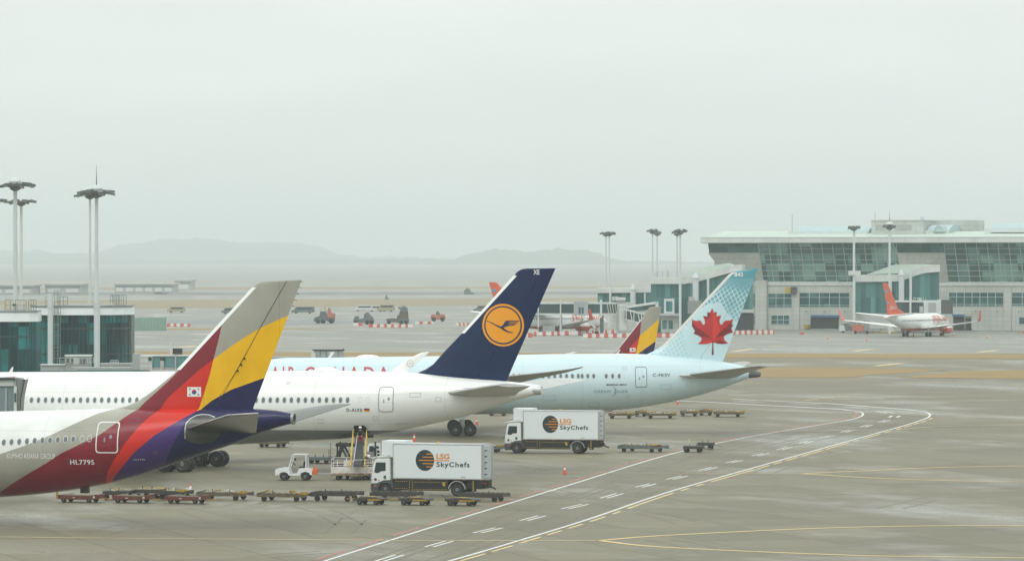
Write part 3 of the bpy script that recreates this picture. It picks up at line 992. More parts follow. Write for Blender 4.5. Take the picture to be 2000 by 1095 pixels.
# windows, door, flag and letters
A.windows([((25 + 50 * i) / 3.318, 720 + (475 - 2.45 * i) / 3.318) for i in range(10)] + [(160.5, 856.2), (175, 855.6)], plug=(10, 11), w_=.27, h_=.40)
A.outline_door(193.5, 231.5, 822.5, 884.5, MA, M('door_line_white', (.75, .74, .72), .4), wd=.08, r=.22)
WTX = M('white_lettering', (.78, .78, .76), .4)
A.text('company_lettering', 'KUMHO ASIANA GROUP', 13.5, 108, 885.5, 894.5, WTX)
A.text('registration_lettering', 'HL7795', 137.7, 183.5, 897.3, 906.5, WTX, bold=.02, spacing=1.1)
A.text('registration_lettering', 'HL7795', 261, 283, 895.6, 898.2, WTX, label='tiny white lettering low on the purple band')
FT = [M('flag_white', (.80, .80, .78), .4), M('flag_red', (.55, .02, .03), .4), M('flag_blue', (.02, .05, .25), .4), M('flag_black', (.02, .02, .03), .5)]
def korean_flag(P, u0, u1, v0, v1):
    x0, z1 = P.fr.loc(u0, v0, -.4); x1, z0 = P.fr.loc(u1, v1, -.4)
    cx, cz, w_, h_ = (x0 + x1) / 2, (z0 + z1) / 2, x1 - x0, z1 - z0
    r = h_ * .25
    pol = [(rect(x0, x1, z0, z1), 0, 0),
           (disc(cx, cz, r, n=24), 1, .01),
           ([(cx + r * math.cos(t), cz + r * math.sin(t)) for t in np.linspace(math.pi, 2 * math.pi, 14)] + disc(cx + r / 2, cz, r / 2, n=8, a0=0, a1=math.pi), 2, .02)]
    for sx, sz in ((-1, 1), (1, 1), (-1, -1), (1, -1)):
        a = math.atan2(h_, w_) * sx * sz
        for k in (-1, 0, 1):
            px_, pz_ = cx + sx * w_ * .31, cz + sz * h_ * .29
            d = Vector((math.cos(a), math.sin(a))) * sx * k * h_ * .055
            t = Vector((-math.sin(a), math.cos(a))) * h_ * .10
            n_ = d.normalized() * h_ * .016 if k else Vector((math.cos(a), math.sin(a))) * h_ * .016
            c = Vector((px_, pz_)) + d
            pol.append(([tuple(c + t + n_), tuple(c - t + n_), tuple(c - t - n_), tuple(c + t - n_)], 3, .01))
    return drape('flag_marking', pol, P.fin_surf, FT, P.finob, .03, .5)
korean_flag(A, 365.8, 392.5, 755.2, 774.2)
# rudder hinge fittings and static wicks
for u, v in [(477, 700), (471, 712), (464, 724)]:
    x, z = A.fr.loc(u, v, -.3); MB().box(x - .03, x + .03, -.40, -.2, z - .07, z + .07).build('hinge_fitting', BLK, A.rudder)
hp = [A.fr.loc(u, v, 0) for u, v in [(561, 548), (509, 641), (473, 708), (437, 772), (425, 792)]]
l1 = [(x - .02, z) for x, z in hp]; l2 = [(x + .02, z) for x, z in hp[::-1]]
drape('hinge_line', [(l1 + l2, 0, 0)], A.fin_surf, BLK, A.finob, .02, .8)
for u, v in [(588, 549), (585, 560), (581, 573), (577, 585), (573, 597)]:
    x, z = A.fr.loc(u, v, 0); MB().beam((x - .1, 0, z), (x + .12, 0, z - .05), .03).build('static_wick', BLK, A.rudder)
mb = MB(); x, z = A.fr.loc(110, 799, 0); mb.prism([(x - .1, z - .3), (x + .25, z - .3), (x + .15, z + .28), (x + .08, z + .28)], -.03, .03); mb.build('antenna', WHT, A.root)
mb = MB()
for u in (170,):
    x, z = A.fr.loc(166, 957, 0); mb.box(x - .27, x + .27, -.2, .2, z - .18, z + .25)
mb.build('drain_mast', DKM, A.root)
# wings of A (its span lies mostly outside the frame)
for sg in (-1, 1):
    st = [(sg * 1.0, -41, -28, 2.9, 2.7), (sg * 9, -35.5, -27, 3.4, 3.3), (sg * 20, -28.5, -24, 4.3, 4.2), (sg * 29.5, -22.5, -20.2, 5.2, 5.2)]
    A.panel('wing', st, WHT, .11)
    A.gear((-31, sg * 5.3), sg, r=.68)

# ---------------------------------------------------------------- B: white airliner with the navy fin
FBm = Frame(755, 390, 15)
mbelly = bpy.data.materials.new('white_grey_belly_paint'); mbelly.use_nodes = True
n = mbelly.node_tree; b = n.nodes['Principled BSDF']
b.inputs['Roughness'].default_value = .25; b.inputs['Coat Weight'].default_value = .5; b.inputs['Coat Roughness'].default_value = .12
t = n.nodes.new('ShaderNodeTexCoord'); sp = n.nodes.new('ShaderNodeSeparateXYZ'); n.links.new(t.outputs['Object'], sp.inputs[0])
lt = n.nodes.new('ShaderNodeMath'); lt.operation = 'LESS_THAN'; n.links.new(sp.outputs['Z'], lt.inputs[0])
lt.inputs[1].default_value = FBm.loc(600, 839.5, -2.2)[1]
no = n.nodes.new('ShaderNodeTexNoise'); no.inputs['Scale'].default_value = .25; no.inputs['Detail'].default_value = 5
mpn = n.nodes.new('ShaderNodeMapping'); mpn.inputs['Scale'].default_value = (1.6, 1, .5); n.links.new(t.outputs['Object'], mpn.inputs[0]); n.links.new(mpn.outputs[0], no.inputs['Vector'])
rr = n.nodes.new('ShaderNodeMapRange'); rr.inputs['From Min'].default_value = .4; rr.inputs['From Max'].default_value = .75; rr.inputs['To Max'].default_value = .35; n.links.new(no.outputs['Fac'], rr.inputs['Value'])
mx0 = n.nodes.new('ShaderNodeMix'); mx0.data_type = 'RGBA'; mx0.inputs['A'].default_value = (.80, .82, .80, 1); mx0.inputs['B'].default_value = (.66, .67, .64, 1); n.links.new(rr.outputs[0], mx0.inputs['Factor'])
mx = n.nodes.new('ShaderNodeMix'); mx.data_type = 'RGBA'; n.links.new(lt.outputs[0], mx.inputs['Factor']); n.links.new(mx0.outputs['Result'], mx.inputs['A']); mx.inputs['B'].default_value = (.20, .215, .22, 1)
n.links.new(mx.outputs['Result'], b.inputs['Base Color'])
seams(mbelly, 5.6, (4.1, 6.6))
MNV = M('navy_fin_paint', (.003, .018, .075), .3, var=.25, scale=.4, spec=.2)
B = Plane('airliner', 'white airliner with navy tail fin carrying an orange bird roundel', FBm, dy=-2.8)
B.fuselage([(-120, 726.5), (0, 726), (300, 725), (527, 724), (666, 723.5), (814, 727.5), (868, 733), (930, 739), (989, 744), (1045, 750.5), (1058, 753)],
           [(-120, 871.5), (0, 871), (300, 869.5), (452, 867.7), (584, 860.5), (662, 857), (714, 851.5), (771, 844), (813, 834), (860, 824), (915, 810.5), (989, 787), (1035, 773.5), (1058, 769)],
           mbelly, nose=-53)
B.fin([(814, 728), (822, 724.8), (831, 721), (846, 711), (868, 686), (901, 651.5), (1005, 537), (1009, 531.5), (1014, 528), (1019, 525.5), (1026.5, 524.2), (1085, 523.6)],
      [(989, 744), (1085, 523.6)], MNV, hinge=.68, strip=[(902, 650.5), (1004, 538)], tmax=.45)
def orange_disc(P, cu, cv, r_px, par):
    cx, cz = P.fr.loc(cu, cv, -.4); s_ = F / (P.fr.oy)
    s_ = 23.2
    R1, R2, R3 = r_px / s_, r_px * .905 / s_, r_px * .833 / s_
    OR = M('orange_roundel', (.83, .33, .004), .35); ND = M('roundel_navy', (.008, .022, .07), .35)
    q = lambda pts: [P.fr.loc(850 + x / 5, 540 + y / 5, -.4) for x, y in pts]
    pol = [(disc(cx, cz, R1, n=48), 0, 0), (disc(cx, cz, R2, n=48), 1, .012), (disc(cx, cz, R3, n=48), 0, .024)]
    body = q([(496, 431), (512, 433), (530, 441), (560, 450), (604, 473), (628, 484), (640, 484), (655, 475), (664, 462), (672, 448), (683, 433), (700, 428), (722, 428), (716, 440), (712, 452), (712, 470), (706, 482), (672, 494), (664, 500), (680, 514), (700, 527), (725, 538), (753, 543), (750, 551), (722, 549), (690, 540), (655, 520), (628, 500), (600, 488), (566, 466), (540, 452), (516, 441), (498, 438)])
    pol.append((body, 1, .036))
    for a in ([(700, 428), (816, 429), (812, 437), (706, 437)], [(700, 442), (802, 443), (797, 451), (700, 451)], [(698, 456), (789, 457), (784, 465), (698, 465)], [(695, 470), (773, 469), (767, 477), (695, 482)]):
        pol.append((q(a), 1, .038))
    pol.append((q([(565, 456), (604, 474), (601, 470), (572, 453)]), 0, .04))
    return drape('bird_roundel', pol, P.fin_surf, [OR, ND], par, .02, .45)
orange_disc(B, 981.4, 634.6, 41.5, B.finob)
B.text('tail_lettering', 'XE', 1041, 1053, 526.5, 536, WTX, surf=B.fin_surf, y=-.3, bold=.02)
B.stab((880, 766.5), (1008, 781), (968, 751.5), (1036, 753.5), 9.3, M('stab_light_grey_paint', (.52, .53, .51), .3, var=.25, scale=.5), cap=(873, 766))
x, z = B.fr.loc(1058, 761, 0)
MB().lathe((x - .9, 0, z - .02), (1, 0, 0), [(0, .46), (.9, .37), (.92, .30), (.7, .28)], 24).build('exhaust_outlet', LGM, B.root)
MB().lathe((x - .1, 0, z), (1, 0, 0), [(0, .001), (.01, .29)], 20).build('exhaust_opening', BLK, B.root)
wp = [(61.5 + 13.72 * i, 780.6) for i in range(47)]
B.windows([p for p in wp if p[0] < 690] + [(703.5, 780.4), (718.5, 780.4)], w_=.30, h_=.47, plug=(46, 47))
B.windows([(49, 781)], plug=(0,), w_=.30, h_=.47)
DLN = M('door_seam_grey', (.25, .27, .27), .5)
B.outline_door(741.5, 769, 754.5, 804, mbelly, DLN, wd=.06, r=.3)
NTX = M('navy_lettering', (.02, .03, .05), .4)
B.text('registration_lettering', 'D-AIXE', 677, 707.5, 797, 803.3, NTX, bold=.01, spacing=1.15)
x0, z1 = B.px(711, 797); x1, z0 = B.px(722, 803.2); dz = (z1 - z0) / 3
drape('flag_marking', [(rect(x0, x1, z0 + dz * 2, z1), 0, 0), (rect(x0, x1, z0 + dz, z0 + dz * 2), 1, 0), (rect(x0, x1, z0, z0 + dz), 2, 0)], B.surf, [M('flag_black', (0, 0, 0)), M('flag_deep_red', (.5, .02, .02), .4), M('flag_gold', (.75, .42, .02), .4)], B.root, .025, .5)
# cargo hatch: black patch painted for the dark inside of the opening
q = [B.fr.loc(u, v, -2.4) for u, v in [(688.5, 846), (688.3, 834), (690, 830.6), (708, 830.4), (711, 833), (714, 846), (714, 856), (690, 856)]]
drape('cargo_hatch', [(q, 0, 0)], B.surf, BLK, B.root, .03, .3)
def hatch(P, u0, u1, v0, v1, m_=None, r=.05, wd=.035):
    x0, z1 = P.px(u0, v0); x1, z0 = P.px(u1, v1)
    o_, i_ = rrect(x0, x1, z0, z1, r), rrect(x0 + wd, x1 - wd, z0 + wd, z1 - wd, r * .6)
    return drape('access_hatch', [(q_, 0, 0) for q_ in ring(o_, i_)], P.surf, m_ or DLN, P.root, .015, .6)
HLN = M('hatch_line_soft', (.42, .44, .43), .5)
for a_ in [(560, 578, 812, 822), (620, 632, 818, 826), (800, 822, 766, 775), (850, 862, 775, 784), (728, 738, 812, 820), (560, 566, 745, 750), (905, 925, 757, 764)]: hatch(B, *a_, m_=HLN)
hatch(B, 775, 806, 826, 836, m_=HLN)
for a_ in [(130, 142, 895, 906), (255, 268, 815, 826), (300, 308, 880, 886)]: hatch(A, *a_, m_=M('hatch_line_dark', (.10, .07, .09), .5))
# roof dome, antennas
def dome(P, u0, u1, vb, vt, nm='antenna_dome'):
    (xa, za), (xb, _), (_, zt) = P.fr.loc(u0, vb, 0), P.fr.loc(u1, vb, 0), P.fr.loc(u0, vt, 0)
    c, rx = (xa + xb) / 2, (xb - xa) / 2
    vs, fs = [], []
    nr, na = 6, 24
    for k in range(nr + 1):
        t = k / nr * math.pi / 2
        for i in range(na):
            a = 2 * math.pi * i / na
            vs.append((c + rx * math.cos(t) * math.cos(a), .75 * math.cos(t) * math.sin(a), za - .25 + (zt - za + .25) * math.sin(t) ** .7))
    for k in range(nr):
        for i in range(na): fs.append((k * na + i, k * na + (i + 1) % na, (k + 1) * na + (i + 1) % na, (k + 1) * na + i))
    mb = MB(); mb.add(vs, fs, 0, True)
    mb.build(nm, WHT, P.root)
dome(B, 611, 664, 724, 715.5)
def blade(P, pts, nm='antenna', y=0, w_=.03):
    MB().prism([P.fr.loc(u, v, y) for u, v in pts], y - w_, y + w_).build(nm, WHT, P.root)
blade(B, [(16, 728), (24, 728), (26, 716), (24, 716)])
# wings
lp = lambda y, l, t: (y, B.fr.loc(*l, y)[0], B.fr.loc(*t, y)[0], B.fr.loc(*l, y)[1], B.fr.loc(*t, y)[1])
st = [(1.0, -32, -18.5, 3.0, 2.7), (10, -25.5, -17, 3.7, 3.5), (21, -17.5, -12.5, 4.9, 4.8), (30.2, -10.8, -8.0, 6.2, 6.2)]
rw = B.panel('wing', st, WHT, .10)
wl = [(30.2, -10.8, -8.0, 6.2, 6.2), (31.2, -9.9, -7.7, 6.6, 6.6), lp(31.7, (766, 722), (792, 729)), lp(32.1, (797, 700.5), (817, 706.5)), lp(32.3, (821, 688.8), (832, 693)), lp(32.4, (835, 687), (839, 687.5))]
wl = [w_ for w_ in wl]
wo = B.panel('winglet', wl, WHT, .06)
x, z = B.fr.loc(802, 709.3, 31.9)
o_, i_ = disc(x, z, .31, n=20), disc(x, z, .275, n=20)
c0 = MB()
for qd in ring(o_, i_): c0.add([(a_, 31.72, b_) for a_, b_ in qd], [(0, 1, 2, 3)])
c0.add([(x - .2, 31.72, z + .05), (x, 31.72, z - .06), (x + .2, 31.72, z + .06), (x, 31.72, z)], [(0, 1, 2, 3)])
c0.build('roundel', GRM, wo, fix=False)
st = [(-1.0, -32, -18.5, 3.0, 2.7), (-10, -25.5, -17, 3.4, 3.2), (-21, -17.5, -12.5, 4.3, 4.2), (-30.2, -10.8, -8.0, 5.4, 5.4), (-32, -8.5, -7.0, 6.4, 6.4), (-32.3, -6.5, -6.1, 7.5, 7.5)]
B.panel('wing', st, WHT, .10)
x, _ = B.fr.loc(344, 900, -5.3)
B.gear((x, -5.3), -1, r=.70, pitch=1.6); B.gear((B.fr.loc(411, 900, 5.3)[0], 5.3), 1, r=.70, pitch=1.6)
for sg in (-1, 1): B.engine((-37.5, sg * 10.5, 2.7), 1.75, 6.0, WHT)

# ---------------------------------------------------------------- C: pale blue airliner with the leaf
FC = Frame(1250, 474, -2)
ICE = M('ice_blue_paint', (.58, .73, .78), .24, var=.2, scale=.22, coat=.3, dark=(.50, .64, .68), stretch=(1.5, 1, .6))
seams(ICE, 6.1, (3.6, 7.0), dk=.85)
C_ = Plane('airliner', 'pale ice blue airliner with a red maple leaf on its tail', FC, dy=-2.7)
C_.fuselage([(640, 698), (694, 697), (850, 695), (1012, 692.5), (1111, 690.5), (1200, 690), (1266, 691.5), (1340, 697), (1411, 706), (1450, 714), (1463, 718.5)],
            [(640, 811.5), (926, 808.5), (1025, 807.5), (1100, 806), (1157, 803), (1223, 798.5), (1282, 790), (1344, 777), (1408, 758.5), (1456, 740.5), (1463, 738)],
            ICE, nose=-44.8)
# fin with the dotted pattern
mf = bpy.data.materials.new('dotted_ice_blue_fin_paint'); mf.use_nodes = True
n = mf.node_tree; b = n.nodes['Principled BSDF']; Ln = n.links.new
b.inputs['Roughness'].default_value = .3
t = n.nodes.new('ShaderNodeTexCoord'); sp = n.nodes.new('ShaderNodeSeparateXYZ'); Ln(t.outputs['Object'], sp.inputs[0])
def mth(op, a, c=None):
    k = n.nodes.new('ShaderNodeMath'); k.operation = op
    for i, q_ in enumerate((a, c)):
        if q_ is None: continue
        if isinstance(q_, (int, float)): k.inputs[i].default_value = q_
        else: Ln(q_, k.inputs[i])
    return k.outputs[0]
X, Z_ = sp.outputs['X'], sp.outputs['Z']
PT = .40
d1 = mth('DIVIDE', mth('ADD', mth('MULTIPLY', X, .91), mth('MULTIPLY', Z_, .42)), PT)
d2 = mth('DIVIDE', mth('SUBTRACT', mth('MULTIPLY', Z_, .80), mth('MULTIPLY', X, .60)), PT)
f1 = mth('ABSOLUTE', mth('SUBTRACT', mth('FRACT', d1), .5)); f2 = mth('ABSOLUTE', mth('SUBTRACT', mth('FRACT', d2), .5))
cell = mth('MAXIMUM', f1, f2)
zt = FC.loc(1450, 530, 0)[1]; zb = FC.loc(1450, 700, 0)[1]
hgt = n.nodes.new('ShaderNodeMapRange'); hgt.inputs['From Min'].default_value = zb; hgt.inputs['From Max'].default_value = zt; Ln(Z_, hgt.inputs['Value'])
nq = n.nodes.new('ShaderNodeTexNoise'); nq.inputs['Scale'].default_value = .45; nq.inputs['Detail'].default_value = 1; Ln(t.outputs['Object'], nq.inputs['Vector'])
size = mth('ADD', mth('MULTIPLY', hgt.outputs[0], .30), mth('ADD', mth('MULTIPLY', nq.outputs['Fac'], .28), .07))
dots = mth('LESS_THAN', cell, size)
cxl, czl = FC.loc(1391, 655, -.3)
dx = mth('DIVIDE', mth('SUBTRACT', X, cxl), 2.9); dzz = mth('DIVIDE', mth('SUBTRACT', Z_, czl), 3.1)
rad = mth('ADD', mth('MULTIPLY', dx, dx), mth('MULTIPLY', dzz, dzz))
rad = mth('ADD', rad, mth('MULTIPLY', mth('SUBTRACT', nq.outputs['Fac'], .5), 1.1))
clear = mth('GREATER_THAN', rad, 1.0)
up = n.nodes.new('ShaderNodeMapRange'); up.inputs['From Min'].default_value = .78; up.inputs['From Max'].default_value = .93; Ln(hgt.outputs[0], up.inputs['Value'])
low = n.nodes.new('ShaderNodeMapRange'); low.inputs['From Min'].default_value = .25; low.inputs['From Max'].default_value = .62
low.inputs['To Min'].default_value = .30; low.inputs['To Max'].default_value = .85; Ln(hgt.outputs[0], low.inputs['Value'])
fac = mth('MAXIMUM', mth('MULTIPLY', mth('MULTIPLY', dots, clear), low.outputs[0]), up.outputs[0])
mx = n.nodes.new('ShaderNodeMix'); mx.data_type = 'RGBA'
mx.inputs['A'].default_value = (.55, .74, .79, 1); mx.inputs['B'].default_value = (.10, .345, .41, 1)
Ln(fac, mx.inputs['Factor']); Ln(mx.outputs['Result'], b.inputs['Base Color'])
C_.fin([(1262, 692), (1272, 687.5), (1280, 683.5), (1295, 674), (1316, 653), (1423, 537), (1432, 530.7), (1481, 523)],
       [(1411.7, 706.6), (1481, 523)], mf, hinge=.70, strip=[(1290, 678), (1430, 532)], strip_mat=M('fin_edge_pale_grey', (.62, .62, .58), .35), tmax=.42)
# leaf
q8 = lambda pts, y=-.35: [C_.fr.loc(1280 + x / 3.911, 500 + y_ / 3.911, y) for x, y_ in pts]
leafR = [(434, 395), (447, 430), (471, 426), (467, 460), (504, 452), (491, 490), (492, 512), (500, 523), (512, 520), (526, 498), (545, 491), (572, 491), (597, 477), (584, 520), (598, 526), (580, 552), (595, 581), (560, 592), (532, 606), (523, 618), (530, 642), (560, 666), (515, 671), (480, 668), (458, 661), (440, 659)]
leafL = [(440, 659), (428, 660), (405, 668), (370, 671), (322, 671), (348, 650), (355, 630), (345, 616), (322, 603), (290, 589), (304, 572), (278, 530), (291, 524), (276, 482), (308, 494), (345, 490), (358, 514), (370, 525), (380, 512), (378, 490), (364, 454), (398, 462), (397, 427), (420, 431), (434, 395)]
# smaller shaded facets painted on the leaf itself
RL = [M('leaf_red', (.50, .018, .02), .35), M('leaf_bright_red', (.66, .03, .02), .35), M('leaf_dark_red', (.20, .010, .014), .35)]
pol = [(q8(leafR + leafL[1:-1]), 0, 0),
       (q8([(438, 410), (462, 470), (480, 520), (500, 560), (450, 640), (441, 655), (438, 600)]), 1, .012),
       (q8([(458, 620), (520, 560), (590, 500), (583, 520), (596, 526), (580, 551), (592, 580), (545, 596), (500, 612)]), 2, .012),
       (q8([(424, 625), (380, 588), (300, 530), (282, 490), (279, 530), (304, 571), (292, 588), (345, 612)]), 2, .012),
       (q8([(430, 640), (370, 655), (330, 668), (372, 669), (405, 666), (428, 658)]), 1, .012),
       (q8([(434, 400), (420, 434), (400, 430), (398, 466), (372, 458), (383, 480), (415, 470)]), 2, .012),
       (q8([(455, 655), (500, 645), (540, 662), (515, 669), (480, 666)]), 2, .012),
       (q8([(436, 655), (443, 655), (444, 700), (447, 750), (438, 755), (431, 750), (435, 700)]), 2, .014)]
drape('maple_leaf_emblem', pol, C_.fin_surf, RL, C_.finob, .03, .4)
C_.text('tail_number_lettering', '843', 1434.5, 1451.5, 532, 540, WTX, surf=C_.fin_surf, y=-.3, bold=.03)
C_.stab((1334, 733), (1436, 743), (1478, 714.3), (1500, 715.5), 9.8, M('stab_grey_paint', (.34, .35, .33), .3, var=.25, scale=.5), cap=(1326, 733))
q = [C_.fr.loc(u, v, 0) for u, v in [(1462, 728.3), (1486, 731)]]
MB().lathe((q[0][0], 0, q[0][1]), (q[1][0] - q[0][0], 0, q[1][1] - q[0][1]), [(0, .52), (.02, .53), (.6, .42), (1.24, .22), (1.26, .12)], 20).build('exhaust_outlet', M('tail_cone_dark_grey', (.10, .11, .11), .5), C_.root)
C_.windows([(u, 733.8) for u in (1003, 1014.6, 1026, 1037.5, 1049, 1060.6, 1072, 1083.5, 1095, 1106.5, 1118, 1129.5, 1137, 1148, 1159.5, 1184, 1196.5, 1209.3)], w_=.30, h_=.47)
C_.outline_door(1240.2, 1263.5, 716, 755.8, ICE, M('door_line_dark_teal', (.06, .11, .12), .5), wd=.05, r=.18)
HL2 = M('hatch_line_teal', (.34, .48, .52), .5)
for a_ in [(1150, 1170, 785, 795), (1222, 1230, 770, 776), (1290, 1310, 750, 760), (1340, 1352, 748, 755), (1215, 1224, 716, 722), (1060, 1085, 772, 782)]: hatch(C_, *a_, m_=HL2)
MB().prism([C_.fr.loc(u, v, 0) for u, v in [(1176, 804), (1196, 801), (1196, 802.2), (1176, 805.2)]], -.3, .3).build('drain_strip', DKM, C_.root)
TTX = M('dark_teal_lettering', (.03, .08, .085), .4)
C_.text('registration_lettering', 'C-FKSV', 1275, 1309, 728.8, 735.2, TTX, bold=.01, spacing=1.1)
C_.text('type_lettering', 'BOEING 787-9', 1184, 1224, 749.2, 752.4, M('black_lettering', (.01, .012, .015), .4), bold=.03, shear=.4)
TT2 = M('teal_lettering', (.16, .34, .37), .4)
C_.text('type_lettering', 'DREAM', 1160.5, 1192, 761.3, 766.6, TT2, spacing=1.15)
C_.text('type_lettering', 'LINER', 1200, 1226.5, 761.3, 766.6, TT2, spacing=1.15)
x, z = C_.px(1193, 764)
cres = [(x + .55 * math.cos(t), z + .55 * math.sin(t)) for t in np.linspace(-1.3, 1.3, 12)] + [(x + .08 + .42 * math.cos(t), z + .50 * math.sin(t)) for t in np.linspace(1.2, -1.2, 12)]
drape('crescent_marking', [(cres, 0, 0)], C_.surf, TTX, C_.root, .025, .5)
ATX = M('airline_red_lettering', (.48, .05, .07), .4)
C_.text('airline_lettering', 'AIR', 529, 577, 715.5, 743, ATX, spacing=1.4, bold=.01)
C_.text('airline_lettering', 'CANADA', 595, 760, 715.5, 743, ATX, spacing=1.45, bold=.01)
dome(C_, 693, 744, 698, 692)
blade(C_, [(640, 699), (646, 699), (653, 688), (652, 686), (641, 688), (646, 689)])
blade(C_, [(1097, 692), (1112, 692), (1127, 687.5), (1120, 686.5)], y=-.3)
lc = lambda y, l, t: (y, C_.fr.loc(*l, y)[0], C_.fr.loc(*t, y)[0], C_.fr.loc(*l, y)[1], C_.fr.loc(*t, y)[1])
DGW = M('wing_grey_paint', (.32, .33, .33), .4, var=.2, scale=.5)
C_.panel('wing', [(-1.0, -31, -17, 3.2, 2.9), lc(-13, (885, 743), (1010, 748)), lc(-19, (992, 734.5), (1052, 738)), lc(-25, (1066, 727), (1106, 727)), lc(-29, (1118, 720), (1136, 718)), lc(-30, (1135, 716.3), (1139.5, 716))], DGW, .10)
C_.panel('wing', [(1.0, -31, -17, 3.2, 2.9), (13, -22, -14, 4.4, 4.2), (25, -13, -9.5, 5.3, 5.3), (29.5, -9, -7.5, 5.9, 5.9)], DGW, .10)
x, _ = C_.fr.loc(904, 830, -4.9)
C_.gear((x, -4.9), -1, r=.66, pitch=1.46, top=3.6); C_.gear((x, 4.9), 1, r=.66, pitch=1.46, top=3.6)
MB().prism([C_.fr.loc(u, v, -5.9) for u, v in [(887, 811), (917.5, 802), (922, 809), (895, 822)]], -5.95, -5.85).build('gear_door', ICE, C_.root)
for sg in (-1, 1): C_.engine((-38, sg * 9.8, 2.6), 1.6, 5.5, ICE)
# ================================================================ ground vehicles and equipment
TW = M('truck_white_paint', (.74, .78, .78), .3, var=.12, scale=.8, coat=.3, dark=(.55, .57, .55))
TWB = M('truck_box_white', (.72, .78, .80), .38, var=.08, scale=.6, dark=(.58, .62, .62))
TGR = M('truck_grey_plastic', (.055, .07, .075), .55, var=.3, scale=2)
TBK = M('truck_chassis_black', (.012, .014, .015), .6, var=.4, scale=2)
GLS = M('vehicle_glass', (.02, .04, .045), .08, spec=.8)
YB = M('hazard_yellow', (.45, .31, .03), .5)
ORG = M('signal_orange', (.75, .13, .02), .45)
RLT = M('rear_lamp_red', (.5, .02, .02), .3)
LOR = M('lettering_orange', (.72, .27, .02), .4)
LDK = M('lettering_dark', (.015, .03, .035), .45)
def road_wheel(par, c, r, wd, out=-1, hub=True):
    t = MB(); h = MB()
    wheel(t, h, c, r, wd)
    w_ = t.build('wheel', TYRE, par)
    if hub: h.build('rim', HUB, w_)
    return w_

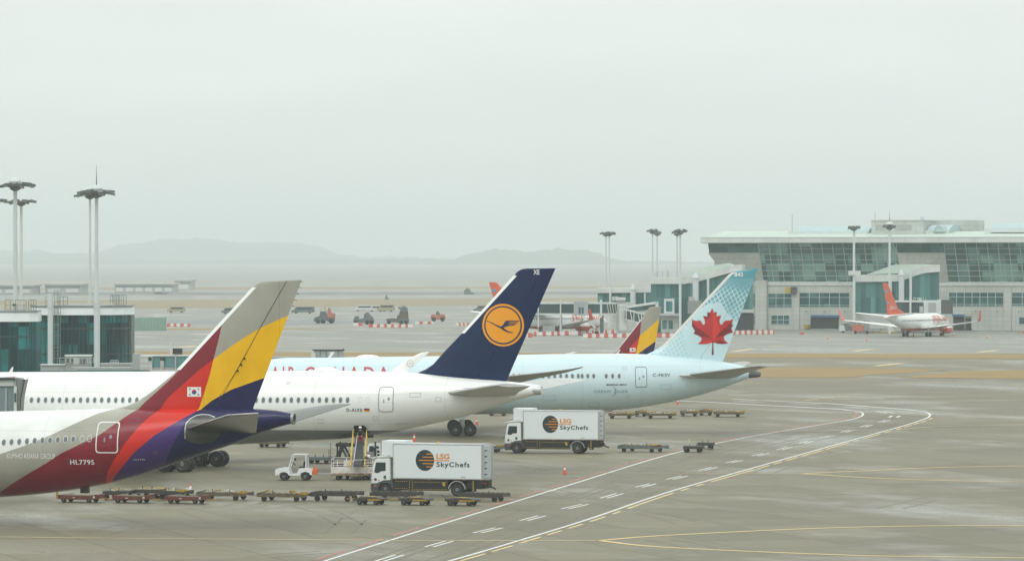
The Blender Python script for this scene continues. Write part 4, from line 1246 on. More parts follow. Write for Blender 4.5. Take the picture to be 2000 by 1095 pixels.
def catering_truck(name, label, u, Z, psi, group):
    fr = Frame(u, Z, psi)
    t = thing(name, label, 'truck', frame=fr, group=group)
    # local: x 0 at the front bumper, box to 9.3; near side y=0, far side y=2.5
    # cab
    side = [(0.02, .62), (0.0, 1.35), (.06, 1.75), (.22, 2.62), (.38, 2.78), (1.52, 2.84), (1.55, 1.15), (1.48, .98), (.62, .98), (.55, .80), (.30, .62)]
    cab = MB().prism(side, .03, 2.47).build('cab', TW, t, bevel=.05)
    MB().prism([(.0, .30), (-.04, .62), (.0, .92), (.55, .95), (.62, .62), (.55, .30)], -.01, 2.51).build('bumper', TGR, t, bevel=.04)
    # wheel arch over the front wheel
    arch = [(1.13 + .66 * math.cos(a), .48 + .66 * math.sin(a)) for a in np.linspace(math.pi, 0.0, 14)]
    archi = [(1.13 + .54 * math.cos(a), .48 + .54 * math.sin(a)) for a in np.linspace(0.0, math.pi, 14)]
    MB().prism([(.50, .45)] + arch + [(1.80, .45)] + [(1.7, .45)] + archi, -.03, .45).build('front_fender', TGR, t)
    MB().prism([(.50, .95), (1.0, 1.16), (1.55, 1.20), (1.75, 1.0), (1.85, .62), (1.75, .62), (1.5, 1.0), (.9, 1.05)], -.025, .3).build('fender_top', TGR, t)
    MB().prism([(.26, 1.78), (.40, 2.52), (1.17, 2.52), (1.17, 1.88), (.75, 1.84), (.66, 1.74), (.45, 1.70)], .012, .035).build('side_window', GLS, cab)
    MB().prism_y([(.25, 1.70), (.30, 2.5), (2.20, 2.5), (2.25, 1.70)], .10, .14).build('windscreen_base', GLS, cab).rotation_euler = (0, 0, 0)
    MB().add([(.045, .22, 1.72), (.045, 2.28, 1.72), (.20, 2.22, 2.60), (.20, .28, 2.60)], [(0, 1, 2, 3)]).build('windscreen', GLS, cab)
    MB().box(1.02, 1.20, -.005, .03, 1.28, 1.52).build('door_handle', TGR, cab)
    MB().beam((.15, -.02, 1.9), (-.02, -.20, 1.85), .04).build('mirror_arm', TGR, cab)
    MB().box(-.12, .08, -.32, -.14, 1.40, 1.52).build('mirror', TGR, cab, bevel=.02)
    MB().prism(disc(.36, 1.22, .10, n=16), -.004, .02).build('door_roundel', LDK, cab)
    MB().box(.50, .70, -.003, .02, 1.16, 1.19).build('door_lettering', LOR, cab)
    MB().box(.30, .42, -.03, .03, .70, .80).build('indicator_lamp', ORG, cab)
    MB().box(-.05, .0, .25, .55, .52, .68).build('headlight', LGM, cab)
    MB().box(-.05, .0, 1.95, 2.25, .52, .68).build('headlight', LGM, cab)
    MB().prism([(.02, 2.80), (.40, 2.90), (1.70, 2.95), (1.70, 3.0), (.35, 2.96), (-.05, 2.86)], .1, 2.4).build('sun_visor', TW, cab)
    # raised front platform unit over the cab
    MB().prism([(.78, 3.06), (.78, 4.16), (2.62, 4.16), (2.62, 3.92), (1.75, 3.92), (1.75, 2.95), (1.62, 2.95), (1.45, 3.04)], .25, 2.25).build('cooling_unit', TWB, t, bevel=.02)
    MB().box(1.66, 2.60, .23, .25, 3.98, 4.10).build('unit_panel', TW, t)
    # box body
    MB().box(1.78, 8.86, 0.0, 2.5, 1.35, 3.92).build('box_body', TWB, t, bevel=.03)
    MB().box(1.76, 8.88, -.02, 2.52, 3.90, 3.96).build('roof_edge_rail', LGM, t)
    MB().box(1.76, 8.88, -.02, 2.52, 1.30, 1.37).build('floor_edge_rail', LGM, t)
    MB().box(1.76, 1.82, -.015, .02, 1.35, 3.92).build('corner_post', LGM, t)
    MB().box(8.80, 8.88, -.015, .02, 1.35, 3.92).build('corner_post', LGM, t)
    # rear: shutter frame with lift posts
    MB().box(8.86, 8.90, .14, 2.36, 1.40, 3.80).build('rear_shutter', M('shutter_grey', (.50, .54, .55), .4, var=.2, scale=1, stretch=(1, 1, 12)), t)
    for y in (.05, 2.30): MB().box(8.86, 9.0, y, y + .15, 1.30, 3.90).build('lift_post', LGM, t)
    for k in range(5): MB().box(8.90, 9.04, .35, .8, 1.65 + k * .45, 1.72 + k * .45).build('step', TBK, t)
    MB().box(8.86, 9.34, .1, 2.4, 1.28, 1.36).build('tail_lift', GRM, t)
    MB().box(7.2, 7.55, -.012, .0, 1.47, 1.50).build('maker_plate', TGR, t)
    # chassis and skirt with hazard stripes
    MB().box(1.6, 8.95, .75, 1.75, .72, 1.22).build('chassis', TBK, t)
    sk = MB().box(1.80, 6.15, .03, .40, .42, 1.28).build('side_skirt', TBK, t)
    MB().box(7.7, 8.9, .10, 2.4, .60, 1.28).build('rear_chassis_box', TBK, t)
    def hazard(x0, x1, z0, z1, vert=False):
        mb = MB(); n_ = int(max(x1 - x0, z1 - z0) / .16)
        for k in range(n_):
            if vert:
                a = z0 + (z1 - z0) * k / n_; h_ = (z1 - z0) / n_ * .5
                mb.add([(x0, -.0, a), (x1, -.0, a + .06), (x1, -.0, a + .06 + h_), (x0, -.0, a + h_)], [(0, 1, 2, 3)])
            else:
                a = x0 + (x1 - x0) * k / n_; h_ = (x1 - x0) / n_ * .5
                mb.add([(a, -.0, z0), (a + h_, -.0, z0), (a + h_ + .06, -.0, z1), (a + .06, -.0, z1)], [(0, 1, 2, 3)])
        return mb
    for i, (x0, x1, z0, z1, vt) in enumerate([(1.9, 2.95, 1.08, 1.125, 0), (1.9, 2.95, .54, .585, 0), (3.45, 6.1, 1.04, 1.085, 0), (3.45, 6.1, .50, .545, 0), (3.06, 3.11, .45, 1.25, 1), (3.30, 3.35, .45, 1.25, 1)]):
        o = hazard(x0, x1, z0, z1, vt).build('hazard_stripe', YB, sk)
        o.location.y = .022
    MB().box(3.0, 3.42, .025, .06, .40, 1.27).build('stabiliser_leg', TBK, sk)
    o = hazard(8.08, 8.20, .45, 1.25, True).build('hazard_stripe', YB, t); o.location.y = .07
    MB().box(7.98, 8.37, .08, .2, .40, 1.27).build('stabiliser_leg', TBK, t)
    MB().prism([(5.75, .80), (5.95, .78), (5.9, 1.02), (6.05, 1.05), (5.7, 1.08)], .012, .03).build('warning_mark', YB, sk)
    for x in (1.95, 4.6, 7.4, 8.75): MB().box(x, x + .07, -.03, .0, 1.24, 1.31).build('marker_lamp', ORG, t)
    # rear fender ring
    ao = [(6.86 + .70 * math.cos(a), .5 + .70 * math.sin(a)) for a in np.linspace(0.1, math.pi - .1, 16)]
    ai = [(6.86 + .64 * math.cos(a), .5 + .64 * math.sin(a)) for a in np.linspace(math.pi - .1, .1, 16)]
    MB().prism(ao + ai, -.02, .5).build('rear_fender', LGM, t)
    for x, r in ((1.13, .50), (6.86, .52)):
        road_wheel(t, (x, .20, r), r, .30); road_wheel(t, (x, 2.3, r), r, .30)
    # rear coupling and lamps
    MB().box(8.9, 9.3, .3, .9, .75, 1.0).build('underrun_bar', TBK, t)
    MB().beam((8.9, 1.2, .9), (9.6, 1.2, .55), .10).build('coupling', DKM, t)
    MB().box(8.95, 9.05, .2, .55, .95, 1.05).build('rear_lamp', RLT, t)
    MB().lathe((5.0, 1.2, 3.95), (0, 0, 1), [(0, .09), (.08, .09), (.15, .04)], 12).build('beacon', M('beacon_amber', (.8, .4, .02), .3), t)
    # the roundel and lettering, real size on the side
    s_ = lambda x, z: 0.0
    pol = [(disc(4.33, 2.72, .74, .80, n=40), 0, 0)]
    o = drape('roundel', pol, s_, LDK, t, .012, 3)
    for k, (xa, xb) in enumerate([(4.45, 4.88), (4.16, 5.02), (3.86, 6.28), (4.16, 5.02), (4.45, 4.88)]):
        zc = 2.72 + (2 - k) * .245
        drape('roundel_bar', [(rect(xa, xb, zc - .035, zc + .035), 0, 0)], s_, LOR, t, .02, 3)
    lettering('lettering', 'LSG', 5.24, 6.29, 2.82, 3.23, s_, LOR, t, bold=.035, off=.014, cut=3)
    lettering('lettering', 'SkyChefs', 5.24, 7.88, 2.12, 2.62, s_, LDK, t, bold=.02, off=.014, cut=3, spacing=1.15)
    return t, fr
tr1, fr1 = catering_truck('catering_truck', 'nearer white catering truck, parked behind the row of empty dollies', 724.5, ZG(966.5), 17, 'catering trucks')
tr2 = copy_tree(tr1)
fr2 = Frame(985.5, ZG(884.5), 12); fr2.place(tr2)
tr2['label'] = 'farther white catering truck, under the belly of the pale blue airliner'

# tow tractor
fr = Frame(537.5, ZG(937.5), 6)
tt = thing('tow_tractor', 'small white open tow tractor with dark seat and flat roof', 'tractor', frame=fr)
MB().prism([(0, .42), (-.02, .80), (.05, .93), (.55, 1.02), (1.05, 1.02), (1.12, .98), (1.22, .52), (1.75, .52), (1.95, .98), (2.25, 1.02), (2.9, .94), (3.02, .78), (3.02, .45), (2.85, .45), (2.78, .62), (2.45, .72), (2.12, .6), (2.02, .40), (1.1, .40), (1.0, .60), (.70, .70), (.40, .60), (.30, .42)], 0, 1.45).build('body', TW, tt, bevel=.03)
MB().box(.02, .04, -.0, .0, .5, .6)
MB().prism([(1.38, 2.08), (1.42, 2.14), (2.55, 2.14), (2.58, 2.08)], .03, 1.42).build('roof', TW, tt)
for y in (.08, 1.37):
    MB().beam((1.08, y, 1.0), (1.42, y, 2.1), .07).build('roof_post', TW, tt)
    MB().beam((2.50, y, .95), (2.52, y, 2.1), .08).build('roof_post', TW, tt)
MB().box(1.9, 2.35, .3, 1.15, .98, 1.12).build('seat', BLK, tt, bevel=.03)
MB().prism([(2.22, 1.1), (2.35, 1.1), (2.42, 1.55), (2.30, 1.55)], .35, 1.1).build('seat_back', BLK, tt)
MB().beam((1.2, .5, 1.0), (1.45, .5, 1.32), .04).build('steering_column', BLK, tt)
MB().lathe((1.45, .5, 1.33), (.6, 0, .8), [(0, .20), (.02, .21), (.04, .20)], 16).build('steering_wheel', BLK, tt)
MB().box(1.55, 1.72, -.02, .02, 1.62, 1.82).build('mirror', BLK, tt)
MB().box(-.04, .0, .1, .32, .62, .76).build('headlight', BLK, tt)
MB().box(-.04, .0, 1.13, 1.35, .62, .76).build('headlight', BLK, tt)
for x, r in ((.70, .33), (2.45, .36)):
    road_wheel(tt, (x, .13, r), r, .24); road_wheel(tt, (x, 1.32, r), r, .24)
tb = thing('orange_tow_hitch', 'orange hitch frame with a long white tow bar behind the tractor', 'tow bar', frame=fr)
MB().prism([(3.05, .5), (3.05, 1.0), (3.25, 1.05), (3.34, .9), (3.34, .45)], .3, 1.1).build('hitch_frame', ORG, tb)
MB().beam((3.34, .7, .55), (4.6, .7, .55), .07).build('bar', LGM, tb)

# -------- dollies and carts; each one a thing with a deck, towbar and wheels
BRN = M('worn_brown_deck', (.15, .125, .075), .75, var=.8, scale=3.5, dark=(.05, .042, .03))
RLR = M('dolly_roller_metal', (.48, .45, .36), .45, metal=.3, var=.7, scale=6, dark=(.09, .08, .06))
RDC = M('red_cart_paint', (.155, .042, .028), .6, var=.6, scale=3, dark=(.05, .02, .016))
BKD = M('black_dolly_steel', (.040, .036, .032), .65, var=.5, scale=3, dark=(.085, .075, .06))
GYD = M('grey_green_dolly_steel', (.15, .175, .165), .6, var=.5, scale=3, dark=(.06, .07, .068))
YLP = M('faded_yellow_paint', (.42, .27, .03), .55, var=.5, scale=4)
STR = M('strap_pale', (.62, .62, .56), .7, var=.5, scale=5)
TAN = M('wood_board', (.34, .27, .17), .75, var=.5, scale=5)
rnd = random.Random(4)

def red_cart(u0, u1, vg, label, psi=18, post=False):
    Z = ZG(vg); fr = Frame(u0, Z, psi); Lc = fr.loc(u1, vg, 0)[0]
    t = thing('baggage_cart', label, 'cart', frame=fr, group='red low baggage carts')
    MB().prism([(0, .28), (0, .55), (.1, .58), (Lc * .35, .52), (Lc * .8, .52), (Lc - .1, .64), (Lc, .62), (Lc, .30), (Lc * .82, .24), (.45, .24)], 0, 1.5).build('deck', RDC, t, bevel=.015)
    MB().box(.15, Lc - .3, .12, 1.38, .52, .545).build('deck_board', BRN, t)
    MB().beam((.2, .05, .56), (Lc * .42, .05, .70), .06).build('folded_bar', GRM, t)
    MB().box(Lc * .38, Lc * .45, -.02, .03, .36, .42).build('reflector', STR, t)
    MB().box(Lc - .35, Lc - .2, -.015, .02, .36, .52).build('reflector', STR, t)
    if post: MB().box(-.08, .06, -.05, .05, .3, .98).build('yellow_post', YLP, t)
    for x in (Lc * .15, Lc * .78):
        for y in (.10, 1.40): road_wheel(t, (x, y, .2), .2, .13)
    MB().beam((Lc, .7, .32), (Lc + .9, .75, .28), .06).build('tow_bar', YLP, t)
    return t
red_cart(112, 190, 980.5, 'red baggage cart at the left end of the front row, with a yellow post', post=True)
red_cart(219, 287, 981.5, 'red baggage cart, second from the left in the front row')
red_cart(321, 397, 982.5, 'red baggage cart, rightmost of the three red ones')

def pallet_dolly(u0, u1, vg, label, psi=14, deep=2.3, deck=BRN, roll=RLR, corner=YLP, zt=.62, group='brown pallet dollies', clutter=0, sd=1, far=False, name='pallet_dolly', nroll=9):
    Z = ZG(vg); fr = Frame(u0, Z, psi); Lc = fr.loc(u1, vg, 0)[0]
    q = random.Random(sd)
    t = thing(name, label, 'dolly', frame=fr, group=group)
    f = MB()
    for y in (0, deep - .1): f.box(0, Lc, y, y + .1, zt - .30, zt - .02)
    for x in (0, Lc - .1): f.box(x, x + .1, .1, deep - .1, zt - .20, zt - .03)
    f.box(.1, Lc - .1, deep * .45, deep * .55, zt - .19, zt - .04)
    f.build('frame', deck, t)
    if not far:
        n_ = nroll
        for k in range(n_):
            x = .18 + (Lc - .36) * k / (n_ - 1)
            MB().tube((x, .12, zt - .03), (x, deep - .12, zt - .03), .05, n=8).build('roller', roll, t)
    else:
        MB().box(.12, Lc - .12, .12, deep - .12, zt - .12, zt - .03).build('roller_bed', roll, t)
    if corner is not None:
        MB().prism([(Lc - .75, zt - .04), (Lc - .1, zt + .12), (Lc + .12, zt + .12), (Lc + .12, zt - .04), (Lc - .1, zt - .1)], -.02, .12).build('corner_guide', corner, t)
        MB().prism([(0, zt - .04), (.15, zt + .02), (.8, zt + .16), (.8, zt + .10), (.2, zt - .04)], -.02, .10).build('end_stop', deck, t)
    for k in range(2):
        x = Lc * (.33 + .36 * k); MB().beam((x, .05, zt), (x, .05, zt + .22), .05).build('lock_pin', DKM, t)
    for k in range(clutter):
        x = q.uniform(.2, Lc - .6); y = q.uniform(.1, deep - .5)
        MB().prism([(x, zt), (x + q.uniform(.25, .8), zt), (x + q.uniform(.2, .5), zt + q.uniform(.05, .16)), (x + .05, zt + q.uniform(.03, .12))], y, y + q.uniform(.2, .5)).build(*(('folded_strap', STR, t) if q.random() < .35 else ('board', TAN if q.random() < .5 else YLP, t)))
    for x in (Lc * .14, Lc * .80):
        for y in (.18, deep - .2): road_wheel(t, (x, y, .21), .21, .22, hub=False)
    MB().beam((Lc, deep / 2, .38), (Lc + .75, deep / 2, .32), .06).build('tow_bar', GRM, t)
    return t
pallet_dolly(383, 478, 976, 'brown pallet dolly with a yellow corner, right of the red carts beside a cone', clutter=3, sd=3)
pallet_dolly(501, 597, 978, 'brown pallet dolly with yellow corner and pale rollers, in front of the tow tractor', clutter=4, sd=5)
G2 = 'black steel dollies'
pallet_dolly(606, 695, 978, 'black steel dolly, left of the nearer truck beyond its bumper', deck=BKD, roll=BKD, corner=None, zt=.70, group=G2, sd=7)
pallet_dolly(722, 812, 976, 'black steel dolly in front of the nearer truck front wheel', deck=BKD, roll=BKD, corner=None, zt=.62, group=G2, sd=8)
pallet_dolly(895, 982, 979, 'black steel dolly under the tail lift of the nearer truck', deck=BKD, roll=BKD, corner=None, zt=.62, group=G2, sd=9)
G3 = 'small yellow and brown dollies'
def small_dolly(u0, u1, vg, label, psi=16):
    Z = ZG(vg); fr = Frame(u0, Z, psi); Lc = fr.loc(u1, vg, 0)[0]
    t = thing('small_dolly', label, 'dolly', frame=fr, group=G3)
    MB().prism([(.05, .40), (.15, .50), (Lc * .85, .52), (Lc, .44), (Lc, .34), (Lc * .6, .28), (.3, .28)], 0, 1.5).build('frame', BKD, t)
    MB().prism([(.1, .50), (Lc * .25, .60), (Lc * .8, .58), (Lc * .85, .52), (.2, .48)], .05, 1.45).build('deck', BRN, t)
    MB().prism([(Lc * .42, .60), (Lc * .52, .615), (Lc * .68, .60), (Lc * .55, .595)], .04, .9).build('yellow_patch', YLP, t)
    MB().box(Lc * .5, Lc * .97, -.02, .05, .33, .44).build('side_rail', YLP, t)
    for x in (Lc * .2, Lc * .8):
        for y in (.1, 1.35): road_wheel(t, (x, y, .21), .21, .14)
    MB().beam((0, .7, .42), (-.75, .7, .40), .06).build('tow_bar', YLP, t)
    MB().beam((0, .7, .45), (-.35, .6, .80), .05).build('tow_handle', BKD, t)
    return t
small_dolly(691, 745, 985, 'small yellow and brown dolly with a raised dark tow handle, leftmost of three')
small_dolly(776, 836, 986, 'small yellow and brown dolly in front of the side skirt of the nearer truck')
small_dolly(866, 928, 987, 'small yellow and brown dolly by the rear wheel of the nearer truck')
G4 = 'cluttered dollies behind the red carts'
pallet_dolly(200, 246, 976, 'dark dolly with grey folded frames seen between the first two red carts', deck=BKD, roll=GYD, corner=None, clutter=7, sd=21, group=G4, zt=.7)
pallet_dolly(262, 312, 974, 'cluttered dolly with pale straps behind the second red cart', deck=BKD, roll=RLR, corner=None, clutter=9, sd=22, group=G4, zt=.75)
pallet_dolly(305, 360, 976, 'cluttered dolly with a yellow corner behind the third red cart', deck=BKD, roll=RLR, corner=YLP, clutter=8, sd=23, group=G4, zt=.72)
# under the white airliner
pallet_dolly(503, 553, 873, 'lone brown dolly under the white airliner, far behind the tow tractor', sd=31, far=True, deep=2.0, group='dollies under the white airliner')
pallet_dolly(601, 645, 905, 'grey green dolly at the left of the cargo loader', deck=GYD, roll=GYD, corner=None, sd=32, far=True, deep=2.2, group='dollies under the white airliner')
G5 = 'strap covered dollies behind the nearer truck'
for i, (u0, u1, lb) in enumerate([(792, 848, 'strap covered dolly above the front half of the nearer truck roof'), (852, 908, 'strap covered dolly above the middle of the nearer truck roof'), (914, 982, 'strap covered dolly between the two catering trucks')]):
    pallet_dolly(u0, u1, 883, lb, deck=GYD, roll=STR, corner=YLP, clutter=12, sd=40 + i, group=G5, psi=6)
G6 = 'brown dollies in the row behind the farther truck'
for i, (u0, u1, vg, lb) in enumerate([(954, 990, 811.5, 'brown dolly at the left end of the far row, left of the farther truck cab'),
                                     (1188, 1238, 817, 'brown dolly just right of the farther truck box, beside a cone'),
                                     (1262, 1320, 817, 'longest brown dolly in the middle of the far row'),
                                     (1240, 1262, 813, 'short brown dolly half hidden in the far row'),
                                     (1328, 1364, 812.5, 'brown dolly right of the middle of the far row'),
                                     (1366, 1391, 811, 'small brown dolly next to the right end of the far row'),
                                     (1393, 1453, 814, 'brown dolly at the right end of the far row')]):
    pallet_dolly(u0, u1, vg, lb, clutter=7, sd=60 + i, group=G6, far=True, psi=4, deep=2.0)
d = pallet_dolly(1206, 1288, 882, 'grey green dolly with red corners hitched behind the farther truck', deck=GYD, roll=GYD, corner=RDC, clutter=4, sd=70, group='grey green dollies', psi=22, deep=2.6)
fr = Frame(1288, ZG(881), 22)
pallet_dolly(1334, 1372, 883, 'dark grey platform cart with a thin yellow post, near the white road line', deck=BKD, roll=GYD, corner=None, sd=71, group='dark platform carts', psi=10, deep=1.5, far=True)
pallet_dolly(1362, 1392, 877.5, 'dark grey platform cart behind the one with the yellow post', deck=BKD, roll=GYD, corner=None, sd=72, group='dark platform carts', psi=10, deep=1.5, far=True, zt=.68)
fr = Frame(1346, ZG(881), 0)
o = MB().tube((0, 0, 0), (0.0, 0, 1.15), .035, n=8).build('warning_post', M('post_cream', (.6, .52, .28), .5)); fr.place(o)
o.location.z = .02
tag(o, 'thin cream yellow post standing beside the dark platform carts', 'post')

# -------- cones
CRD = M('cone_orange_red', (.72, .075, .03), .45, var=.25, scale=4)
CWH = M('cone_white_band', (.75, .77, .76), .45)
def cone(u, vg, label, h=.76, group='traffic cones'):
    Z = ZG(vg); c = thing('traffic_cone', label, 'cone', ((u - 1000) / F * Z, Z, 0), group=group)
    MB().box(-.2, .2, -.2, .2, 0, .04).build('base', CRD, c)
    MB().lathe((0, 0, .04), (0, 0, 1), [(0, .17), (h * .42, .105), (h * .66, .065), (h - .04, .03)], 16).build('cone_body', CRD, c)
    MB().lathe((0, 0, .04), (0, 0, 1), [(h * .44, .108), (h * .68, .068)], 16).build('white_band', CWH, c, fix=False)
    return c
cone(1103, 925.5, 'lone orange cone in the open, right of the nearer truck')
cone(809, 861.5, 'orange cone behind the roof of the nearer truck')
cone(372, 962.5, 'orange and white cone behind the rightmost red cart')
cone(931, 829, 'orange cone just right of the airliner wheels behind the white airliner')
cone(1191, 810.5, 'orange cone above the rear top corner of the farther truck')
cone(1323.5, 789.5, 'orange cone under the rear belly of the pale blue airliner')
for u, v, lb in [(1616.5, 661.5, 'tiny orange cone on the far apron, left of the orange tailed airliner'), (1692, 665.5, 'tiny orange cone below the tail of the parked white and orange airliner'),
                 (1928, 660, 'tiny dark and white cone on the far apron, right of the airliner nose'), (1784, 656.5, 'tiny orange cone under the belly of the white and orange airliner'), (1863, 655, 'tiny orange cone beside the engine of the white and orange airliner')]:
    cone(u, v, lb, h=.85)

# -------- caged trailer, belt loader, cargo loader
fr = Frame(647, ZG(937), 3)
RUS = M('rusty_white_panel', (.78, .79, .77), .6, var=.5, scale=2.2, dark=(.22, .09, .035), stretch=(1, 1, .6))
RS2 = M('rusty_steel_edge', (.20, .095, .045), .75, var=.7, scale=5, dark=(.45, .40, .34))
ct = thing('cage_trailer', 'rusty white caged platform trailer in front of the conveyor belt', 'trailer', frame=fr)
MB().box(-.05, 3.45, -.02, 2.2, .38, .56).build('deck', RS2, ct)
for k, (a_, b_) in enumerate([(0.02, 1.02), (1.08, 2.05), (2.11, 3.38)]):
    MB().box(a_, b_, 0, .04, .58, 1.10).build('side_panel', RUS, ct)
    for z in (1.22, 1.42, 1.66):
        if k == 1 and z < 1.5: continue
        MB().beam((a_, .02, z), (b_, .02, z), .045).build('cage_rail', RUS, ct)
MB().box(1.08, 2.05, 0, .03, 1.15, 1.60).build('cage_panel', RUS, ct)
for x in (0.0, .5, 1.05, 1.56, 2.08, 2.72, 3.40): MB().beam((x, .0, .5), (x, .0, 1.68), .055).build('cage_post', RUS, ct)
for x in (0.0, 1.05, 2.08, 3.40):
    MB().beam((x, 2.15, .5), (x, 2.15, 1.75), .05).build('cage_post', RUS, ct)
for z in (.9, 1.3, 1.75): MB().beam((0, 2.15, z), (3.4, 2.15, z), .05).build('cage_rail', RUS, ct)
for x in (0, 3.4):
    for z in (.9, 1.3, 1.7): MB().beam((x, 0, z), (x, 2.15, z), .045).build('cage_rail', RUS, ct)
for x in (.55, 2.75):
    for y in (.2, 1.95): road_wheel(ct, (x, y, .2), .2, .16)

frB = Frame(699, 384.0, -1)      # origin under the hatch, y toward -camera is the low end
bl = thing('belt_loader', 'belt loader with yellow side rails reaching up into the open cargo hatch', 'loader', frame=frB)
y0_, z0_, y1_, z1_ = -11.0, 1.25, 1.6, 3.15
MB().beam((.15, y0_, z0_), (.15, y1_, z1_), .72, .10).build('belt', M('belt_rubber', (.02, .025, .028), .8, var=.3, scale=3), bl)
YR = M('conveyor_yellow', (.70, .46, .015), .45, var=.45, scale=3)
for sx in (-.42, .72):
    MB().beam((sx, y0_, z0_ - .05), (sx, y1_, z1_ - .05), .08, .26).build('side_beam', YR, bl)
    MB().beam((sx, y0_ + 1, z0_ + .75), (sx, y1_ - .5, z1_ + .55), .05).build('hand_rail', YR, bl)
    for k in range(7):
        f_ = k / 6; y = y0_ + 1 + (y1_ - y0_ - 1.5) * f_; z = z0_ + (z1_ - z0_) * (y - y0_) / (y1_ - y0_)
        MB().beam((sx, y, z), (sx, y, z + .62), .045).build('rail_post', YR, bl)
MB().beam((-.22, y0_ - .2, z0_ - .1), (-.02, y1_ - 1.5, z1_ + .35), .06).build('white_guide_rail', LGM, bl)
MB().box(-.6, .9, -8, -2, .45, .95).build('chassis', GRM, bl)
for y in (-7.2, -2.8):
    for sx in (-.75, 1.0):
        t_ = MB(); h_ = MB(); wheel(t_, h_, (sx, y, .38), .38, .25, (1, 0, 0)); w__ = t_.build('wheel', TYRE, bl); h_.build('rim', HUB, w__)
for y, z in ((-6, 1.9), (-3, 2.3)): MB().beam((.15, y, .9), (.15, y - .4, z), .12).build('lift_arm', DKM, bl)

frL = Frame(646, 388.0, 3)
cl = thing('cargo_loader', 'dark scissor lift cargo loader with a white cab under the white airliner', 'loader', frame=frL)
MB().box(0, 4.0, 0, 3.0, 1.00, 1.18).build('lower_deck', DKM, cl)
MB().box(0.1, 3.9, .1, 2.9, .35, .75).build('chassis', DKM, cl)
MB().box(.4, 2.6, 0.0, 3.0, 2.20, 2.42).build('upper_deck', DKM, cl)
for y in (.1, 2.8):
    MB().beam((.35, y, 1.1), (1.05, y, 2.45), .16).build('scissor_arm', DKM, cl)
    MB().beam((1.45, y, 1.1), (.75, y, 2.45), .16).build('scissor_arm', DKM, cl)
    MB().beam((.55, y, 1.1), (.55, y, 2.5), .14).build('lift_mast', DKM, cl)
for k in range(5):
    x = 1.55 + k * .2
    MB().tube((x, .05, 2.2), (x - .12, .05, 1.2), .025, n=6).build('hanging_hose', GRM, cl)
for x in (-.15, .0): MB().beam((x, -.05, 1.0), (x, -.05, 2.55 if x > -.1 else 2.0), .04).build('ladder_rail', DKM, cl)
for k in range(4): MB().beam((-.15, -.05, 1.15 + .25 * k), (0, -.05, 1.15 + .25 * k), .03).build('ladder_rung', DKM, cl)
cb = MB().prism([(3.05, 1.15), (3.05, 2.0), (3.15, 2.42), (4.15, 2.42), (4.25, 1.15)], .2, 1.6).build('cab', TW, cl, bevel=.03)
MB().prism([(3.2, 1.75), (3.25, 2.25), (3.6, 2.25), (3.6, 1.75)], .18, .21).build('cab_window', GLS, cb)
for k, (x, z) in enumerate([(3.95, 2.15), (4.0, 1.8), (4.02, 1.5)]): MB().box(x - .12, x + .1, .17, .22, z - .1, z + .08).build('cab_opening', BLK, cb)
MB().tube((3.75, .1, 1.1), (3.75, .1, 2.62), .07, n=10).build('lamp_pole', DKM, cl)
MB().box(3.62, 3.88, .0, .25, 2.60, 2.86).build('work_lamp', LGM, cl, bevel=.04)
MB().box(3.52, 3.70, .0, .2, 1.9, 2.15).build('control_box', DKM, cl)
for x in (.6, 1.8, 3.4):
    for y in (.15, 2.7): road_wheel(cl, (x, y, .35), .35, .25)
o = MB().prism([(2.72, 1.19), (2.72, 1.62), (2.9, 1.78), (3.62, 1.78), (3.62, 1.19)], -.1, 1.3).build('freight_container', GRM); frL.place(o)
tag(o, 'grey metal freight container on the loader deck, left of the white cab', 'container')
cab_ = MB().box(2.95, 3.1, -.11, -.09, 1.45, 1.58).build('container_label', CWH, o)

# -------- people (skinned figures)
SKN = M('skin_tone', (.36, .21, .14), .6)
HIV = M('hi_vis_lime', (.42, .75, .05), .6)
DCL = M('dark_workwear', (.02, .025, .03), .85)
RCL = M('red_workwear', (.5, .02, .025), .8)
HEL = M('helmet_white', (.78, .78, .75), .4)
def skinned(name, joints, edges, mat, parent=None, lvl=2):
    """joints: name->(co, radius)"""
    keys = list(joints)
    me = bpy.data.meshes.new(name)
    me.from_pydata([joints[k][0] for k in keys], [(keys.index(a), keys.index(b)) for a, b in edges], [])
    o = link(bpy.data.objects.new(name, me))
    sk = o.modifiers.new('skin', 'SKIN')
    me.skin_vertices[0].data[0].use_root = True
    for i, k in enumerate(keys): me.skin_vertices[0].data[i].radius = (joints[k][1], joints[k][1])
    sb = o.modifiers.new('sub', 'SUBSURF'); sb.levels = sb.render_levels = lvl
    dg = bpy.context.evaluated_depsgraph_get(); dg.update()
    m2 = bpy.data.meshes.new_from_object(o.evaluated_get(dg))
    o.modifiers.clear(); o.data = m2; bpy.data.meshes.remove(me)
    for m in (mat if isinstance(mat, list) else [mat]): o.data.materials.append(m)
    for p in o.data.polygons: p.use_smooth = True
    if parent: o.parent = parent
    return o
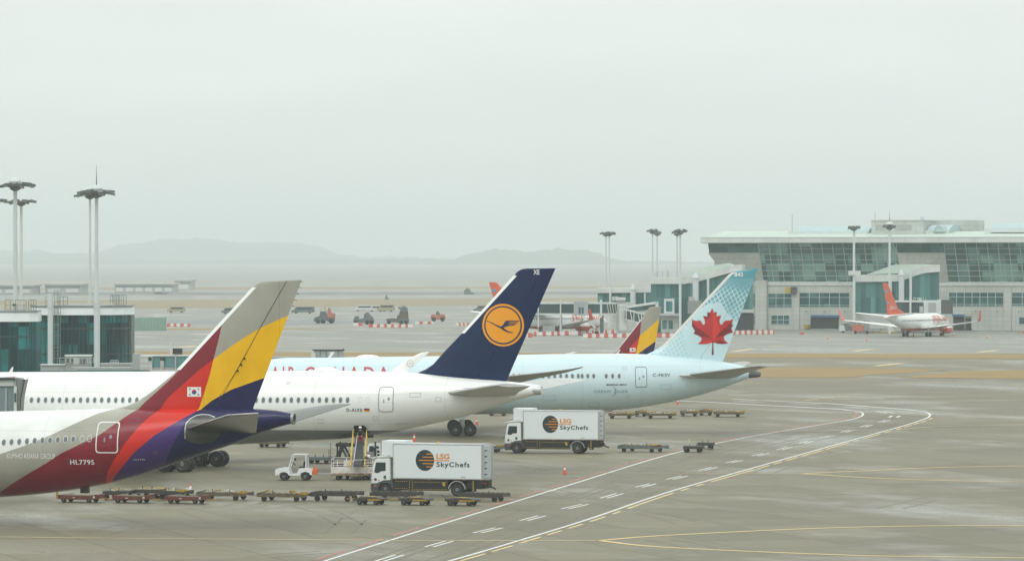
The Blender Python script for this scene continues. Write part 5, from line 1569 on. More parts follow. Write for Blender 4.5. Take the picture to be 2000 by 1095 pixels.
def person(label, loc, rz, pose, top, legs, vest=None, helmet=True):
    r = thing('person', label, 'person', loc, rz)
    J = pose
    e = [('pelvis', 'waist'), ('waist', 'chest'), ('chest', 'neck'), ('neck', 'chin'), ('chin', 'head'), ('head', 'crown')]
    for s_ in 'LR':
        e += [('chest', 'sh' + s_), ('sh' + s_, 'el' + s_), ('el' + s_, 'wr' + s_), ('wr' + s_, 'hand' + s_), ('pelvis', 'hip' + s_), ('hip' + s_, 'kn' + s_), ('kn' + s_, 'an' + s_), ('an' + s_, 'toe' + s_)]
        for k in range(4): e += [('hand' + s_, 'f%d' % k + s_)]
        e += [('wr' + s_, 'th' + s_)]
        h, w_ = Vector(J['hand' + s_][0]), Vector(J['wr' + s_][0]); d_ = (h - w_).normalized()
        sd_ = d_.cross(Vector((0, 0, 1))); sd_ = sd_.normalized() if sd_.length > .1 else Vector((1, 0, 0))
        for k in range(4): J['f%d' % k + s_] = (tuple(h + d_ * (.085 - abs(k - 1.5) * .012) + sd_ * (k - 1.5) * .028 - Vector((0, 0, .02))), .009)
        J['th' + s_] = (tuple(w_ + d_ * .06 + sd_ * .06), .011)
    b = skinned('body', J, e, SKN, r, 1)
    # faces by height: head and hands are skin, the rest cloth
    b.data.materials.append(top); b.data.materials.append(legs)
    ck = Vector(J['neck'][0]); pel = Vector(J['pelvis'][0]); ch = Vector(J['chest'][0])
    hands = [Vector(J['hand' + s_][0]) for s_ in 'LR']
    for p in b.data.polygons:
        c = p.center
        if (c - Vector(J['head'][0])).length < .19 or any((c - h).length < .12 for h in hands): p.material_index = 0
        elif min((c - Vector(J[k][0])).length for k in ('knL', 'knR', 'anL', 'anR', 'toeL', 'toeR', 'hipL', 'hipR')) < min((c - Vector(J[k][0])).length for k in ('chest', 'waist', 'shL', 'shR', 'elL', 'elR', 'wrL', 'wrR')): p.material_index = 2
        else: p.material_index = 1
    if helmet:
        hd, cr_ = Vector(J['head'][0]), Vector(J['crown'][0]); d_ = (cr_ - hd).normalized()
        MB().lathe(hd + d_ * .02, d_, [(0, .15), (.01, .135), (.07, .125), (.12, .09), (.145, .02)], 16).build('helmet', HEL, r)
    # simple face
    hd, ch_ = Vector(J['head'][0]), Vector(J['chin'][0]); up = (Vector(J['crown'][0]) - hd).normalized()
    fw = Vector((0, -1, 0)); fw = (fw - up * fw.dot(up)).normalized(); sx = up.cross(fw)
    MB().lathe(hd + fw * .09 - up * .02, fw, [(0, .02), (.03, .006)], 8).build('nose', SKN, r)
    for q in (-1, 1): MB().lathe(hd + fw * .088 + sx * q * .035 + up * .01, fw, [(0, .012), (.012, .004)], 8).build('eye', BLK, r)
    MB().beam(hd + fw * .093 - up * .065 - sx * .025, hd + fw * .093 - up * .065 + sx * .025, .012).build('mouth', RDC, r)
    if vest:
        skinned('vest', {k: (J[k][0], J[k][1] * 1.13) for k in ('waist', 'chest', 'shL', 'shR')}, [('waist', 'chest'), ('chest', 'shL'), ('chest', 'shR')], vest, r, 1)
    return r
P1 = {'pelvis': ((0, .25, .38), .15), 'waist': ((0, .12, .55), .14), 'chest': ((0, -.02, .82), .16), 'neck': ((0, -.08, .98), .06), 'chin': ((0, -.11, 1.05), .07), 'head': ((0, -.13, 1.14), .10), 'crown': ((0, -.12, 1.23), .07),
      'shL': ((-.20, -.02, .90), .07), 'shR': ((.20, -.02, .90), .07), 'elL': ((-.27, -.16, .66), .05), 'elR': ((.27, -.16, .66), .05), 'wrL': ((-.14, -.34, .52), .035), 'wrR': ((.14, -.34, .52), .035),
      'handL': ((-.10, -.41, .48), .03), 'handR': ((.10, -.41, .48), .03), 'hipL': ((-.11, .22, .34), .11), 'hipR': ((.11, .22, .34), .11), 'knL': ((-.19, -.22, .48), .075), 'knR': ((.19, -.22, .48), .075),
      'anL': ((-.16, -.10, .08), .05), 'anR': ((.16, -.10, .08), .05), 'toeL': ((-.17, -.30, .045), .04), 'toeR': ((.17, -.30, .045), .04)}
xw = frB.ox + .25 * frB.c; 
wp_ = lambda fr, x, y, z: (fr.ox + x * fr.c + y * fr.s, fr.oy - x * fr.s + y * fr.c, z)
person('worker crouching at the top of the belt in a lime vest and red trousers', wp_(frB, .22, -1.1, 2.80), R(-3), dict(P1), DCL, RCL, HIV)
P2 = {'pelvis': ((0, .1, .90), .15), 'waist': ((0, .0, 1.05), .14), 'chest': ((0, -.20, 1.20), .16), 'neck': ((0, -.34, 1.27), .06), 'chin': ((0, -.40, 1.28), .07), 'head': ((0, -.47, 1.32), .10), 'crown': ((0, -.53, 1.38), .07),
      'shL': ((-.20, -.22, 1.24), .07), 'shR': ((.20, -.22, 1.24), .07), 'elL': ((-.24, -.36, .98), .05), 'elR': ((.24, -.36, .98), .05), 'wrL': ((-.2, -.52, .78), .035), 'wrR': ((.2, -.52, .78), .035),
      'handL': ((-.18, -.58, .72), .03), 'handR': ((.18, -.58, .72), .03), 'hipL': ((-.11, .1, .84), .11), 'hipR': ((.11, .1, .84), .11), 'knL': ((-.13, .02, .48), .075), 'knR': ((.13, .06, .48), .075),
      'anL': ((-.13, .1, .09), .05), 'anR': ((.13, .14, .09), .05), 'toeL': ((-.14, -.1, .045), .04), 'toeR': ((.14, -.06, .045), .04)}
frT = Frame(647, ZG(937), 3)
person('worker in a lime vest bending down inside the rusty caged trailer', wp_(frT, 2.55, 1.1, .57), R(60), dict(P2), DCL, DCL, HIV, helmet=True)
# thin white conveyor arm / tow bar lying behind truck
p, q_ = W(782, 849, 398), W(795, 866, 398)
# ================================================================ buildings
def pane_mat(name, c1, c2, bw, bh, rough=.12, axis='XZ', spec=.6, seed=0.0):
    """glazing whose panes differ: some darker, some with the bright hall painted into their colour"""
    m = bpy.data.materials.new(name); m.use_nodes = True
    n = m.node_tree; b = n.nodes['Principled BSDF']; Ln = n.links.new
    t = n.nodes.new('ShaderNodeTexCoord'); sp = n.nodes.new('ShaderNodeSeparateXYZ'); cb = n.nodes.new('ShaderNodeCombineXYZ')
    Ln(t.outputs['Object'], sp.inputs[0]); Ln(sp.outputs['X'], cb.inputs['X']); Ln(sp.outputs['Z'], cb.inputs['Y'])
    mp_ = n.nodes.new('ShaderNodeMapping'); mp_.inputs['Scale'].default_value = (1 / bw, 1 / bh, 1); mp_.inputs['Location'].default_value = (seed, seed * .7, 0)
    Ln(cb.outputs[0], mp_.inputs[0])
    fl = n.nodes.new('ShaderNodeVectorMath'); fl.operation = 'FLOOR'; Ln(mp_.outputs[0], fl.inputs[0])
    wn = n.nodes.new('ShaderNodeTexWhiteNoise'); wn.noise_dimensions = '3D'; Ln(fl.outputs[0], wn.inputs['Vector'])
    no = n.nodes.new('ShaderNodeTexNoise'); no.inputs['Scale'].default_value = .35; no.inputs['Detail'].default_value = 4; Ln(mp_.outputs[0], no.inputs['Vector'])
    a = n.nodes.new('ShaderNodeMath'); a.operation = 'MULTIPLY'; Ln(wn.outputs['Value'], a.inputs[0]); Ln(no.outputs['Fac'], a.inputs[1])
    r = n.nodes.new('ShaderNodeMapRange'); r.inputs['From Min'].default_value = .15; r.inputs['From Max'].default_value = .55; Ln(a.outputs[0], r.inputs['Value'])
    mx = n.nodes.new('ShaderNodeMix'); mx.data_type = 'RGBA'; mx.inputs['A'].default_value = (*c1, 1); mx.inputs['B'].default_value = (*c2, 1)  # paler mix imitates light seen through the hall
    Ln(r.outputs[0], mx.inputs['Factor']); Ln(mx.outputs['Result'], b.inputs['Base Color'])
    b.inputs['Roughness'].default_value = rough; b.inputs['Specular IOR Level'].default_value = spec
    return m
CON = M('concrete_panel_pale', (.46, .48, .46), .8, var=.22, scale=.12, dark=(.34, .36, .35))
def tile_mat(name, col, bw, bh, dk=.78):
    m = bpy.data.materials.new(name); m.use_nodes = True
    n = m.node_tree; b = n.nodes['Principled BSDF']; Ln = n.links.new
    t = n.nodes.new('ShaderNodeTexCoord'); sp = n.nodes.new('ShaderNodeSeparateXYZ'); cb = n.nodes.new('ShaderNodeCombineXYZ')
    ad = n.nodes.new('ShaderNodeMath'); ad.operation = 'ADD'
    Ln(t.outputs['Object'], sp.inputs[0]); Ln(sp.outputs['X'], ad.inputs[0]); Ln(sp.outputs['Y'], ad.inputs[1]); Ln(ad.outputs[0], cb.inputs['X']); Ln(sp.outputs['Z'], cb.inputs['Y'])
    br = n.nodes.new('ShaderNodeTexBrick'); br.offset = 0
    br.inputs['Scale'].default_value = 1; br.inputs['Brick Width'].default_value = bw; br.inputs['Row Height'].default_value = bh
    br.inputs['Mortar Size'].default_value = .06
    br.inputs['Color1'].default_value = (*col, 1); br.inputs['Color2'].default_value = (*[c * .94 for c in col], 1); br.inputs['Mortar'].default_value = (*[c * dk for c in col], 1)
    no = n.nodes.new('ShaderNodeTexNoise'); no.inputs['Scale'].default_value = .15; no.inputs['Detail'].default_value = 5; Ln(t.outputs['Object'], no.inputs['Vector'])
    r = n.nodes.new('ShaderNodeMapRange'); r.inputs['From Min'].default_value = .35; r.inputs['From Max'].default_value = .7; r.inputs['To Min'].default_value = 1.02; r.inputs['To Max'].default_value = .82
    Ln(no.outputs['Fac'], r.inputs['Value'])
    v = n.nodes.new('ShaderNodeVectorMath'); v.operation = 'SCALE'
    Ln(cb.outputs[0], br.inputs['Vector']); Ln(br.outputs['Color'], v.inputs[0]); Ln(r.outputs[0], v.inputs['Scale']); Ln(v.outputs[0], b.inputs['Base Color'])
    b.inputs['Roughness'].default_value = .75
    return m
WALL = tile_mat('terminal_wall_panels', (.54, .57, .53), 1.6, 1.2)
FAS = tile_mat('fascia_panels', (.66, .70, .68), 3.0, 2.0, .8)
GRF = M('pale_green_roof', (.50, .60, .52), .6, var=.2, scale=.2)
TGL = pane_mat('terminal_glass', (.022, .11, .11), (.26, .48, .43), 3.1, 2.1)
TGD = pane_mat('window_band_glass', (.018, .085, .09), (.07, .20, .19), 2.2, 1.8, seed=3.3)
DTG = pane_mat('dark_teal_glass', (.0, .035, .038), (.02, .22, .22), 1.4, 3.2, seed=7.7, rough=.25, spec=.12)
LTG = pane_mat('pier_teal_glass', (.03, .13, .13), (.10, .29, .275), 1.2, 6, seed=5.1, spec=.25)
MUL = M('glazing_bar_white', (.50, .56, .55), .5)
SKY_ = M('skylight_pale_blue', (.42, .54, .55), .7, spec=.2)
COLW = M('column_white', (.60, .65, .66), .45, var=.12, scale=.5)
DRK = M('opening_dark', (.02, .03, .032), .7)
BLU = M('awning_blue', (.04, .13, .30), .6)
STL = M('galvanised_steel', (.30, .33, .33), .5, metal=.5, var=.3, scale=1)

T = Frame(1500, 1174, 18)
tm = thing('terminal_building', 'long pale terminal with a leaning glass front and green roof', 'building', frame=T)
def tb(name, u0, u1, v0, v1, y0, y1, mat, par=tm, fr=T, yref=None, **k):
    yr = y0 if yref is None else yref
    x0, za = fr.loc(u0, v0, yr); x1, zb = fr.loc(u1, v1, yr)
    return MB().box(min(x0, x1), max(x0, x1), y0, y1, min(za, zb), max(za, zb)).build(name, mat, par, **k)
xl = T.loc(1467, 600, 0)[0]; xr = 130.0
zgb, zgt = 12.2, 21.9
# lower storeys
MB().box(xl, xr, 0, 40, 0, zgb).build('wall', WALL, tm)
tb('wall_buttress', 1472, 1497, 547, 645, -1.2, 0, WALL)
MB().box(xl, xr, -.25, 0, zgb - 1.0, zgb - .05).build('ledge', FAS, tm)
# leaning upper volume: side profile in y,z
xt0 = T.loc(1394, 517, -1)[0]; xe0 = T.loc(1381, 478, -5.5)[0]
lean = lambda z: -5.2 * (z - zgb) / (zgt - zgb)
def lean_panel(u0, u1, z0, z1, off, mat, name, xab=None):
    x0 = T.loc(u0, 500, -2.5)[0] if xab is None else xab[0]; x1 = T.loc(u1, 500, -2.5)[0] if xab is None else xab[1]
    return MB().add([(x0, lean(z0) + off, z0), (x1, lean(z0) + off, z0), (x1, lean(z1) + off, z1), (x0, lean(z1) + off, z1),
                     (x0, lean(z0) + off + .4, z0), (x1, lean(z0) + off + .4, z0), (x1, lean(z1) + off + .4, z1), (x0, lean(z1) + off + .4, z1)],
                    [(0, 1, 2, 3), (5, 4, 7, 6), (0, 4, 5, 1), (1, 5, 6, 2), (2, 6, 7, 3), (3, 7, 4, 0)]).build(name, mat, tm)
# concrete core behind (slanted left end)
pts = [(T.loc(1394, 517, 0)[0], 15.8), (xe0, zgt), (xr, zgt), (xr, zgb), (T.loc(1440, 545, 0)[0], zgb)]
MB().prism(pts, .8, 38).build('upper_wall', WALL, tm)
piers = [(1386, 1486), (1755, 1848)]
xs_p = [(T.loc(a_, 500, -2.5)[0], T.loc(b_, 500, -2.5)[0]) for a_, b_ in piers]
# concrete piers that follow the lean
for (xa, xb), first in zip(xs_p, (True, False)):
    top = zgt - 2.4
    vs = []
    xa2 = xa + (1.4 if first else 0)
    MB().add([(xa2 + 1.0, lean(15.6) - .15, 15.6 if first else zgb), (xb, lean(zgb) - .15, zgb), (xb, lean(top) - .15, top), (xa, lean(top) - .15, top),
              (xa2 + 1.0, 1.0, 15.6 if first else zgb), (xb, 1.0, zgb), (xb, 1.0, top), (xa, 1.0, top)],
             [(0, 1, 2, 3), (5, 4, 7, 6), (0, 4, 5, 1), (1, 5, 6, 2), (2, 6, 7, 3), (3, 7, 4, 0)]).build('concrete_pier', WALL, tm)
    lean_panel(0, 0, top, zgt, -.02, TGD, 'clerestory_glass', xab=(xa + (.3 if first else 0), xb))
bays = [(xs_p[0][1], xs_p[1][0]), (xs_p[1][1], xr)]
for bi, (xa, xb) in enumerate(bays):
    g = lean_panel(0, 0, zgb, zgt, .1, TGL, 'glass_front', xab=(xa, xb))
    n_ = int((xb - xa) / 2.75)
    n_ = min(n_, 22)
    for k in range(n_ + 1):
        x = xa + (xb - xa) * k / n_ if bi == 0 else xa + 2.75 * k
        MB().beam((x, lean(zgb) + .02, zgb), (x, lean(zgt) + .02, zgt), .13, .2).build('mullion', MUL, g)
    for k in range(1, 7):
        z = zgb + (zgt - zgb) * k / 7
        MB().beam((xa, lean(z) + .0, z), (xb, lean(z) + .0, z), .16, .11).build('transom', MUL, g)
# roof
xo = T.loc(1369, 470, -7)[0]
MB().prism_y([(-7.2, 22.1), (-7.2, 23.3), (-6.8, 23.4), (14, 25.0), (38, 25.2), (38, 24.0), (-6.0, 21.95)], xo, xr).build('roof', GRF, tm)
MB().box(xo - .05, xr, -7.3, -7.16, 22.0, 23.38).build('roof_fascia', FAS, tm)
MB().box(xo, xr, -7.38, -7.28, 23.30, 23.46).build('roof_edge', MUL, tm)
MB().box(T.loc(1372, 470, -7)[0], xr, -6.9, -5.2, 21.9, 22.0).build('soffit', TGR, tm)
def roof_box(name, u0, u1, v0, v1, y0, y1, mat):
    return tb(name, u0, u1, v0, v1, y0, y1, mat)
# long skylights (curved)
for (u0, u1, vt, vb) in [(1548, 1702, 442, 454), (1804, 1860, 439, 451), (1930, 2200, 436, 448)]:
    (xa, zt), (xb, zb) = T.loc(u0, vt, 10), T.loc(u1, vb, 10)
    h = zt - zb
    sh = [(6 + 8 * (1 - math.cos(a)), zb - .8 + (h + .8) * math.sin(a)) for a in np.linspace(0, math.pi, 12)]
    o = MB().prism_y(sh, xa + 1.5, xb).build('skylight', SKY_, tm)
    MB().box(xa, xb, 5.4, 5.9, zb - .7, zb + .25).build('skylight_curb', COLW, o)
(xa, zt), (xb, zb) = T.loc(1828, 438, 8), T.loc(1851, 449, 8)
c = (xa + xb) / 2; rx_ = (xb - xa) / 2
oA = [(c + rx_ * math.cos(a), zb - .5 + (zt - zb + .4) * math.sin(a)) for a in np.linspace(math.pi, 0, 14)]
MB().prism(oA, 4.8, 9).build('arched_skylight', SKY_, tm)
iA = [(c + rx_ * .82 * math.cos(a), zb - .5 + (zt - zb + .0) * math.sin(a)) for a in np.linspace(0, math.pi, 14)]
MB().prism(oA + iA, 4.6, 4.8).build('arch_rim', MUL, tm)
PH = tile_mat('plant_house_panels', (.50, .54, .52), 2.6, 2.2, .72)
ph = roof_box('plant_house', 1702, 1803, 430.5, 457, 4, 18, PH)
for a_, b_ in ((1711, 1727), (1751, 1780)): tb('louvre', a_, b_, 439, 449, 3.9, 3.98, M('louvre_grey', (.34, .37, .36), .6), ph)
tb('roof_cornice', 1701, 1804, 429.5, 431.5, 3.8, 18.2, CON, ph)
roof_box('rear_plant_house', 1804, 1900, 430, 450, 20, 34, PH)
tb('roof_vent', 1797, 1803, 423, 430.5, 5, 6, COLW)
def thin_mast(u, v0, v1, Z, label, w_=.12):
    a_, b_ = W(u, v0, Z), W(u, v1, Z)
    o = MB().tube((0, 0, b_.z), (0, 0, a_.z), w_, w_ * .3, 6).build('antenna_mast', STL); o.location = (a_.x, Z, 0)
    return tag(o, label, 'antenna')
tb('antenna', 1546.6, 1547.4, 419, 453, 3, 3.12, STL); tb('antenna', 1708.7, 1709.3, 414, 431, 5, 5.12, STL)
# window bands in the lower wall
def wband(u0, u1, v0, v1, nx, nz, name='window', lab=None):
    (xa, za), (xb, zb) = T.loc(u0, v1, 0), T.loc(u1, v0, 0)
    f = MB().box(xa, xb, -.06, .02, za, zb).build(name, TGD, tm)
    for k in range(nx + 1):
        x = xa + (xb - xa) * k / nx; MB().box(x - .07, x + .07, -.14, -.06, za, zb).build('window_bar', MUL, f)
    for k in range(nz + 1):
        z = [za, za + (zb - za) * .14, za + (zb - za) * .68, zb][k] if nz == 3 else za + (zb - za) * k / nz
        MB().box(xa, xb, -.13, -.055, z - .06, z + .06).build('window_bar', MUL, f)
wband(1500.5, 1547, 573, 600, 3, 3); wband(1561.5, 1659.5, 571.5, 599.5, 5, 3); wband(1506.5, 1542, 615.5, 633, 3, 2)
wband(1853, 1960, 571, 598, 7, 3); wband(1976, 2080, 571, 597.5, 5, 3); wband(1990, 2010, 619, 633, 1, 1)
tb('vehicle_gate', 1583, 1638, 617, 641.5, -.1, 0, DRK); tb('gate_awning', 1583, 1638, 615, 619.5, -.8, -.1, BLU)
tb('vehicle_gate', 1862, 1898, 617, 646, -.1, 0, DRK); tb('gate_awning', 1860, 1882, 613.5, 618, -.8, -.1, BLU)
tb('yellow_sign', 1534, 1543.5, 560.5, 572, -.3, -.05, M('gate_sign_yellow', (.60, .43, .06), .6, var=.5, scale=1.5))
tb('dark_wall_unit', 1545, 1554, 560, 574, -1.3, -.26, TGR)
tb('low_yellow_box', 1570, 1579, 634, 641, -1.5, -.2, YLP)
tb('wall_pilaster', 1547.5, 1561, 572, 643, -.35, 0, WALL)
tb('wall_pilaster', 1961, 1975, 560, 645, -.35, 0, WALL)
for u in (1572, 1609, 1647, 1903, 1945, 1987):
    tb('wall_lamp', u, u + 2.2, 606, 608.5, -.6, -.0, LGM)

# ---- connecting wings that run out from the terminal (gate pavilions)
def pavilion(name, label, fr, outline_roof, fascia, glass, cols, roof_extra=None, dark=None, depth=12, gm=LTG, base=650):
    t = thing(name, label, 'building', frame=fr)
    g0 = None
    for (u0, v0t, v0b, u1, v1t, v1b) in glass:
        p = [fr.loc(u0, v0b, 0), fr.loc(u1, v1b, 0), fr.loc(u1, v1t, 0), fr.loc(u0, v0t, 0)]
        g0 = MB().prism(p, .2, depth).build('glass_wall', gm, t)
        n_ = max(2, int((u1 - u0) / 9))
        for k in range(n_ + 1):
            f_ = k / n_; x = p[0][0] + (p[1][0] - p[0][0]) * f_; z0_ = p[0][1] + (p[1][1] - p[0][1]) * f_; z1_ = p[3][1] + (p[2][1] - p[3][1]) * f_
            MB().box(x - .04, x + .04, .1, .2, z0_, z1_).build('mullion', M('mullion_teal_grey', (.10, .17, .17), .5), g0)
        zt_ = max(p[2][1], p[3][1]); zb_ = min(p[0][1], p[1][1])
    for (u0, v0t, v0b, u1, v1t, v1b) in fascia:
        p = [fr.loc(u0, v0b, -.4), fr.loc(u1, v1b, -.4), fr.loc(u1, v1t, -.4), fr.loc(u0, v0t, -.4)]
        MB().prism(p, -.4, depth + .6).build('roof_fascia', FAS, t)
        lo = [(p[0][0], p[0][1]), (p[1][0], p[1][1]), (p[1][0], p[1][1] + .12), (p[0][0], p[0][1] + .12)]
        MB().prism(lo, -.5, -.42).build('fascia_trim', MUL, t)
    for (u, w_, vt, vb, cap) in cols:
        (x, zt), (_, zb) = fr.loc(u, vt, -1.5), fr.loc(u, vb, -1.5)
        r = w_ / 2 / (F / fr.oy)
        prof = [(0, r), (zt - zb, r)] + ([(zt - zb, r * 1.25), (zt - zb + .3, r * 1.25), (zt - zb + 1.5, .1)] if cap else [])
        MB().lathe((x, -1.5 if not cap else -2.2, max(zb, 0)), (0, 0, 1), prof, 20).build('column', COLW, t)
    return t
FP = Frame(1300, 1120, 6)
pv = pavilion('gate_pavilion', 'teal glazed gate pavilion with a sloping green roof left of the terminal', FP, None,
    [(1270, 542, 554.5, 1334, 542, 554.5), (1334, 543, 555, 1358, 538, 551), (1358, 538, 551, 1432, 517.5, 531), (1432, 517.5, 531, 1449, 516, 528)],
    [(1271.5, 554, 649, 1354, 554, 649), (1354, 551, 649, 1470, 524, 649)],
    [(1328.5, 5.5, 555, 648, False), (1359, 12, 544, 592, True), (1383, 5, 544, 600, False)])
g_ = [FP.loc(u, v, 2) for u, v in [(1331, 541), (1385, 521.5), (1420, 517), (1434, 518.5), (1358, 539)]]
MB().prism([(g_[0][0], g_[0][1]), (g_[4][0], g_[4][1]), (g_[3][0], g_[3][1]), (g_[2][0], g_[2][1] + .4), (g_[1][0], g_[1][1] + .3)], 2, 11).build('sloping_roof', GRF, pv)
tb('stair_tower', 1297, 1317, 583, 612, -2.5, 0, COLW, pv, FP); tb('door', 1301, 1313, 588, 608, -2.6, -2.52, LTG, pv, FP)
tb('canopy_slab', 1288, 1326, 612, 616.5, -4.5, 0, CON, pv, FP); tb('ground_floor', 1291, 1325, 617, 649, -2.5, 0, WALL, pv, FP)
tb('door', 1293.5, 1302, 625, 642, -2.6, -2.52, LTG, pv, FP); tb('door', 1306, 1314, 625, 642, -2.6, -2.52, LTG, pv, FP)
tb('dark_undercroft', 1440, 1471, 612, 648, -3, -.2, DRK, pv, FP); tb('undercroft_canopy', 1438, 1472, 604, 610.5, -3.5, -.2, CON, pv, FP)
for u, v in ((1281, 531), (1283.5, 529), (1294, 530), (1303, 527), (1306, 531)): tb('roof_antenna', u, u + .8, v, 543, 1, 1.1, STL, pv, FP)
tb('machine_unit', 1343, 1370, 587, 612, -4.2, -2.9, STL, pv, FP); tb('machine_unit', 1345, 1353, 579, 587, -4.2, -3, LGM, pv, FP)
FPa = Frame(1216, 1150, 4)
pa = pavilion('low_gate_wing', 'low glazed wing with a flat white fascia at the left end of the far pier', FPa, None,
    [(1166, 562, 572, 1272, 561, 571)], [(1167.5, 571.5, 602, 1271, 571, 602)],
    [(1192, 4.5, 563, 600, False), (1236.5, 10.5, 566, 604, True), (1259.5, 3.5, 572, 600, False)])
tb('lower_wall', 1195, 1271, 602, 646, .4, 11, WALL, pa, FPa)
tb('roof_unit', 1195, 1207, 579, 587, -3, -.5, LGM, pa, FPa)

# right hand pavilion in front of the terminal, behind the orange tailed airliner
FR = Frame(1750, 1120, 4)
rp = pavilion('gate_pavilion', 'teal glazed gate pavilion with a green roof behind the orange tailed airliner', FR, None,
    [(1669, 537, 550.5, 1757, 535.5, 549.5), (1757, 535, 549.5, 1768, 532, 546), (1768, 532, 546, 1800, 520, 533.5), (1800, 520, 533.5, 1836, 517, 530.5)],
    [(1670.5, 550, 612, 1757, 549.5, 610), (1757, 546, 610, 1834, 528, 609)],
    [(1668.5, 5, 535, 640, False), (1739.5, 5.5, 549, 600, False), (1760.5, 11, 538, 590, True), (1778.5, 5.5, 530, 612, False)])
g_ = [FR.loc(u, v, 2) for u, v in [(1695, 536), (1751, 516.5), (1805, 516), (1830, 517), (1800, 521), (1768, 533)]]
MB().prism(g_[::-1], 2, 11).build('sloping_roof', GRF, rp)
e1, e2 = FR.loc(1695, 536, -.2), FR.loc(1752, 515.5, -.2)
MB().beam((e1[0], -.2, e1[1]), (e2[0], -.2, e2[1]), .5, .25).build('roof_verge', MUL, rp)
tb('lower_wall', 1672, 1832, 610, 643, .6, 11, WALL, rp, FR)
tb('pale_shed', 1690, 1732, 618, 642, -3.5, .4, CON, rp, FR)

# ---- airbridges
DGB = pane_mat('airbridge_dark_glass', (.025, .06, .065), (.05, .12, .125), 2.0, 3.0, seed=2.2, spec=.35)
BRW = M('airbridge_white', (.62, .66, .65), .5, var=.25, scale=.8)
BRG = M('airbridge_grey', (.36, .40, .40), .55, var=.3, scale=.7)
def bridge(name, label, fr, parts, group='passenger boarding bridges'):
    t = thing(name, label, 'airbridge', frame=fr, group=group)
    for p in parts:
        nm, u0, u1, v0, v1, y0, y1, m_ = p
        tb(nm, u0, u1, v0, v1, y0, y1, m_, t, fr)
    return t
FJ = Frame(1130, 1085, 0)
jb = bridge('boarding_bridge', 'long elevated boarding bridge with dark glass above the barrier row', FJ, [
    ('corridor', 1045, 1206, 592.5, 612, 0, 3.2, DGB), ('corridor_roof', 1043, 1206, 590, 593.5, -.2, 3.4, BRW), ('corridor_floor', 1043, 1206, 611.5, 615, -.2, 3.4, BRW),
    ('cabin', 1120.5, 1148.5, 588.5, 616, -.8, 3.8, BRG), ('cabin_window', 1130, 1134.5, 600, 612, -.9, -.82, DGB), ('cabin_window', 1136, 1140, 600, 612, -.9, -.82, DGB),
    ('post', 1093.5, 1096, 585, 648, -.6, -.25, BRW), ('post', 1172, 1176, 585, 620, -.6, -.25, BRW), ('post', 1050, 1052.5, 592, 640, -.6, -.25, BRW),
    ('support_leg', 1172, 1179, 616, 649, .2, 1.6, M('leg_dark_teal', (.08, .12, .125), .6)), ('support_leg', 1093, 1098, 615, 649, .4, 1.4, BRG),
    ('rotunda', 1205, 1221, 585, 650, -1, 4, BRG), ('rotunda_roof', 1203, 1222, 581, 586, -1.3, 4.3, BRW), ('service_box', 1196, 1208, 579, 587, 0, 2, LGM),
    ('wheel_carriage', 1060, 1084, 636, 648, 0, 2, BRG)])
p = [FJ.loc(u, v, -.5) for u, v in [(1137, 616), (1163, 640)]]
MB().beam((p[0][0], -.5, p[0][1]), (p[1][0], -.5, p[1][1]), .5).build('stair', BRW, jb)
for k in range(4):
    a_, b_ = FJ.loc(1186 + 5 * k, 593, -.35), FJ.loc(1189 + 5 * k, 612, -.35)
    MB().beam((a_[0], -.35, a_[1]), (b_[0], -.35, b_[1]), .15).build('truss_bar', BRW, jb)
FJ2 = Frame(1240, 1070, -4)
j2 = bridge('boarding_bridge', 'white truss boarding bridge sloping down to the small banded tail', FJ2, [('rotunda', 1211, 1223, 597, 645, -1, 2, BRW), ('rotunda_cap', 1209, 1225, 594, 598, -1.2, 2.2, BRW), ('service_box', 1223, 1236, 590, 598, -.5, 1.5, LGM), ('end_post', 1280, 1286, 589, 602, -1, 1.5, BRW)])
def sl(fr, par, name, u0, v0, u1, v1, th, y0, y1, m_):
    p = [fr.loc(u0, v0, y0), fr.loc(u1, v1, y0)]; h = th / (F / fr.oy)
    return MB().prism([(p[0][0], p[0][1] - h), (p[1][0], p[1][1] - h), (p[1][0], p[1][1]), (p[0][0], p[0][1])], y0, y1).build(name, m_, par)
sl(FJ2, j2, 'upper_corridor_roof', 1222, 598, 1284, 589, 4, -1, 1.6, BRW); sl(FJ2, j2, 'upper_corridor', 1224, 602, 1282, 593, 9, -.8, 1.4, DGB)
sl(FJ2, j2, 'lower_corridor_roof', 1221, 602, 1262, 612, 4, -2.6, -1.1, BRW); sl(FJ2, j2, 'lower_corridor', 1221, 606, 1262, 616, 16, -2.5, -1.2, DGB); sl(FJ2, j2, 'lower_corridor_floor', 1221, 622, 1262, 632, 3, -2.6, -1.1, BRW)
for k in range(6):
    u = 1223 + 7.5 * k; a_, b_ = FJ2.loc(u, 603 + 1.8 * k, -2.7), FJ2.loc(u + (4 if k % 2 else 0), 624 + 1.8 * k, -2.7)
    MB().beam((a_[0], -2.7, a_[1]), (b_[0], -2.7, b_[1]), .2).build('truss_bar', BRW, j2)
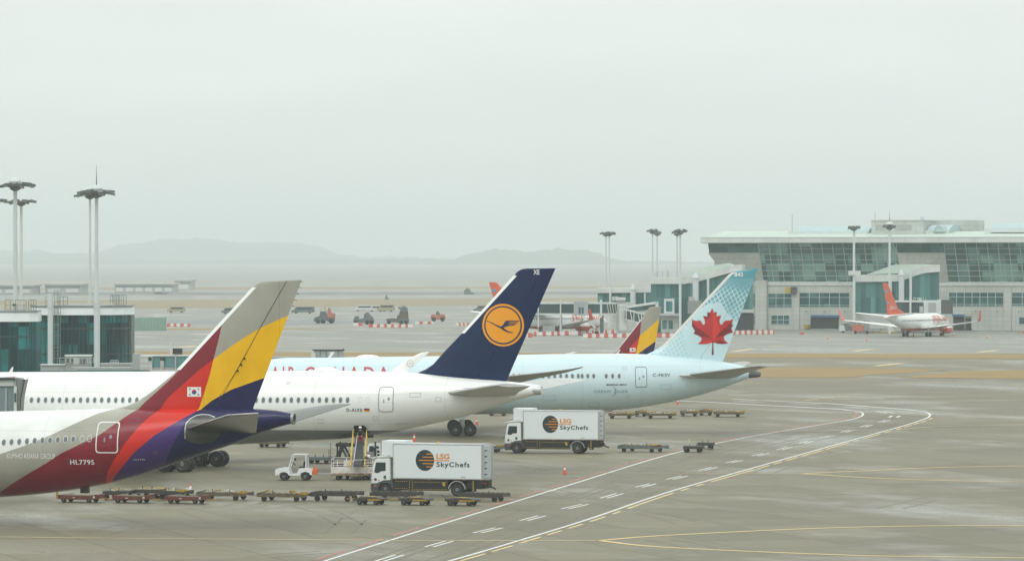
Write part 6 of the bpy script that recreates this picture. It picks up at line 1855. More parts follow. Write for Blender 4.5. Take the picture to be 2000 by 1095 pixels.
# right: airbridge at the orange tailed airliner
FJ3 = Frame(1830, 1090, 0)
j3 = bridge('boarding_bridge', 'white boarding bridge with a dark folding canopy at the orange tailed airliner', FJ3, [
    ('corridor', 1742, 1805, 590, 611, 0, 3, DGB), ('corridor_roof', 1735, 1838, 586.5, 590, -.2, 3.2, BRW), ('corridor_floor', 1742, 1805, 611, 614, -.2, 3.2, BRW), ('service_box', 1732, 1744, 578, 587, 0, 2.5, LGM),
    ('cabin', 1804, 1834, 589, 612, -.6, 3.4, BRW), ('cabin_shutter', 1813.5, 1828, 591, 609, -.7, -.62, BRG), ('cabin_window', 1796, 1803, 598, 610, -.7, -.1, LGM),
    ('canopy_frame', 1834, 1838, 585, 612, -.8, 3.6, BRW), ('folding_canopy', 1838, 1861, 585.5, 613, -.7, 3.5, M('canopy_fabric_dark', (.09, .11, .11), .8, var=.5, scale=.8, stretch=(6, 1, .4))),
    ('rail', 1783, 1800, 581, 582, .5, .6, MUL), ('roof_unit', 1794, 1800, 581, 587, .6, 1.6, LGM), ('post', 1776.5, 1780, 580, 616, -.6, -.3, BRW)])
for u in (1784, 1788, 1792, 1803, 1808): tb('rail_post', u, u + .8, 581, 587, .5, .6, MUL, j3, FJ3)

# ---- left pier: two glazed rotundas near the left edge
RW = M('rotunda_fascia_white', (.66, .71, .71), .45, var=.2, scale=.5, dark=(.48, .50, .49))
def rotunda(name, label, fr, plan, v_gb, v_gt, v_ft, v_lt, mull, transoms, base_z=0.0):
    """plan: list of (u, y) corners of the front, left to right"""
    t = thing(name, label, 'building', frame=fr)
    zs_ = [fr.loc(fr_u, v, 0)[1] for fr_u, v in ((150, v_gb), (150, v_gt), (150, v_ft), (150, v_lt))]
    P = [(fr.loc(u, 600, y)[0], y) for u, y in plan]
    back = max(p[1] for p in P) + 6
    def wallring(z0, z1, o0, o1, m_, nm, par=t):
        n_ = len(P); vs = []
        cx = sum(p[0] for p in P) / n_
        for z, o_ in ((z0, o0), (z1, o1)):
            for x, y in P:
                d = Vector((x - cx, y - 10)).normalized() * o_
                vs.append((x + d.x, y + d.y, z))
            vs.append((P[-1][0], back, z)); vs.append((P[0][0], back, z))
        m__ = n_ + 2
        fs = [(i, (i + 1) % m__, m__ + (i + 1) % m__, m__ + i) for i in range(m__)]
        mb = MB(); mb.add(vs, fs); mb.add(vs[:m__], [tuple(range(m__))]); mb.add(vs[m__:], [tuple(range(m__))])
        return mb.build(nm, m_, par)
    g = wallring(base_z, zs_[1], 0, 0, DTG, 'glass_drum')
    wallring(zs_[1] + .002, zs_[2], .55, .12, RW, 'fascia')
    wallring(zs_[2] + .002, zs_[3], .3, .3, STL, 'roof_edge')
    def along(u):
        for (ua, ya), (ub, yb) in zip(plan, plan[1:]):
            if ua <= u <= ub: return ya + (yb - ya) * (u - ua) / (ub - ua)
        return plan[0][1] if u < plan[0][0] else plan[-1][1]
    for u, w_ in mull:
        y = along(u) - .08; x = fr.loc(u, 600, y)[0]
        MB().box(x - w_ / 2, x + w_ / 2, y - .05, y + .05, base_z, zs_[1]).build('mullion', M('mullion_dark_teal', (.012, .05, .055), .5), g)
    for v, w_ in transoms:
        z = fr.loc(150, v, 0)[1]
        for a_, b_ in zip(P, P[1:]): MB().beam((a_[0], a_[1] - .06, z), (b_[0], b_[1] - .06, z), .1, w_).build('transom', M('mullion_dark_teal', (.012, .05, .055), .5), g)
    return t, along
FL1 = Frame(165, 692, 0)
r1, al1 = rotunda('glass_rotunda', 'teal glass rotunda with white fascia, two columns and a caged ladder', FL1,
    [(62, 1.0), (100, .2), (148, 0), (190, .3), (218, 1.4), (240, 3.5), (256.5, 7)], 724, 615, 599.5, 596.5,
    [(u, .10) for u in (80, 88, 112, 125, 133, 141, 155, 163, 172.5, 199, 206, 213, 220, 228, 236, 244, 251)] + [(141, .25), (173, .22)], [(641.4, .28), (691, .22)])
def px_col(fr, par, u, w_px, vt, vb, y, m_=COLW, rings=()):
    (x, zt), (_, zb) = fr.loc(u, vt, y), fr.loc(u, vb, y); r = w_px / 2 / (F / fr.oy)
    c = MB().lathe((x, y, zb), (0, 0, 1), [(0, r), (zt - zb, r)], 24).build('column', m_, par)
    for v in rings:
        z = fr.loc(u, v, y)[1]; MB().lathe((x, y, z - .06), (0, 0, 1), [(0, r * 1.1), (.12, r * 1.1)], 24).build('column_ring', m_, c)
    return c
px_col(FL1, r1, 189.3, 12, 591, 722, -1.5, rings=(592, 599.5, 615)); px_col(FL1, r1, 98.6, 11, 573, 722, -1.5, rings=(600, 616))
def px_rail(fr, par, u0, u1, vt, vb, y, n_, m_=None, name='railing'):
    m_ = m_ or M('railing_teal_grey', (.09, .15, .15), .5, metal=.3)
    (x0, zt), (x1, zb) = fr.loc(u0, vt, y), fr.loc(u1, vb, y)
    o = MB().beam((x0, y, zt), (x1, y, zt), .07).build(name, m_, par)
    MB().beam((x0, y, (zt + zb) / 2), (x1, y, (zt + zb) / 2), .05).build('rail_bar', m_, o)
    MB().beam((x0, y, zb + .1), (x1, y, zb + .1), .05).build('rail_bar', m_, o)
    for k in range(n_ + 1):
        x = x0 + (x1 - x0) * k / n_; MB().beam((x, y, zb), (x, y, zt), .06).build('rail_post', m_, o)
    return o
px_rail(FL1, r1, 222, 246.5, 576.5, 596, 3.0, 5); px_rail(FL1, r1, 215.5, 233, 576.5, 596, 6.0, 4); px_rail(FL1, r1, 116, 132, 579, 596, 1.0, 2); px_rail(FL1, r1, 89.5, 97, 579, 596, 1.0, 1)
px_rail(FL1, r1, 134, 222, 592.5, 596, .8, 12, M('railing_white', (.6, .63, .62), .5))
# caged ladder
ld = None
for u in (106.5, 112):
    (x, zt), (_, zb) = FL1.loc(u, 567, -1.2), FL1.loc(u, 710, -1.2)
    o = MB().beam((x, -1.2, zb), (x, -1.2, zt), .07).build('ladder_rail', STL, r1)
(xa, _), (xb, _) = FL1.loc(106.5, 600, -1.2), FL1.loc(112, 600, -1.2)
for k in range(22):
    z = FL1.loc(106, 570 + k * 6.4, -1.2)[1]; MB().beam((xa, -1.2, z), (xb, -1.2, z), .05).build('ladder_rung', STL, r1)
for u in (114, 118):
    (x, zt), (_, zb) = FL1.loc(u, 567, -1.9), FL1.loc(u, 700, -1.9)
    MB().beam((x, -1.9, zb), (x, -1.9, zt), .06).build('ladder_cage_bar', STL, r1)
for k in range(7):
    z = FL1.loc(106, 567 + k * 22, -1.9)[1]; (xa2, _), (xb2, _) = FL1.loc(107, 600, -1.9), FL1.loc(118, 600, -1.9)
    MB().beam((xa2, -1.9, z), (xb2, -1.9, z), .06).build('ladder_cage_hoop', STL, r1)
FL2 = Frame(30, 655, 0)
r2, al2 = rotunda('glass_rotunda', 'teal glass building end with a low white roof at the left edge', FL2,
    [(-140, 2.5), (-60, .5), (24, 0), (55, .6), (72, 2.0)], 724, 628, 609, 606.5, [(u, .10) for u in (-20, 1, 19, 35, 52, 62, 68)], [(657, .2)])
px_rail(FL2, r2, 10, 51, 586, 606, .4, 4); px_rail(FL2, r2, 56, 70.5, 585, 606, .8, 3)
tb('roof_unit', 26, 33, 593, 606, 2, 3, LGM, r2, FL2); tb('roof_unit', 44, 48, 596, 606, 2, 3, LGM, r2, FL2)
tb('roof_sensor', 24.5, 31, 593, 597, 1.9, 2, DKM, r2, FL2)
px_rail(FL2, r2, -60, 9, 596, 606, .6, 8, M('railing_white', (.6, .63, .62), .5))
# bridges between the rotunda and the airliners
FB1 = Frame(250, 640, 0)
TLG = M('airbridge_pale_teal_glass', (.10, .26, .27), .2, spec=.5)
b1 = bridge('boarding_bridge', 'grey boarding bridge with pale teal windows just left of the banded tail', FB1, [
    ('corridor_beam', 140, 372, 717, 722, 0, 3, BRG), ('roof_beam', 272, 372, 693, 695.5, 0, 3, BRW), ('glass_corridor', 297, 372, 695.5, 716.5, .2, 2.8, TLG), ('end_box', 259, 273, 690, 722, -.3, 3, BRG),
    ('cabin', 272, 297, 695, 722, -.2, 3, BRW), ('sign_box', 290, 296, 697, 704, -.3, -.22, DKM), ('sign_box', 313, 322, 698, 704, -.1, .15, DKM), ('post', 341.5, 344, 692, 722, -.2, .1, LGM), ('post', 313, 320, 704, 722, -.2, .1, LGM),
    ('dark_box', 337.5, 355.5, 680, 691.5, .3, 1.5, DKM), ('vent_pole', 332, 335.5, 668, 694, .3, .6, BRW), ('lower_windows', 150, 290, 722, 726, .1, 2.8, TLG)])
px_rail(FB1, b1, 272, 297, 696, 718, -.35, 3, MUL)
b2 = bridge('boarding_bridge', 'grey boarding bridge cab with small dark windows in front of the rotunda', Frame(150, 650, 0), [
    ('cabin', 128, 175, 696, 724, 0, 3, BRG), ('cabin_roof', 126, 177, 693, 696, -.2, 3.2, BRW), ('cabin_window', 157, 167, 701, 709, -.06, 0, DKM), ('cabin_window', 130, 135, 700, 708, -.06, 0, DKM), ('cabin_window', 138, 143, 700, 708, -.06, 0, DKM), ('cabin_panel', 144, 154, 699, 712, -.05, 0, BRW),
    ('low_corridor', 79, 128, 713, 724, .2, 3, BRG), ('low_corridor_roof', 78, 130, 711, 713, 0, 3.2, BRW), ('low_platform', 195, 262, 709, 713, 0, 3, BRG), ('platform_base', 197, 262, 713, 724, .2, 3, BRW), ('red_lamp', 259, 261.5, 706, 709, .5, .7, RLT)])
px_rail(Frame(150, 650, 0), b2, 116, 183, 698.5, 709, -.4, 6, MUL); px_rail(Frame(150, 650, 0), b2, 216, 231, 703, 709, .3, 3, MUL)
FB3 = Frame(640, 560, 0)
b3 = bridge('boarding_bridge', 'small grey bridge machinery roof showing above the pale blue airliner', FB3, [
    ('machine_box', 613, 670, 684.5, 700, 0, 2.5, BRG), ('box_end', 608, 616, 688, 700, -.3, 2, BRW), ('roof_edge', 610, 672, 682.5, 684.5, -.1, 2.6, DKM), ('long_roof', 530, 690, 696.5, 700, .5, 3, BRG), ('red_lamp', 669, 671, 680, 684, .5, .7, RLT)])
for u in (625, 637, 649, 660): tb('panel_seam', u, u + .8, 685, 697, -.04, 0, DKM, b3, FB3)
# near airbridge head docked at the white airliner, left edge
FB4 = Frame(20, 381.5, 0)
CNP = M('canopy_grey_rubber', (.22, .25, .24), .75, var=.35, scale=.7, stretch=(3, 1, .4))
b4 = thing('boarding_bridge', 'large grey boarding bridge head with folding canopy docked to the white airliner', 'airbridge', frame=FB4, group='passenger boarding bridges')
q = [FB4.loc(u, v, 0) for u, v in [(31, 738), (38, 738.5), (43, 742), (50, 741), (47, 752), (43, 772), (41, 790), (39.5, 815), (31, 815)]]
MB().prism(q, -.2, 2.4).build('folding_canopy', CNP, b4)
q = [FB4.loc(u, v, 0) for u, v in [(43, 741), (50, 740.5), (46, 757), (42, 780), (40, 812), (38.6, 812), (40.5, 780), (44, 757), (48, 743)]]
MB().prism(q, -.32, -.21).build('canopy_edge', DKM, b4)
q = [FB4.loc(u, v, 0) for u, v in [(-60, 739), (0, 737.5), (20, 737), (31, 738.5), (31, 741), (-60, 742)]]
MB().prism(q, -.5, 2.6).build('roof', DKM, b4)
for nm, u0, u1, v0, v1, y0, y1, m_ in [('fascia_panel', -60, 27, 741, 753.5, -.25, 2.4, BRW), ('shutter_panel', -60, 27, 755, 815, -.1, 2.4, M('shutter_blue_grey', (.20, .27, .28), .5, var=.4, scale=.5, stretch=(5, 1, .3))),
                                       ('side_post', 27, 32.5, 754, 815, -.4, -.1, BRW), ('side_post', 27.5, 31, 738, 754, -.35, -.1, BRG), ('window', 27.8, 31.6, 767, 784.5, -.46, -.41, DGB), ('lamp', 26, 27.6, 734, 738, 0, .15, RLT), ('shutter_fold', 9.5, 13.5, 757, 815, -.2, -.12, BRG)]:
    tb(nm, u0, u1, v0, v1, y0, y1, m_, b4, FB4)

# ---- lighting masts
LMP = M('floodlight_grey', (.15, .18, .18), .5, metal=.4, var=.3, scale=2)
GLL = M('floodlight_glass', (.45, .48, .46), .2)
def light_mast(u, vt, Z, rad_px, label, w_px, dome=True, antenna=None, base=0.0, seed=0, group='apron lighting masts'):
    rr = random.Random(seed)
    X = (u - 1000) / F * Z; s_ = F / Z
    zt = W(u, vt, Z).z
    t = thing('light_mast', label, 'light mast', (X, Z, 0), group=group)
    r = w_px / 2 / s_
    MB().lathe((0, 0, base), (0, 0, 1), [(0, r * 1.15), (zt - base - 1.2, r * .9)], 16).build('pole', COLW, t)
    h = MB().lathe((0, 0, zt - 1.5), (0, 0, 1), [(0, .25), (.3, .8), (1.0, .9), (1.15, .5)], 16).build('head', LMP, t)
    Rr = rad_px / s_
    MB().lathe((0, 0, zt - .75), (0, 0, 1), [(0, Rr * .75), (.12, Rr * .75), (.12, Rr * .62), (0, Rr * .62)], 20).build('ring_frame', LMP, h)
    for k in range(10):
        a = 2 * math.pi * k / 10 + rr.uniform(-.1, .1)
        d = Vector((math.cos(a), math.sin(a), 0)); q_ = Vector((-d.y, d.x, 0))
        zc = zt - .75 + rr.uniform(-.12, .25)
        c0 = d * Rr * .5 + Vector((0, 0, zc + .2)); c1 = d * Rr * rr.uniform(.86, 1.04) + Vector((0, 0, zc + rr.uniform(-.15, .12)))
        f = MB().beam(c0, c1, .62, rr.uniform(.26, .5)).build('floodlight', LMP, h)
        if k % 2: MB().beam(d * .5 + Vector((0, 0, zc)), d * Rr * .55 + Vector((0, 0, zc + .1)), .12).build('arm', LMP, h)
        MB().beam(c0 + Vector((0, 0, -.2)), c1 + Vector((0, 0, -.2)), .6, .04).build('lens', GLL, f)
    if dome: MB().lathe((0, 0, zt - .4), (0, 0, 1), [(0, .85), (.35, .95), (.6, .8), (.85, .5), (.95, .15)], 20).build('cap_dome', BRW, t)
    if antenna: MB().tube((0, 0, zt + .4), (0, 0, W(u, antenna, Z).z), .09, .03, 6).build('lightning_rod', STL, t)
    return t
G7 = 'apron lighting masts'
light_mast(29.8, 354, 690, 40, 'tall white mast nearest the left edge with a round floodlight ring and white cap', 8.5, seed=1)
light_mast(41.5, 388, 900, 34, 'farther slim mast just behind the leftmost tall mast', 6, seed=2, dome=False)
light_mast(-8, 385, 880, 24, 'mast cut by the left edge with only its floodlights in view', 6, seed=3, dome=False)
light_mast(188.5, 368, 700, 39, 'tall white mast with a lightning rod, rising from the right column of the rotunda', 7.5, seed=4, antenna=321)
light_mast(175.8, 372, 780, 31, 'slim mast close behind the one with the lightning rod', 4.5, seed=5)
light_mast(1183.5, 451, 1230, 13, 'left mast of the pair standing above the low gate wing', 3, seed=6, dome=False)
light_mast(1190, 450, 1200, 13, 'right mast of the pair standing above the low gate wing', 3, seed=7, dome=False)
light_mast(1274.5, 446, 1220, 12, 'left mast of the close pair at the left edge of the gate pavilion', 3, seed=8, dome=False)
light_mast(1283.5, 450, 1260, 9, 'lower right mast of the close pair behind the gate pavilion', 3, seed=9, dome=False)
light_mast(1322.5, 450, 1230, 12, 'thin mast just left of the thick column of the gate pavilion', 3, seed=10, dome=False)
light_mast(1328.5, 446, 1110, 14, 'mast in line with the thick column of the gate pavilion', 4.5, seed=11, dome=False)
light_mast(1668, 439, 1115, 13, 'left of two masts in front of the terminal glass', 5, seed=12, dome=False)
light_mast(1737.5, 437, 1112, 13, 'right of two masts in front of the terminal, with white cap and lightning rod', 4.5, seed=13, antenna=412)
t = MB().box(-1.4, 1.6, -.6, -.1, W(1668, 537, 1115).z, W(1668, 529, 1115).z).build('mast_platform', BRW); t.location = ((1668 - 1000) / F * 1115, 1115, 0); t['label'] = 'small white service platform clamped on the left terminal mast'; t['category'] = 'platform'

# ---- barriers in red and white
BR, BW = M('barrier_red', (.55, .10, .07), .5, var=.3, scale=1.5), M('barrier_white', (.68, .68, .66), .5, var=.3, scale=1.5)
def bar_mesh(m_, wd):
    mb = MB().prism_y([(-.3, 0), (-.3, .35), (-.15, .55), (-.12, 1.0), (.12, 1.0), (.15, .55), (.3, .35), (.3, 0)], 0, wd)
    return mb
def barrier_row(segs, v0, v1, label, hpx=9):
    """segs: list of (u0,u1,colour)"""
    for k, (u0, u1, c) in enumerate(segs):
        v = v0 + (v1 - v0) * (u0 - segs[0][0]) / max(1, segs[-1][1] - segs[0][0])
        Z = ZG(v); s_ = F / Z; wd = (u1 - u0) / s_
        o = bar_mesh(None, wd - .03).build('barrier_block', BR if c == 'r' else BW)
        o.scale = (1, 1, hpx / s_); o.location = ((u0 - 1000) / F * Z, Z, 0)
        tag(o, ('red' if c == 'r' else 'white') + ' block in the ' + label, 'barrier', 'blocks of the ' + label)
def alt(u0, u1, w_, first='r', wr=None):
    o, u, c = [], u0, first
    while u < u1 - 1:
        ww = (wr or w_) if c == 'r' else w_
        o.append((u, min(u + ww, u1), c)); u += ww; c = 'w' if c == 'r' else 'r'
    return o
barrier_row([(1020, 1031, 'w'), (1031, 1040, 'r')], 658.5, 658.5, 'barrier row right of the orange roundel', 8.5)
barrier_row([(1043, 1048, 'r'), (1048, 1060, 'w'), (1060, 1066, 'r'), (1066, 1077, 'w'), (1077, 1082, 'r'), (1082, 1088, 'w'), (1088, 1093, 'r'), (1093, 1103, 'w'), (1103, 1111, 'r'), (1111, 1129, 'w'), (1129, 1135.5, 'r'), (1135.5, 1144, 'w')], 656, 654, 'barrier row under the long boarding bridge', 8.5)
barrier_row([(1144, 1150, 'r'), (1150, 1156, 'w'), (1156, 1160, 'r'), (1160, 1164, 'w'), (1164, 1168, 'r'), (1168, 1173, 'w'), (1173, 1177, 'r'), (1177, 1182, 'w'), (1182, 1186, 'r'), (1186, 1194, 'w'), (1194, 1200, 'r'), (1200, 1206, 'w')], 651.5, 650.5, 'rear barrier row at the bridge rotunda', 7)
barrier_row([(1139, 1148, 'w'), (1148, 1156, 'r'), (1156, 1164, 'w'), (1164, 1171, 'r'), (1171, 1180, 'w'), (1180, 1188, 'r'), (1188, 1197, 'w'), (1197, 1205, 'r'), (1205, 1215, 'w'), (1215, 1223, 'r'), (1223, 1236, 'w')], 659.5, 659, 'front barrier row left of the small banded tail', 8.5)
barrier_row([(1283, 1293, 'r'), (1293, 1300, 'w'), (1300, 1308, 'r'), (1308, 1316, 'w'), (1316, 1322, 'r')], 659, 658, 'barrier row between the small banded tail and the leaf tail', 8.5)
barrier_row(alt(1432, 1512, 6.3, 'r', 4.8), 653.5, 652.5, 'barrier row right of the leaf tail', 8.5)
barrier_row([(690, 700, 'w'), (700, 708, 'r')], 636, 636, 'short barrier pair left of the construction machines', 6)
barrier_row([(720, 729, 'r'), (729, 736, 'w'), (736, 742.5, 'r'), (742.5, 750, 'w'), (750, 756, 'r'), (756, 764, 'w'), (764, 770, 'r'), (770, 778, 'w'), (778, 784, 'r'), (784, 792, 'w'), (792, 797, 'r'), (797, 806, 'w')], 639, 639.5, 'long barrier row in front of the construction machines', 6.5)
barrier_row([(811, 819, 'w'), (819, 826, 'r'), (826, 835, 'w'), (835, 842, 'r'), (842, 848, 'w')], 633, 632.5, 'short barrier row below the red roller', 5.5)
barrier_row([(890, 896, 'w'), (896, 900, 'r'), (900, 904, 'w'), (904, 908, 'r'), (908, 912, 'w'), (912, 917, 'r')], 636, 636, 'barrier row left of the navy fin', 6)
barrier_row([(326, 333, 'r'), (333, 339, 'w'), (339, 345, 'r'), (345, 352, 'w'), (352, 359, 'r'), (359, 366, 'w'), (366, 372, 'r')], 637.5, 637.5, 'barrier row right of the green fence', 6)
barrier_row([(1562, 1565, 'r'), (1565.5, 1568, 'r'), (1568.5, 1571, 'r')], 653, 653, 'small red group on the terminal apron', 5)
barrier_row([(1997, 2012, 'r')], 651, 651, 'terminal apron at the right edge', 5)

# green ribbed fence panels
GFN = M('green_fence_panel', (.22, .36, .30), .6, var=.3, scale=.5)
fr = Frame(256, ZG(645.5), 0)
gf = thing('site_fence', 'pale green ribbed site fence right of the glass rotunda', 'fence', frame=fr)
x1 = fr.loc(325, 640, 0)[0]; zt = fr.loc(300, 620.5, 0)[1]
n_ = 11
for k in range(n_):
    a_, b_ = -1 + (x1 + 1) * k / n_, -1 + (x1 + 1) * (k + 1) / n_
    MB().box(a_, b_ - .12, 0, .12, 0, zt + .02 * k).build('fence_panel', GFN, gf)
    MB().box(b_ - .16, b_ - .04, -.08, .0, 0, zt).build('fence_post', M('green_fence_post', (.13, .24, .2), .6), gf)
fr = Frame(301, ZG(621), 0)
o = MB().box(0, 3.0, 0, 2, 0, 1.3).build('white_container', BRW, bevel=.1); fr.place(o); tag(o, 'low white container seen over the green fence', 'container')

# ---- construction machines
def mach(name, label, cat, u, v, psi, parts, wheels):
    Z = ZG(v); fr = Frame(u, Z, psi); t = thing(name, label, cat, frame=fr)
    for nm, kind, a, m_ in parts:
        if kind == 'b': MB().box(*a).build(nm, m_, t, bevel=.05)
        elif kind == 'p': MB().prism(a[0], a[1], a[2]).build(nm, m_, t, bevel=.04)
    for x, r, y0, y1, w_ in wheels:
        for y in (y0, y1): road_wheel(t, (x, y, r), r, w_, hub=False)
    return t
DTL = M('machine_dark_teal', (.12, .16, .16), .6, var=.4, scale=1.2)  # machine colours lightened: haze of the distance put into the paint
ORM = M('machine_orange_red', (.50, .16, .11), .55, var=.35, scale=1.2)
mach('asphalt_paver', 'dark paving machine with yellow canopy and orange rear, between the banded tail and the grader', 'construction vehicle', 612, 631, 5,
     [('hopper', 'p', ([(0, .6), (.3, 1.6), (1.5, 2.0), (2.3, 2.4), (2.3, .5), (.5, .4)], 0, 2.4), DTL), ('body', 'b', (1.8, 4.0, .1, 2.3, .7, 2.6), DTL), ('cab', 'p', ([(1.7, 2.5), (1.9, 3.3), (3.4, 3.3), (3.4, 2.5)], .4, 2.0), DTL),
      ('canopy', 'b', (1.6, 3.7, .2, 2.2, 3.9, 4.05), M('canopy_yellow', (.62, .50, .18), .6)), ('canopy_post', 'b', (1.8, 1.9, .3, .4, 3.2, 3.9), DTL), ('canopy_post', 'b', (3.4, 3.5, .3, .4, 3.2, 3.9), DTL),
      ('rear_unit', 'p', ([(3.9, 1.5), (3.9, 3.2), (4.2, 4.3), (4.5, 4.3), (4.9, 2.9), (5.9, 2.7), (5.9, 1.5)], .1, 2.4), ORM), ('beacon_mast', 'b', (3.0, 3.15, 1.0, 1.15, 4.0, 4.9), ORM), ('rear_base', 'b', (3.9, 5.8, .2, 2.3, .5, 1.5), DTL)],
     [(1.2, .55, .1, 2.3, .4), (2.6, .55, .1, 2.3, .4), (4.9, .65, .1, 2.3, .4)])
mach('road_grader', 'low dark grader standing behind the left end of the long barrier row', 'construction vehicle', 689, 633.5, 0,
     [('blade_frame', 'p', ([(0, .6), (.4, 1.9), (1.3, 2.0), (1.8, 1.5), (3.3, 1.9), (3.6, 2.7), (4.3, 3.3), (4.8, 2.6), (5.6, 1.9), (5.8, .7), (3, .5)], 0, 2.2), DTL), ('cab', 'p', ([(2.9, 1.8), (3.2, 3.0), (4.2, 3.4), (4.4, 2.2)], .4, 1.8), DTL), ('engine_cover', 'b', (.6, 1.7, .3, 1.9, 1.5, 2.3), DTL)],
     [(.9, .6, .1, 2.1, .4), (3.9, .6, .1, 2.1, .4), (5.1, .6, .1, 2.1, .4)])
mach('milling_machine', 'tall dark milling machine with a raised block, right of the grader', 'construction vehicle', 754, 633, 0,
     [('conveyor', 'p', ([(0, .9), (.1, 1.5), (1.5, 1.7), (3.2, 1.6), (3.2, .6), (1, .5)], .3, 2.0), M('machine_brown_grey', (.15, .14, .12), .7, var=.4, scale=1)), ('body', 'p', ([(3.0, .4), (3.0, 2.4), (3.6, 2.6), (3.7, 3.5), (6.0, 3.6), (6.2, .5)], .1, 2.4), M('machine_brown', (.13, .11, .085), .7, var=.5, scale=1.1)),
      ('top_block', 'p', ([(3.9, 3.4), (3.9, 4.1), (3.3, 4.2), (3.3, 4.7), (4.4, 4.7), (4.6, 5.0), (5.3, 5.0), (5.4, 4.6), (5.9, 4.6), (5.9, 3.4)], .3, 2.1), DTL), ('base', 'b', (3.4, 6.3, .0, 2.4, .3, 1.5), DTL)],
     [(.8, .5, .3, 2.0, .4), (4.2, .55, .1, 2.3, .4), (5.5, .55, .1, 2.3, .4)])
mach('road_roller', 'small orange red road roller above the short barrier row', 'construction vehicle', 841, 627.5, 0,
     [('body', 'p', ([(0, .7), (.1, 1.9), (.9, 2.1), (1.6, 1.8), (2.6, 1.8), (3.2, 2.1), (4.1, 1.9), (4.3, .7), (3.6, .5), (.7, .5)], .1, 1.9), ORM), ('seat_console', 'p', ([(1.4, 1.8), (1.6, 2.7), (2.0, 3.0), (2.5, 2.6), (2.8, 1.8)], .4, 1.5), DTL)],
     [(.9, .65, .2, 1.7, .8), (3.4, .65, .2, 1.7, .8)])
DYL = M('dull_yellow_van', (.34, .31, .20), .6)
def far_van(u, v, w_m, h, m_, label):
    Z = ZG(v); fr = Frame(u, Z, 3); t = thing('van', label, 'van', frame=fr)
    MB().prism([(0, .4), (0, h * .5), (w_m * .12, h * .6), (w_m * .2, h * .97), (w_m * .25, h), (w_m * .97, h), (w_m, h * .9), (w_m, .4)], 0, 1.9).build('body', m_, t, bevel=.06)
    MB().box(w_m * .22, w_m * .9, -.02, .0, h * .62, h * .88).build('window', GLS, t)
    for x in (w_m * .2, w_m * .8): road_wheel(t, (x, .2, .35), .35, .25, hub=False); road_wheel(t, (x, 1.7, .35), .35, .25, hub=False)
far_van(690, 607.5, 7.5, 2.0, BRW, 'white van far beyond the grader, left of two'); far_van(718, 608, 7.0, 2.0, BRW, 'white van far beyond the grader, next to the yellow one')
far_van(736, 608.5, 6.0, 2.4, DYL, 'dull yellow van far beyond the machines'); far_van(326, 610.5, 6, 2.0, DYL, 'dull yellow van far beyond the green fence'); far_van(432, 613, 6, 2.0, GYD, 'small grey green van just left of the banded tail'); far_van(569, 612, 7.5, 2.2, DTL, 'dark van right behind the banded tail')
# low dark tail rotor shape: far parked vehicles by the navy fin
far_van(924, 610.5, 8, 2.4, DTL, 'dark long vehicle left of the navy fin')
# vehicles beside the orange tailed airliner
def service(u, v, label, cat, parts, name):
    return mach(name, label, cat, u, v, 5, parts, [(.8, .4, .1, 1.7, .3), (3.6, .4, .1, 1.7, .3)])
service(1640, 650, 'dark tug with a white nose parked left of the orange tailed airliner', 'tug', [('body', 'p', ([(0, .5), (.1, 1.6), (.8, 2.3), (2.2, 2.3), (2.4, 1.7), (5, 2.2), (5.2, .6)], 0, 1.8), DTL), ('white_nose', 'p', ([(-.1, .4), (-.1, 1.7), (1.0, 2.0), (1.4, .5)], -.06, 1.86), BRW)], 'pushback_tug')
service(1664, 652, 'orange red equipment cart beside the pushback tug', 'cart', [('body', 'b', (0, 2.8, 0, 1.8, .6, 2.2), ORM), ('rear_box', 'b', (2.85, 4.2, .2, 2.6, .4, 3.2), GRM), ('top_frame', 'b', (-.6, 1.0, 1.0, 2.2, 1.8, 3.0), GRM)], 'equipment_cart')
o = mach('fuel_dispenser', 'white conical ground stand beneath the tail of the orange tailed airliner', 'equipment', 1718, 650, 0, [('stand', 'p', ([(0, 0), (1.6, 3.6), (2.2, 3.6), (3.8, 0)], 0, 1.5), BRW), ('base', 'b', (-1.5, 4.6, -.2, 1.7, .05, .3), YLP)], [])
# mobile gantry at the right of the airliner nose
fr = Frame(1885, 1130, 0)
gt = thing('maintenance_gantry', 'thin pale access frame by the gate right of the airliner nose', 'gantry', frame=fr)
for u in (1884, 1897, 1909.5): tb('gantry_post', u, u + 1.2, 613.5, 642, 0, .2, M('gantry_khaki', (.34, .35, .27), .6), gt, fr)
for v in (613, 619): tb('gantry_beam', 1882, 1911, v, v + 1.2, 0, .2, M('gantry_khaki', (.34, .35, .27), .6), gt, fr)

# ---- distant hangars in the haze
FHG = M('hangar_grey', (.42, .46, .46), .7, var=.2, scale=.05); FHW = M('hangar_door_white', (.62, .64, .63), .6)
def hangar(u0, u1, vt, vb, nd, label, roofu=None):
    Z = ZG(vb); fr = Frame(u0, Z, 0); t = thing('hangar', label, 'hangar', frame=fr, group='distant hangars')
    x1 = fr.loc(u1, vb, 0)[0]; zt = fr.loc(u0, vt, 0)[1]
    MB().box(0, x1, 0, 40, 0, zt).build('wall', FHG, t)
    MB().box(-1, x1 + 1, -1, 41, zt, zt + 1.0).build('roof', CON, t)
    for k in range(nd):
        a_ = x1 * (k + .15) / nd; b_ = x1 * (k + .85) / nd
        MB().box(a_, b_, -.3, 0, .5, zt * .62).build('door', FHW, t)
    MB().box(x1 * .02, x1 * .98, -.35, -.05, zt * .72, zt * .84).build('window_band', M('hangar_glass', (.2, .25, .26), .4), t)
hangar(224, 338, 556, 571, 6, 'pale distant hangar with six white doors right of the tall mast')
hangar(88, 158, 557, 573, 2, 'grey distant hangar between the two masts')
hangar(-20, 62, 559, 574, 3, 'distant hangar at the left edge behind the mast')
hangar(340, 372, 549, 566, 1, 'small pale block right of the hangar with six doors')
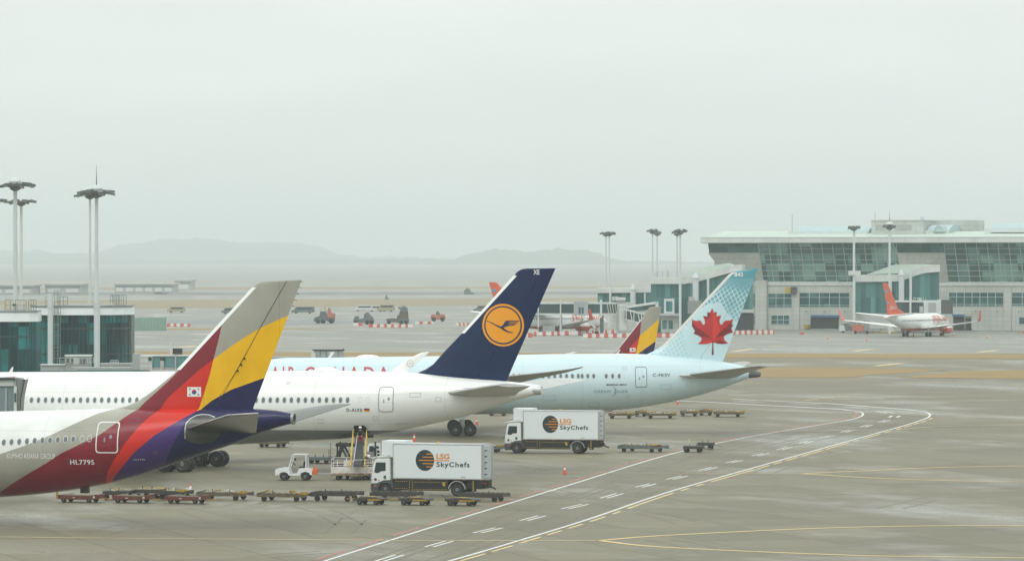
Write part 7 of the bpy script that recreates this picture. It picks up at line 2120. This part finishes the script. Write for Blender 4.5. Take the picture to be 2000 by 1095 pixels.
# dim far equipment silhouettes
def far_block(u, v, w_, h, label):
    Z = ZG(v); t = thing('parked_equipment', label, 'equipment', ((u - 1000) / F * Z, Z, 0))
    MB().prism([(0, 0), (0, h * .5), (w_ * .3, h), (w_ * .6, h * .8), (w_ * .7, h * .4), (w_, h * .3), (w_, 0)], 0, 3).build('body', DTL, t, bevel=.1)
far_block(752, 585, 1.6, 2.2, 'tiny dark vehicle alone on the far grass'); far_block(906, 575, 5, 3.4, 'dim grey lifting machine far left of the navy fin'); far_block(300, 574, 7, 1.2, 'dim row of equipment before the far hangar')
# red soil heap / orange things under the left bridge
fr = Frame(1050, ZG(651), 0)
o = MB().prism([(0, 0), (.4, 1.2), (1.6, 2.0), (2.4, 1.7), (3.0, .9), (4.4, .5), (5, 0)], 0, 4).build('spoil_heap', M('brown_soil', (.26, .19, .12), .95, var=.5, scale=1)); fr.place(o); tag(o, 'small brown soil heap under the left end of the long boarding bridge', 'heap')

# ================================================================ smaller airliners
class RealFrame(Frame):
    """same frame, but loc() already receives metres"""
    def loc(s, u, v, y=0.0): return u, v
ORJ = M('orange_tail_paint', (.72, .10, .028), .35, var=.15, scale=.4)
JRD = M('orange_red_lettering', (.70, .09, .04), .4)
mj = bpy.data.materials.new('white_red_belly_paint'); mj.use_nodes = True
n = mj.node_tree; b = n.nodes['Principled BSDF']; b.inputs['Roughness'].default_value = .3
t = n.nodes.new('ShaderNodeTexCoord'); sp = n.nodes.new('ShaderNodeSeparateXYZ'); n.links.new(t.outputs['Object'], sp.inputs[0])
lt = n.nodes.new('ShaderNodeMath'); lt.operation = 'LESS_THAN'; n.links.new(sp.outputs['Z'], lt.inputs[0]); lt.inputs[1].default_value = 2.0
mx = n.nodes.new('ShaderNodeMix'); mx.data_type = 'RGBA'; n.links.new(lt.outputs[0], mx.inputs['Factor']); mx.inputs['A'].default_value = (.78, .80, .78, 1); mx.inputs['B'].default_value = (.60, .09, .04, 1)
n.links.new(mx.outputs['Result'], b.inputs['Base Color'])
def small_jet(u, Z, theta, label, full=True):
    c_, s__ = -math.sin(R(theta)), math.cos(R(theta))
    fr = RealFrame(u, Z, math.degrees(math.atan2(s__, c_)))
    # shift so that the frame origin is the nose; main gear (x=19.5) sits on u,Z
    fr.ox -= 19.5 * fr.c; fr.oy += 19.5 * fr.s
    P = Plane('airliner', label, fr, dy=0)
    P.fuselage([(9.5, 5.35), (24, 5.35), (30, 5.35), (36, 5.25), (38.6, 5.0), (39.4, 4.75)], [(9.5, 1.3), (22, 1.3), (25, 1.45), (29, 2.1), (34, 3.2), (38, 4.15), (39.4, 4.5)], mj, nose=0)
    P.fin([(26.5, 5.3), (31.0, 6.6), (37.3, 12.3), (38.0, 12.5)], [(37.3, 5.2), (40.2, 12.5)], ORJ, hinge=.7, tmax=.25)
    for sg in (-1, 1):
        P.panel('horizontal_stabilizer', [(sg * .4, 33, 37.8, 4.9, 4.85), (sg * 7.1, 37.6, 39.6, 5.6, 5.6)], WHT, .10)
        P.panel('wing', [(sg * .5, 12, 21, 1.9, 1.8), (sg * 6, 15.6, 21, 2.5, 2.4), (sg * 16.6, 22.2, 23.9, 3.7, 3.7)], WHT, .10)
        P.panel('winglet', [(sg * 16.6, 22.2, 23.9, 3.7, 3.7), (sg * 17.1, 22.9, 24.2, 4.2, 4.2), (sg * 17.6, 24.2, 25.0, 6.2, 6.2)], ORJ, .09)
        e = P.engine((12.2, sg * 4.9, 1.75), 1.05, 4.0, mj)
        P.gear((19.5, sg * 2.85), sg, r=.55, n_ax=1, track=.85, top=2.4)
        if True:
            MB().beam((15.5, sg * 4.9, 2.3), (18, sg * 4.9, 2.5), .25, .5).build('pylon', WHT, P.root)
    P.gear((3.9, 0), 1, r=.35, n_ax=1, track=.5, top=1.8)
    sf = lambda x, z: -P.surf(x, z) + .05
    for k in range(38):
        x = 31.5 - k * .66
        drape('cabin_window', [(rect(x - .15, x + .15, 3.62, 4.0), 0, 0)], sf, WINC, P.root, 0, 2)
    lettering('airline_lettering', 'JEJUair', 14.6, 3.6, 3.1, 4.8, sf, JRD, P.root, off=0, cut=.5, bold=.005)
    ff = lambda x, z: P.fin_half(x, z) + .05
    lettering('tail_lettering', 'JEJUair', 36.5, 32.4, 6.3, 7.2, ff, WTX, P.finob, off=0, cut=.6, shear=.2)
    bl_ = M('tail_blue_patch', (.05, .35, .60), .4)
    for pts in ([(37.6, 11.6), (39.4, 10.6), (38.6, 10.3), (37.3, 10.8)], [(36.9, 8.0), (38.2, 8.0), (37.8, 7.4), (36.7, 7.5)], [(33.6, 9.4), (34.2, 9.2), (33.6, 8.6)]):
        pass
    for pts in ([(38.0, 10.9), (39.2, 10.9), (38.9, 10.2), (38.0, 10.3)], [(37.2, 8.3), (38.2, 8.3), (38.0, 7.6), (37.0, 7.6)]):
        drape('tail_patch', [(pts, 0, 0)], ff, bl_, P.finob, 0, 2)
    return P
J1 = small_jet(1791, 1066, 27, 'white airliner with orange tail and orange belly parked at the terminal')
J2 = small_jet(1076, 1092, 45, 'white airliner with orange tail mostly hidden behind the long boarding bridge')

# second banded tail, a smaller airliner behind the pale blue one
FD = Frame(1245, 600, 2)
D = Plane('airliner', 'smaller banded tail airliner hidden behind the pale blue airliner', FD, dy=-1.8)
S = lambda L_, y=0: [(u, v, y) for u, v in L_]
zs1 = FD.loc(1249.6, 656, 0)[1]; zlow = FD.loc(1249, 740, 0)[1]; zhi = FD.loc(1249, 590, 0)[1]
MD = band_mat('banded_livery_paint_small', FD, [
    (S([(1190, 700), (1206, 684), (1252.7, 624.6), (1262, 600), (1262, 592)]), MAROON),
    (S([(1228, 690), (1231, 678), (1249.6, 656.6), (1252.5, 625), (1254, 620), (1254, 590)]), (GREY_A, zs1, RED_A)),
    (S([(1241, 695), (1249.6, 655.5), (1289.7, 620.8), (1320, 619), (1320, 590)]), YEL_A),
    (S([(1240, 695), (1248, 689), (1279.5, 666.8), (1320, 664), (1320, 592)]), NAVY_A)], (.8, .82, .8), (FD.loc(1245, 700, 0)[1], zhi), (FD.loc(1180, 650, 0)[0], FD.loc(1330, 650, 0)[0]))
D.fuselage([(900, 698), (1100, 697), (1200, 696), (1280, 699), (1320, 712), (1326, 716)], [(900, 758), (1100, 756), (1180, 752), (1240, 742), (1300, 728), (1326, 722)], M('white_hidden_fuselage', (.78, .8, .78), .3), nose=-38)
D.fin([(1196, 696), (1201, 689), (1251, 624.6), (1267.5, 601), (1270.5, 599.3), (1276.5, 598.5), (1292, 598.2)], [(1275.5, 696), (1292, 598.2)], MD, hinge=.7, tmax=.25)
korean_flag(D, 1230, 1241.2, 679, 686.8)
blade(D, [(1201, 692), (1207, 692), (1212, 682.5), (1210, 682)], 'winglet_tip', y=-2.0)
